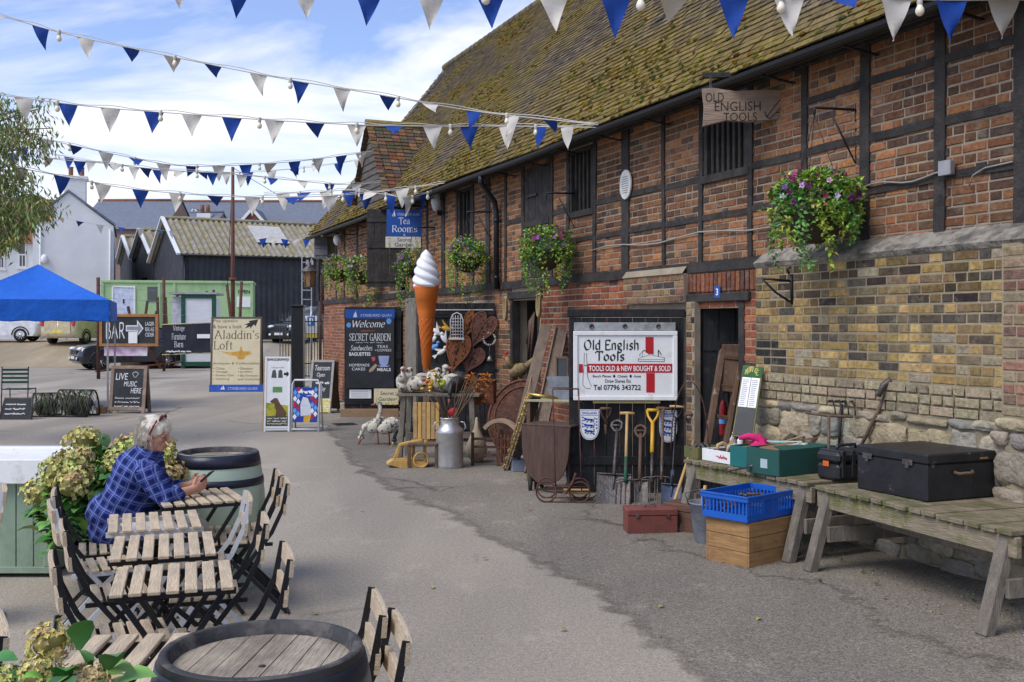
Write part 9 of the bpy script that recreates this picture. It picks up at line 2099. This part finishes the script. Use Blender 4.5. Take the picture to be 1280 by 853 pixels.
bunting('small far bunting string on the eaves of the big black shed','',[at(320,300,36),at(340,297,36),at(365,300,36),at(398,296,36)],None,None,auto=('b',0.370,.1),fh=.34,seed=27,blow=.4)
# ================================================================ THE SEATED WOMAN
def eval_mesh(o,mods):
 for k,kw in mods:
  m=o.modifiers.new(k,k)
  for a,b in kw.items():setattr(m,a,b)
 dg=bpy.context.evaluated_depsgraph_get();dg.update();me=bpy.data.meshes.new_from_object(o.evaluated_get(dg));o.modifiers.clear();old=o.data;o.data=me
 for p in me.polygons:p.use_smooth=True
 if not me.materials:
  for m_ in old.materials:me.materials.append(m_)
 return o
M_SKIN=mat('skin',(.52,.27,.18),rough=.5,var=.08,scale=6,bump=.05,bscale=60,spec=.4,col2=(.55,.22,.15),c2amt=.25,c2scale=8,c2sharp=.2)
M_HAIR=mat('silver blonde hair',(.72,.66,.55),rough=.55,var=.22,scale=14,bump=.6,bscale=38,stretch=(1,3,.35),col2=(.55,.48,.38),c2amt=.3,c2scale=7,c2sharp=.2)
M_TROUS=mat('pale trousers',(.50,.48,.45),rough=.85,var=.08,bump=.2,bscale=14)
def plaid(name,rot):
 m=bpy.data.materials.new(name);m.use_nodes=True;K=m.node_tree.links.new;P=m.node_tree.nodes['Principled BSDF'];P.inputs['Roughness'].default_value=.85;P.inputs['Specular IOR Level'].default_value=.15
 t=ND(m,'ShaderNodeTexCoord');mp=ND(m,'ShaderNodeMapping');mp.inputs['Rotation'].default_value=rot;K(t.outputs['Object'],mp.inputs[0])
 nz_=ND(m,'ShaderNodeTexNoise');nz_.inputs['Scale'].default_value=5;K(t.outputs['Object'],nz_.inputs['Vector'])
 va=ND(m,'ShaderNodeMix',data_type='RGBA');va.inputs['Factor'].default_value=.035;K(mp.outputs[0],va.inputs['A']);K(nz_.outputs[1],va.inputs['B'])
 sp=ND(m,'ShaderNodeSeparateXYZ');K(va.outputs['Result'],sp.inputs[0]);outs=[]
 def math_(op_,a,b=None):
  n=ND(m,'ShaderNodeMath',operation=op_)
  for i,v in enumerate((a,b)):
   if v is None:continue
   if hasattr(v,'links'):K(v,n.inputs[i])
   else:n.inputs[i].default_value=v
  return n.outputs[0]
 def band(src,per,wd,off=0):f=math_('FRACT',math_('MULTIPLY',math_('ADD',src,off),1/per));d=math_('ABSOLUTE',math_('SUBTRACT',f,.5));return math_('LESS_THAN',d,wd)
 lx=math_('MAXIMUM',band(sp.outputs['X'],.054,.06),math_('MULTIPLY',band(sp.outputs['X'],.054,.03,.012),.6));lz=math_('MAXIMUM',band(sp.outputs['Z'],.054,.05),math_('MULTIPLY',band(sp.outputs['Z'],.054,.03,.012),.6));bx,bz=band(sp.outputs['X'],.054,.22,.031),band(sp.outputs['Z'],.054,.22,.031)
 def mixc(f,a,b):
  x=ND(m,'ShaderNodeMix',data_type='RGBA');K(f,x.inputs['Factor'])
  for s_,k in((a,'A'),(b,'B')):
   if hasattr(s_,'links'):K(s_,x.inputs[k])
   else:x.inputs[k].default_value=s_
  return x.outputs['Result']
 c=mixc(math_('MULTIPLY',math_('ADD',bx,bz),.5),(.028,.055,.24,1),(.008,.014,.085,1));c=mixc(math_('MULTIPLY',math_('MAXIMUM',lx,lz),.62),c,(.22,.26,.47,1));K(c,P.inputs['Base Color'])
 b=ND(m,'ShaderNodeBump');b.inputs['Strength'].default_value=.6;b.inputs['Distance'].default_value=.02;n2=ND(m,'ShaderNodeTexNoise');n2.inputs['Scale'].default_value=9;n2.inputs['Detail'].default_value=3;n2.inputs['Distortion'].default_value=1.2;K(t.outputs['Object'],n2.inputs['Vector']);K(n2.outputs[0],b.inputs['Height']);K(b.outputs[0],P.inputs['Normal']);return m
M_PL1,M_PL2=plaid('checked shirt cloth',(0,R(-28),0)),plaid('checked sleeve cloth',(0,R(24),0))
PY=6.45;per=thing('person','seated woman in a blue checked shirt holding a phone over the slatted table','person',(cx(150,PY),PY,0),0)
ox=per.location.x
def pw(px,py,dy=0.0):v=at(px,py,PY+dy);return Vector((v.x-ox,v.y-PY,v.z))
hipz=.53;hip=Vector((.0,0,.55));sh=pw(178,578);sh.y=0;neck0=pw(186,566);head=pw(194,541);
shN,shF=pw(183,590,-.17),pw(186,588,.17);elN,elF=pw(208,623,-.19),pw(212,616,.20);wrN,wrF=pw(237,613,-.06),pw(238,606,.07)
haN,haF=pw(246,609,-.02),pw(246,603,.06)
body=MB()
M_T=Euler((0,R(20),0)).to_matrix()
body.ell(hip,(.17,.19,.15),20,14);body.ell(hip.lerp(sh,.45),(.13,.165,.22),20,14,M=M_T);body.ell(hip.lerp(sh,.82),(.125,.185,.16),20,14,M=M_T)
for s_ in(shN,shF):body.ell(s_+Vector((-.01,0,0)),(.068,.054,.066),14,10)
body.caps(neck0-Vector((.01,0,.03)),head+Vector((-.015,0,-.03)),.058,.05)
# head in profile, looking to the right and down
Hm=Euler((0,R(16),0)).to_matrix()
def hd(v):return head+Hm@Vector(v)
body.ell(hd((-.012,0,.028)),(.098,.076,.092),22,16,M=Hm);body.ell(hd((.028,0,-.035)),(.054,.058,.075),18,12,M=Hm);body.ell(hd((.05,0,-.085)),(.034,.036,.026),14,10,M=Hm)
body.caps(hd((.082,0,.016)),hd((.110,0,-.022)),.010,.0155);body.ell(hd((.100,0,-.025)),(.014,.017,.010),10,8);body.ell(hd((.085,0,-.052)),(.016,.024,.008),12,8,M=Hm);body.ell(hd((.082,0,-.064)),(.015,.022,.008),12,8,M=Hm)
body.ell(hd((.074,0,.032)),(.02,.05,.012),12,8,M=Hm)
for sg in(-1,1):body.ell(hd((-.01,sg*.076,-.012)),(.022,.011,.034),12,9,M=Hm);body.ell(hd((.055,sg*.038,-.022)),(.024,.02,.022),10,8,M=Hm)
for a,e,w_,h_ in((shN,elN,wrN,haN),(shF,elF,wrF,haF)):
 body.caps(a,e,.052,.042);body.caps(e,w_,.042,.026);body.caps(w_,w_.lerp(h_,.75),.026,.024)
 d=(h_-w_).normalized();sd=-1 if h_ is haN else 1;palm=w_.lerp(h_,.9);Mp=d.to_track_quat('X','Z').to_matrix();body.ell(palm+d*.02,(.046,.020,.036),14,10,M=Mp)
 upv=Mp@Vector((0,0,1));inn=Mp@Vector((0,1,0))*(-sd)
 for i in range(4):
  o_=upv*(.026-i*.017);ln=(.030,.033,.031,.024)[i];b0=palm+d*.052+o_;b1=b0+d*ln*.9+inn*.014;b2=b1+d*ln*.1+inn*.024+upv*.003;body.caps(b0,b1,.0088,.0080,8);body.caps(b1,b2,.0080,.0068,8)
 b0=palm+upv*.030-d*.008;b1=b0+upv*.022+d*.028+inn*.008;b2=b1+d*.022+inn*.012-upv*.002;body.caps(b0,b1,.011,.009,8);body.caps(b1,b2,.009,.0075,8)
 # legs under the table
for sg in(-1,1):
 k1=Vector((.44,sg*.10,.50));an=Vector((.42,sg*.11,.09));body.caps(hip+Vector((.02,sg*.09,-.01)),k1,.088,.058);body.caps(k1,an,.056,.036);body.caps(an,an+Vector((-.02,0,-.03)),.034,.034);body.caps(an+Vector((-.03,0,-.05)),an+Vector((.13,sg*.01,-.065)),.036,.028)
bo=body.build('body',M_SKIN,per);eval_mesh(bo,[('REMESH',dict(mode='VOXEL',voxel_size=.0048)),('SMOOTH',dict(factor=.5,iterations=3))])
# clothes
st=MB();st.ell(hip+Vector((-.005,0,-.03)),(.18,.205,.125),24,16);st.ell(hip+Vector((-.015,0,.06)),(.178,.205,.14),24,16);st.ell(hip.lerp(sh,.42),(.16,.195,.25),24,16,M=M_T);st.ell(hip.lerp(sh,.82),(.150,.205,.17),24,16,M=M_T);st.caps(sh+Vector((.0,0,.0)),neck0+Vector((-.012,0,.0)),.085,.066)
for s_ in(shN,shF):st.ell(s_+Vector((-.012,0,0)),(.085,.072,.078),14,10)
st.caps(hip+Vector((.02,-.08,-.06)),hip+Vector((.17,-.10,-.06)),.10,.085);st.caps(hip+Vector((.02,.08,-.06)),hip+Vector((.17,.10,-.06)),.10,.085)
so_=st.build('shirt',M_PL1,per);eval_mesh(so_,[('REMESH',dict(mode='VOXEL',voxel_size=.010)),('SMOOTH',dict(factor=.6,iterations=6))])
def wrinkle(o,amp,sc,seed):
 me=o.data;ns=[v.normal.copy()for v in me.vertices]
 for v,n in zip(me.vertices,ns):p=v.co;v.co=p+n*amp*(noise.noise(Vector((p.x*sc+seed,p.y*sc*.5,(p.z+p.x*.6)*sc*1.6)))+.5*noise.noise(p*sc*2.4))
wrinkle(so_,.012,10,1)
for k,(a,e,w_)in enumerate(((shN,elN,wrN),(shF,elF,wrF))):
 sl_=MB();sl_.caps(a,a.lerp(e,.5),.078,.072,16);sl_.caps(a.lerp(e,.5),e,.072,.064,16);sl_.caps(e,e.lerp(w_,.42),.064,.053,16);o=sl_.build('sleeve',M_PL2,per);eval_mesh(o,[('REMESH',dict(mode='VOXEL',voxel_size=.009)),('SMOOTH',dict(factor=.6,iterations=5))]);wrinkle(o,.010,16,3+k)
 cu=MB();cu.tube([e.lerp(w_,.36),e.lerp(w_,.42),e.lerp(w_,.50),e.lerp(w_,.53)],[.056,.061,.058,.050],16);cu.build('cuff',M_PL2,per)
co=MB();co.tube([neck0+Vector((-.075,0,.035))+Vector((.075-.075*math.cos(q),.075*math.sin(q),-.045*(1-math.cos(q))/2))for q in[2*PI*i/20 for i in range(20)]],.017,8,closed=True);co.build('collar',M_PL1,per)
tr_=MB()
for sg in(-1,1):k1=Vector((.44,sg*.10,.50));an=Vector((.42,sg*.11,.09));tr_.caps(hip+Vector((.02,sg*.09,-.015)),k1,.103,.072);tr_.caps(k1,an.lerp(k1,.12),.070,.056)
tr_.ell(hip+Vector((.01,0,-.02)),(.15,.18,.10),20,12);o=tr_.build('trousers',M_TROUS,per);eval_mesh(o,[('REMESH',dict(mode='VOXEL',voxel_size=.010)),('SMOOTH',dict(factor=.5,iterations=4))]);wrinkle(o,.007,12,7)
shoe=mat('dark shoe',(.03,.03,.035),rough=.5,bump=0)
for sg in(-1,1):an=Vector((.42,sg*.11,.09));s2=MB();s2.caps(an+Vector((-.03,0,-.05)),an+Vector((.13,sg*.01,-.055)),.045,.037);s2.box(an.x-.07,an.x+.17,an.y-.04,an.y+.045,.0,.022,.008);s2.build('shoe',shoe,per)
# hair: short layered, a little fuller at the back
ha=MB();ha.ell(hd((-.028,0,.04)),(.106,.093,.092),24,16,M=Hm);ha.ell(hd((-.070,0,-.015)),(.054,.080,.080),20,12,M=Hm);ha.ell(hd((.035,0,.078)),(.054,.074,.040),18,12,M=Hm);ha.ell(hd((-.054,0,-.07)),(.044,.054,.05),16,10,M=Hm)
for sg in(-1,1):ha.ell(hd((.018,sg*.066,.045)),(.052,.022,.042),14,10,M=Hm);ha.ell(hd((-.042,sg*.07,-.01)),(.034,.02,.055),12,9,M=Hm)
ha.ell(hd((.076,0,.054)),(.024,.052,.030),12,9,M=Hm)
o=ha.build('hair',M_HAIR,per);eval_mesh(o,[('REMESH',dict(mode='VOXEL',voxel_size=.006)),('SMOOTH',dict(factor=.4,iterations=2))])
for v in o.data.vertices:p=v.co;v.co=p+v.normal*.006*noise.noise(Vector((p.x*26,p.y*60,p.z*22)))
tf=MB();random.seed(5)
for i in range(1500):
 d=Vector((rnd(-1,.7),rnd(-1,1),rnd(-.9,1))).normalized();p=hd((-.03+d.x*.104,d.y*.090,.035+d.z*.09 if d.z>0 else.02+d.z*.12))
 if d.x>.35 and d.z<.45:continue
 v_=Vector((-.25+rnd(-.3,.3)+(.5 if d.x>.2 else 0),rnd(-.2,.2),-.9 if d.z<.6 else-.3))+d*.15;tf.leaf(p+d*.004,v_.normalized()*rnd(.035,.07),.0026,up=d,bend=.12)
tf.build('hair_strands',M_HAIR,o)
for sg in(-1,1):
 e_=MB();e_.ell(hd((.070,sg*.034,.006)),(.009,.011,.005),10,8);e_.build('eye',mat('eye white %d'%sg,(.7,.68,.65),rough=.2,bump=0),per);e_=MB();e_.ell(hd((.076,sg*.034,.003)),(.005,.007,.005),8,6);e_.build('iris',M_TXTK,per)
 e_=MB();e_.tube([hd((.080,sg*.05,.026)),hd((.088,sg*.034,.031)),hd((.090,sg*.018,.027))],.0035,6);e_.build('eyebrow',M_HAIR,per)
lp=MB();lp.ell(hd((.091,0,-.056)),(.010,.021,.007),12,8,M=Hm);lp.build('lips',mat('lips',(.42,.13,.11),rough=.5,bump=0),per)
# red sunglasses pushed up on the hair
sg_=thing('sunglasses','red sunglasses pushed up on top of the woman\'s silver hair','sunglasses',per.location+head+Vector((0,0,.1)),0);off=Vector(per.location);M_SG=mat('red brown plastic',(.22,.025,.02),rough=.3,bump=0)
for s_ in(-1,1):
 q=MB();q.M=frame(sg_.location).inverted();q.tube([off+hd((-.012,s_*.089,.0)),off+hd((.0,s_*.096,.06)),off+hd((.012,s_*.088,.112))],.0065,6);q.build('temple_arm',M_SG,sg_)
 q=MB();q.M=frame(sg_.location).inverted();q.tube([off+hd((.022,s_*.04+.032*math.cos(a),.132+.02*math.sin(a)-abs(s_*.04+.032*math.cos(a))*.18))for a in[2*PI*i/14 for i in range(14)]],.005,5,closed=True);q.build('rim',M_SG,sg_)
 q=MB();q.M=frame(sg_.location).inverted();q.ell(off+hd((.02,s_*.04,.124)),(.006,.03,.019),12,8);q.build('lens',M_GLASS,sg_)
q=MB();q.M=frame(sg_.location).inverted();q.tube([off+hd((.024,-.01,.136)),off+hd((.026,0,.138)),off+hd((.024,.01,.136))],.004,5);q.build('bridge',M_SG,sg_)
def shrink(o,body=False,org=None):
 c=(head if org is None else org)+Vector((0,0,-.055))
 for v in o.data.vertices:
  d=(v.co-c).length;f=1.0
  if body:f=max(0,min(1,(v.co.z-(c.z-.065))/.05))
  v.co=c+(v.co-c)*(1-.14*f)
for o in list(per.children):
 if o.name.split('.')[0]in('hair','eye','iris','eyebrow','lips'):
  shrink(o)
  for c_ in o.children:shrink(c_)
 elif o.name.split('.')[0]=='body':shrink(o,True)
for o in sg_.children:shrink(o,org=head-(Vector(sg_.location)-Vector(per.location)))
# phone held in both hands
pc_=Vector(per.location)+(haN+haF)/2+Vector((.045,0,.035));ph=thing('phone','dark smartphone held in both hands by the seated woman','phone',pc_,0,ry=R(48));q=MB();q.box(-.005,.005,-.036,.036,-.07,.07,.004);q.build('case',mat('phone case',(.012,.012,.014),rough=.3,bump=0),ph);q=MB();q.box(-.0062,-.0052,-.032,.032,-.064,.064);q.build('screen',M_GLASS,ph)
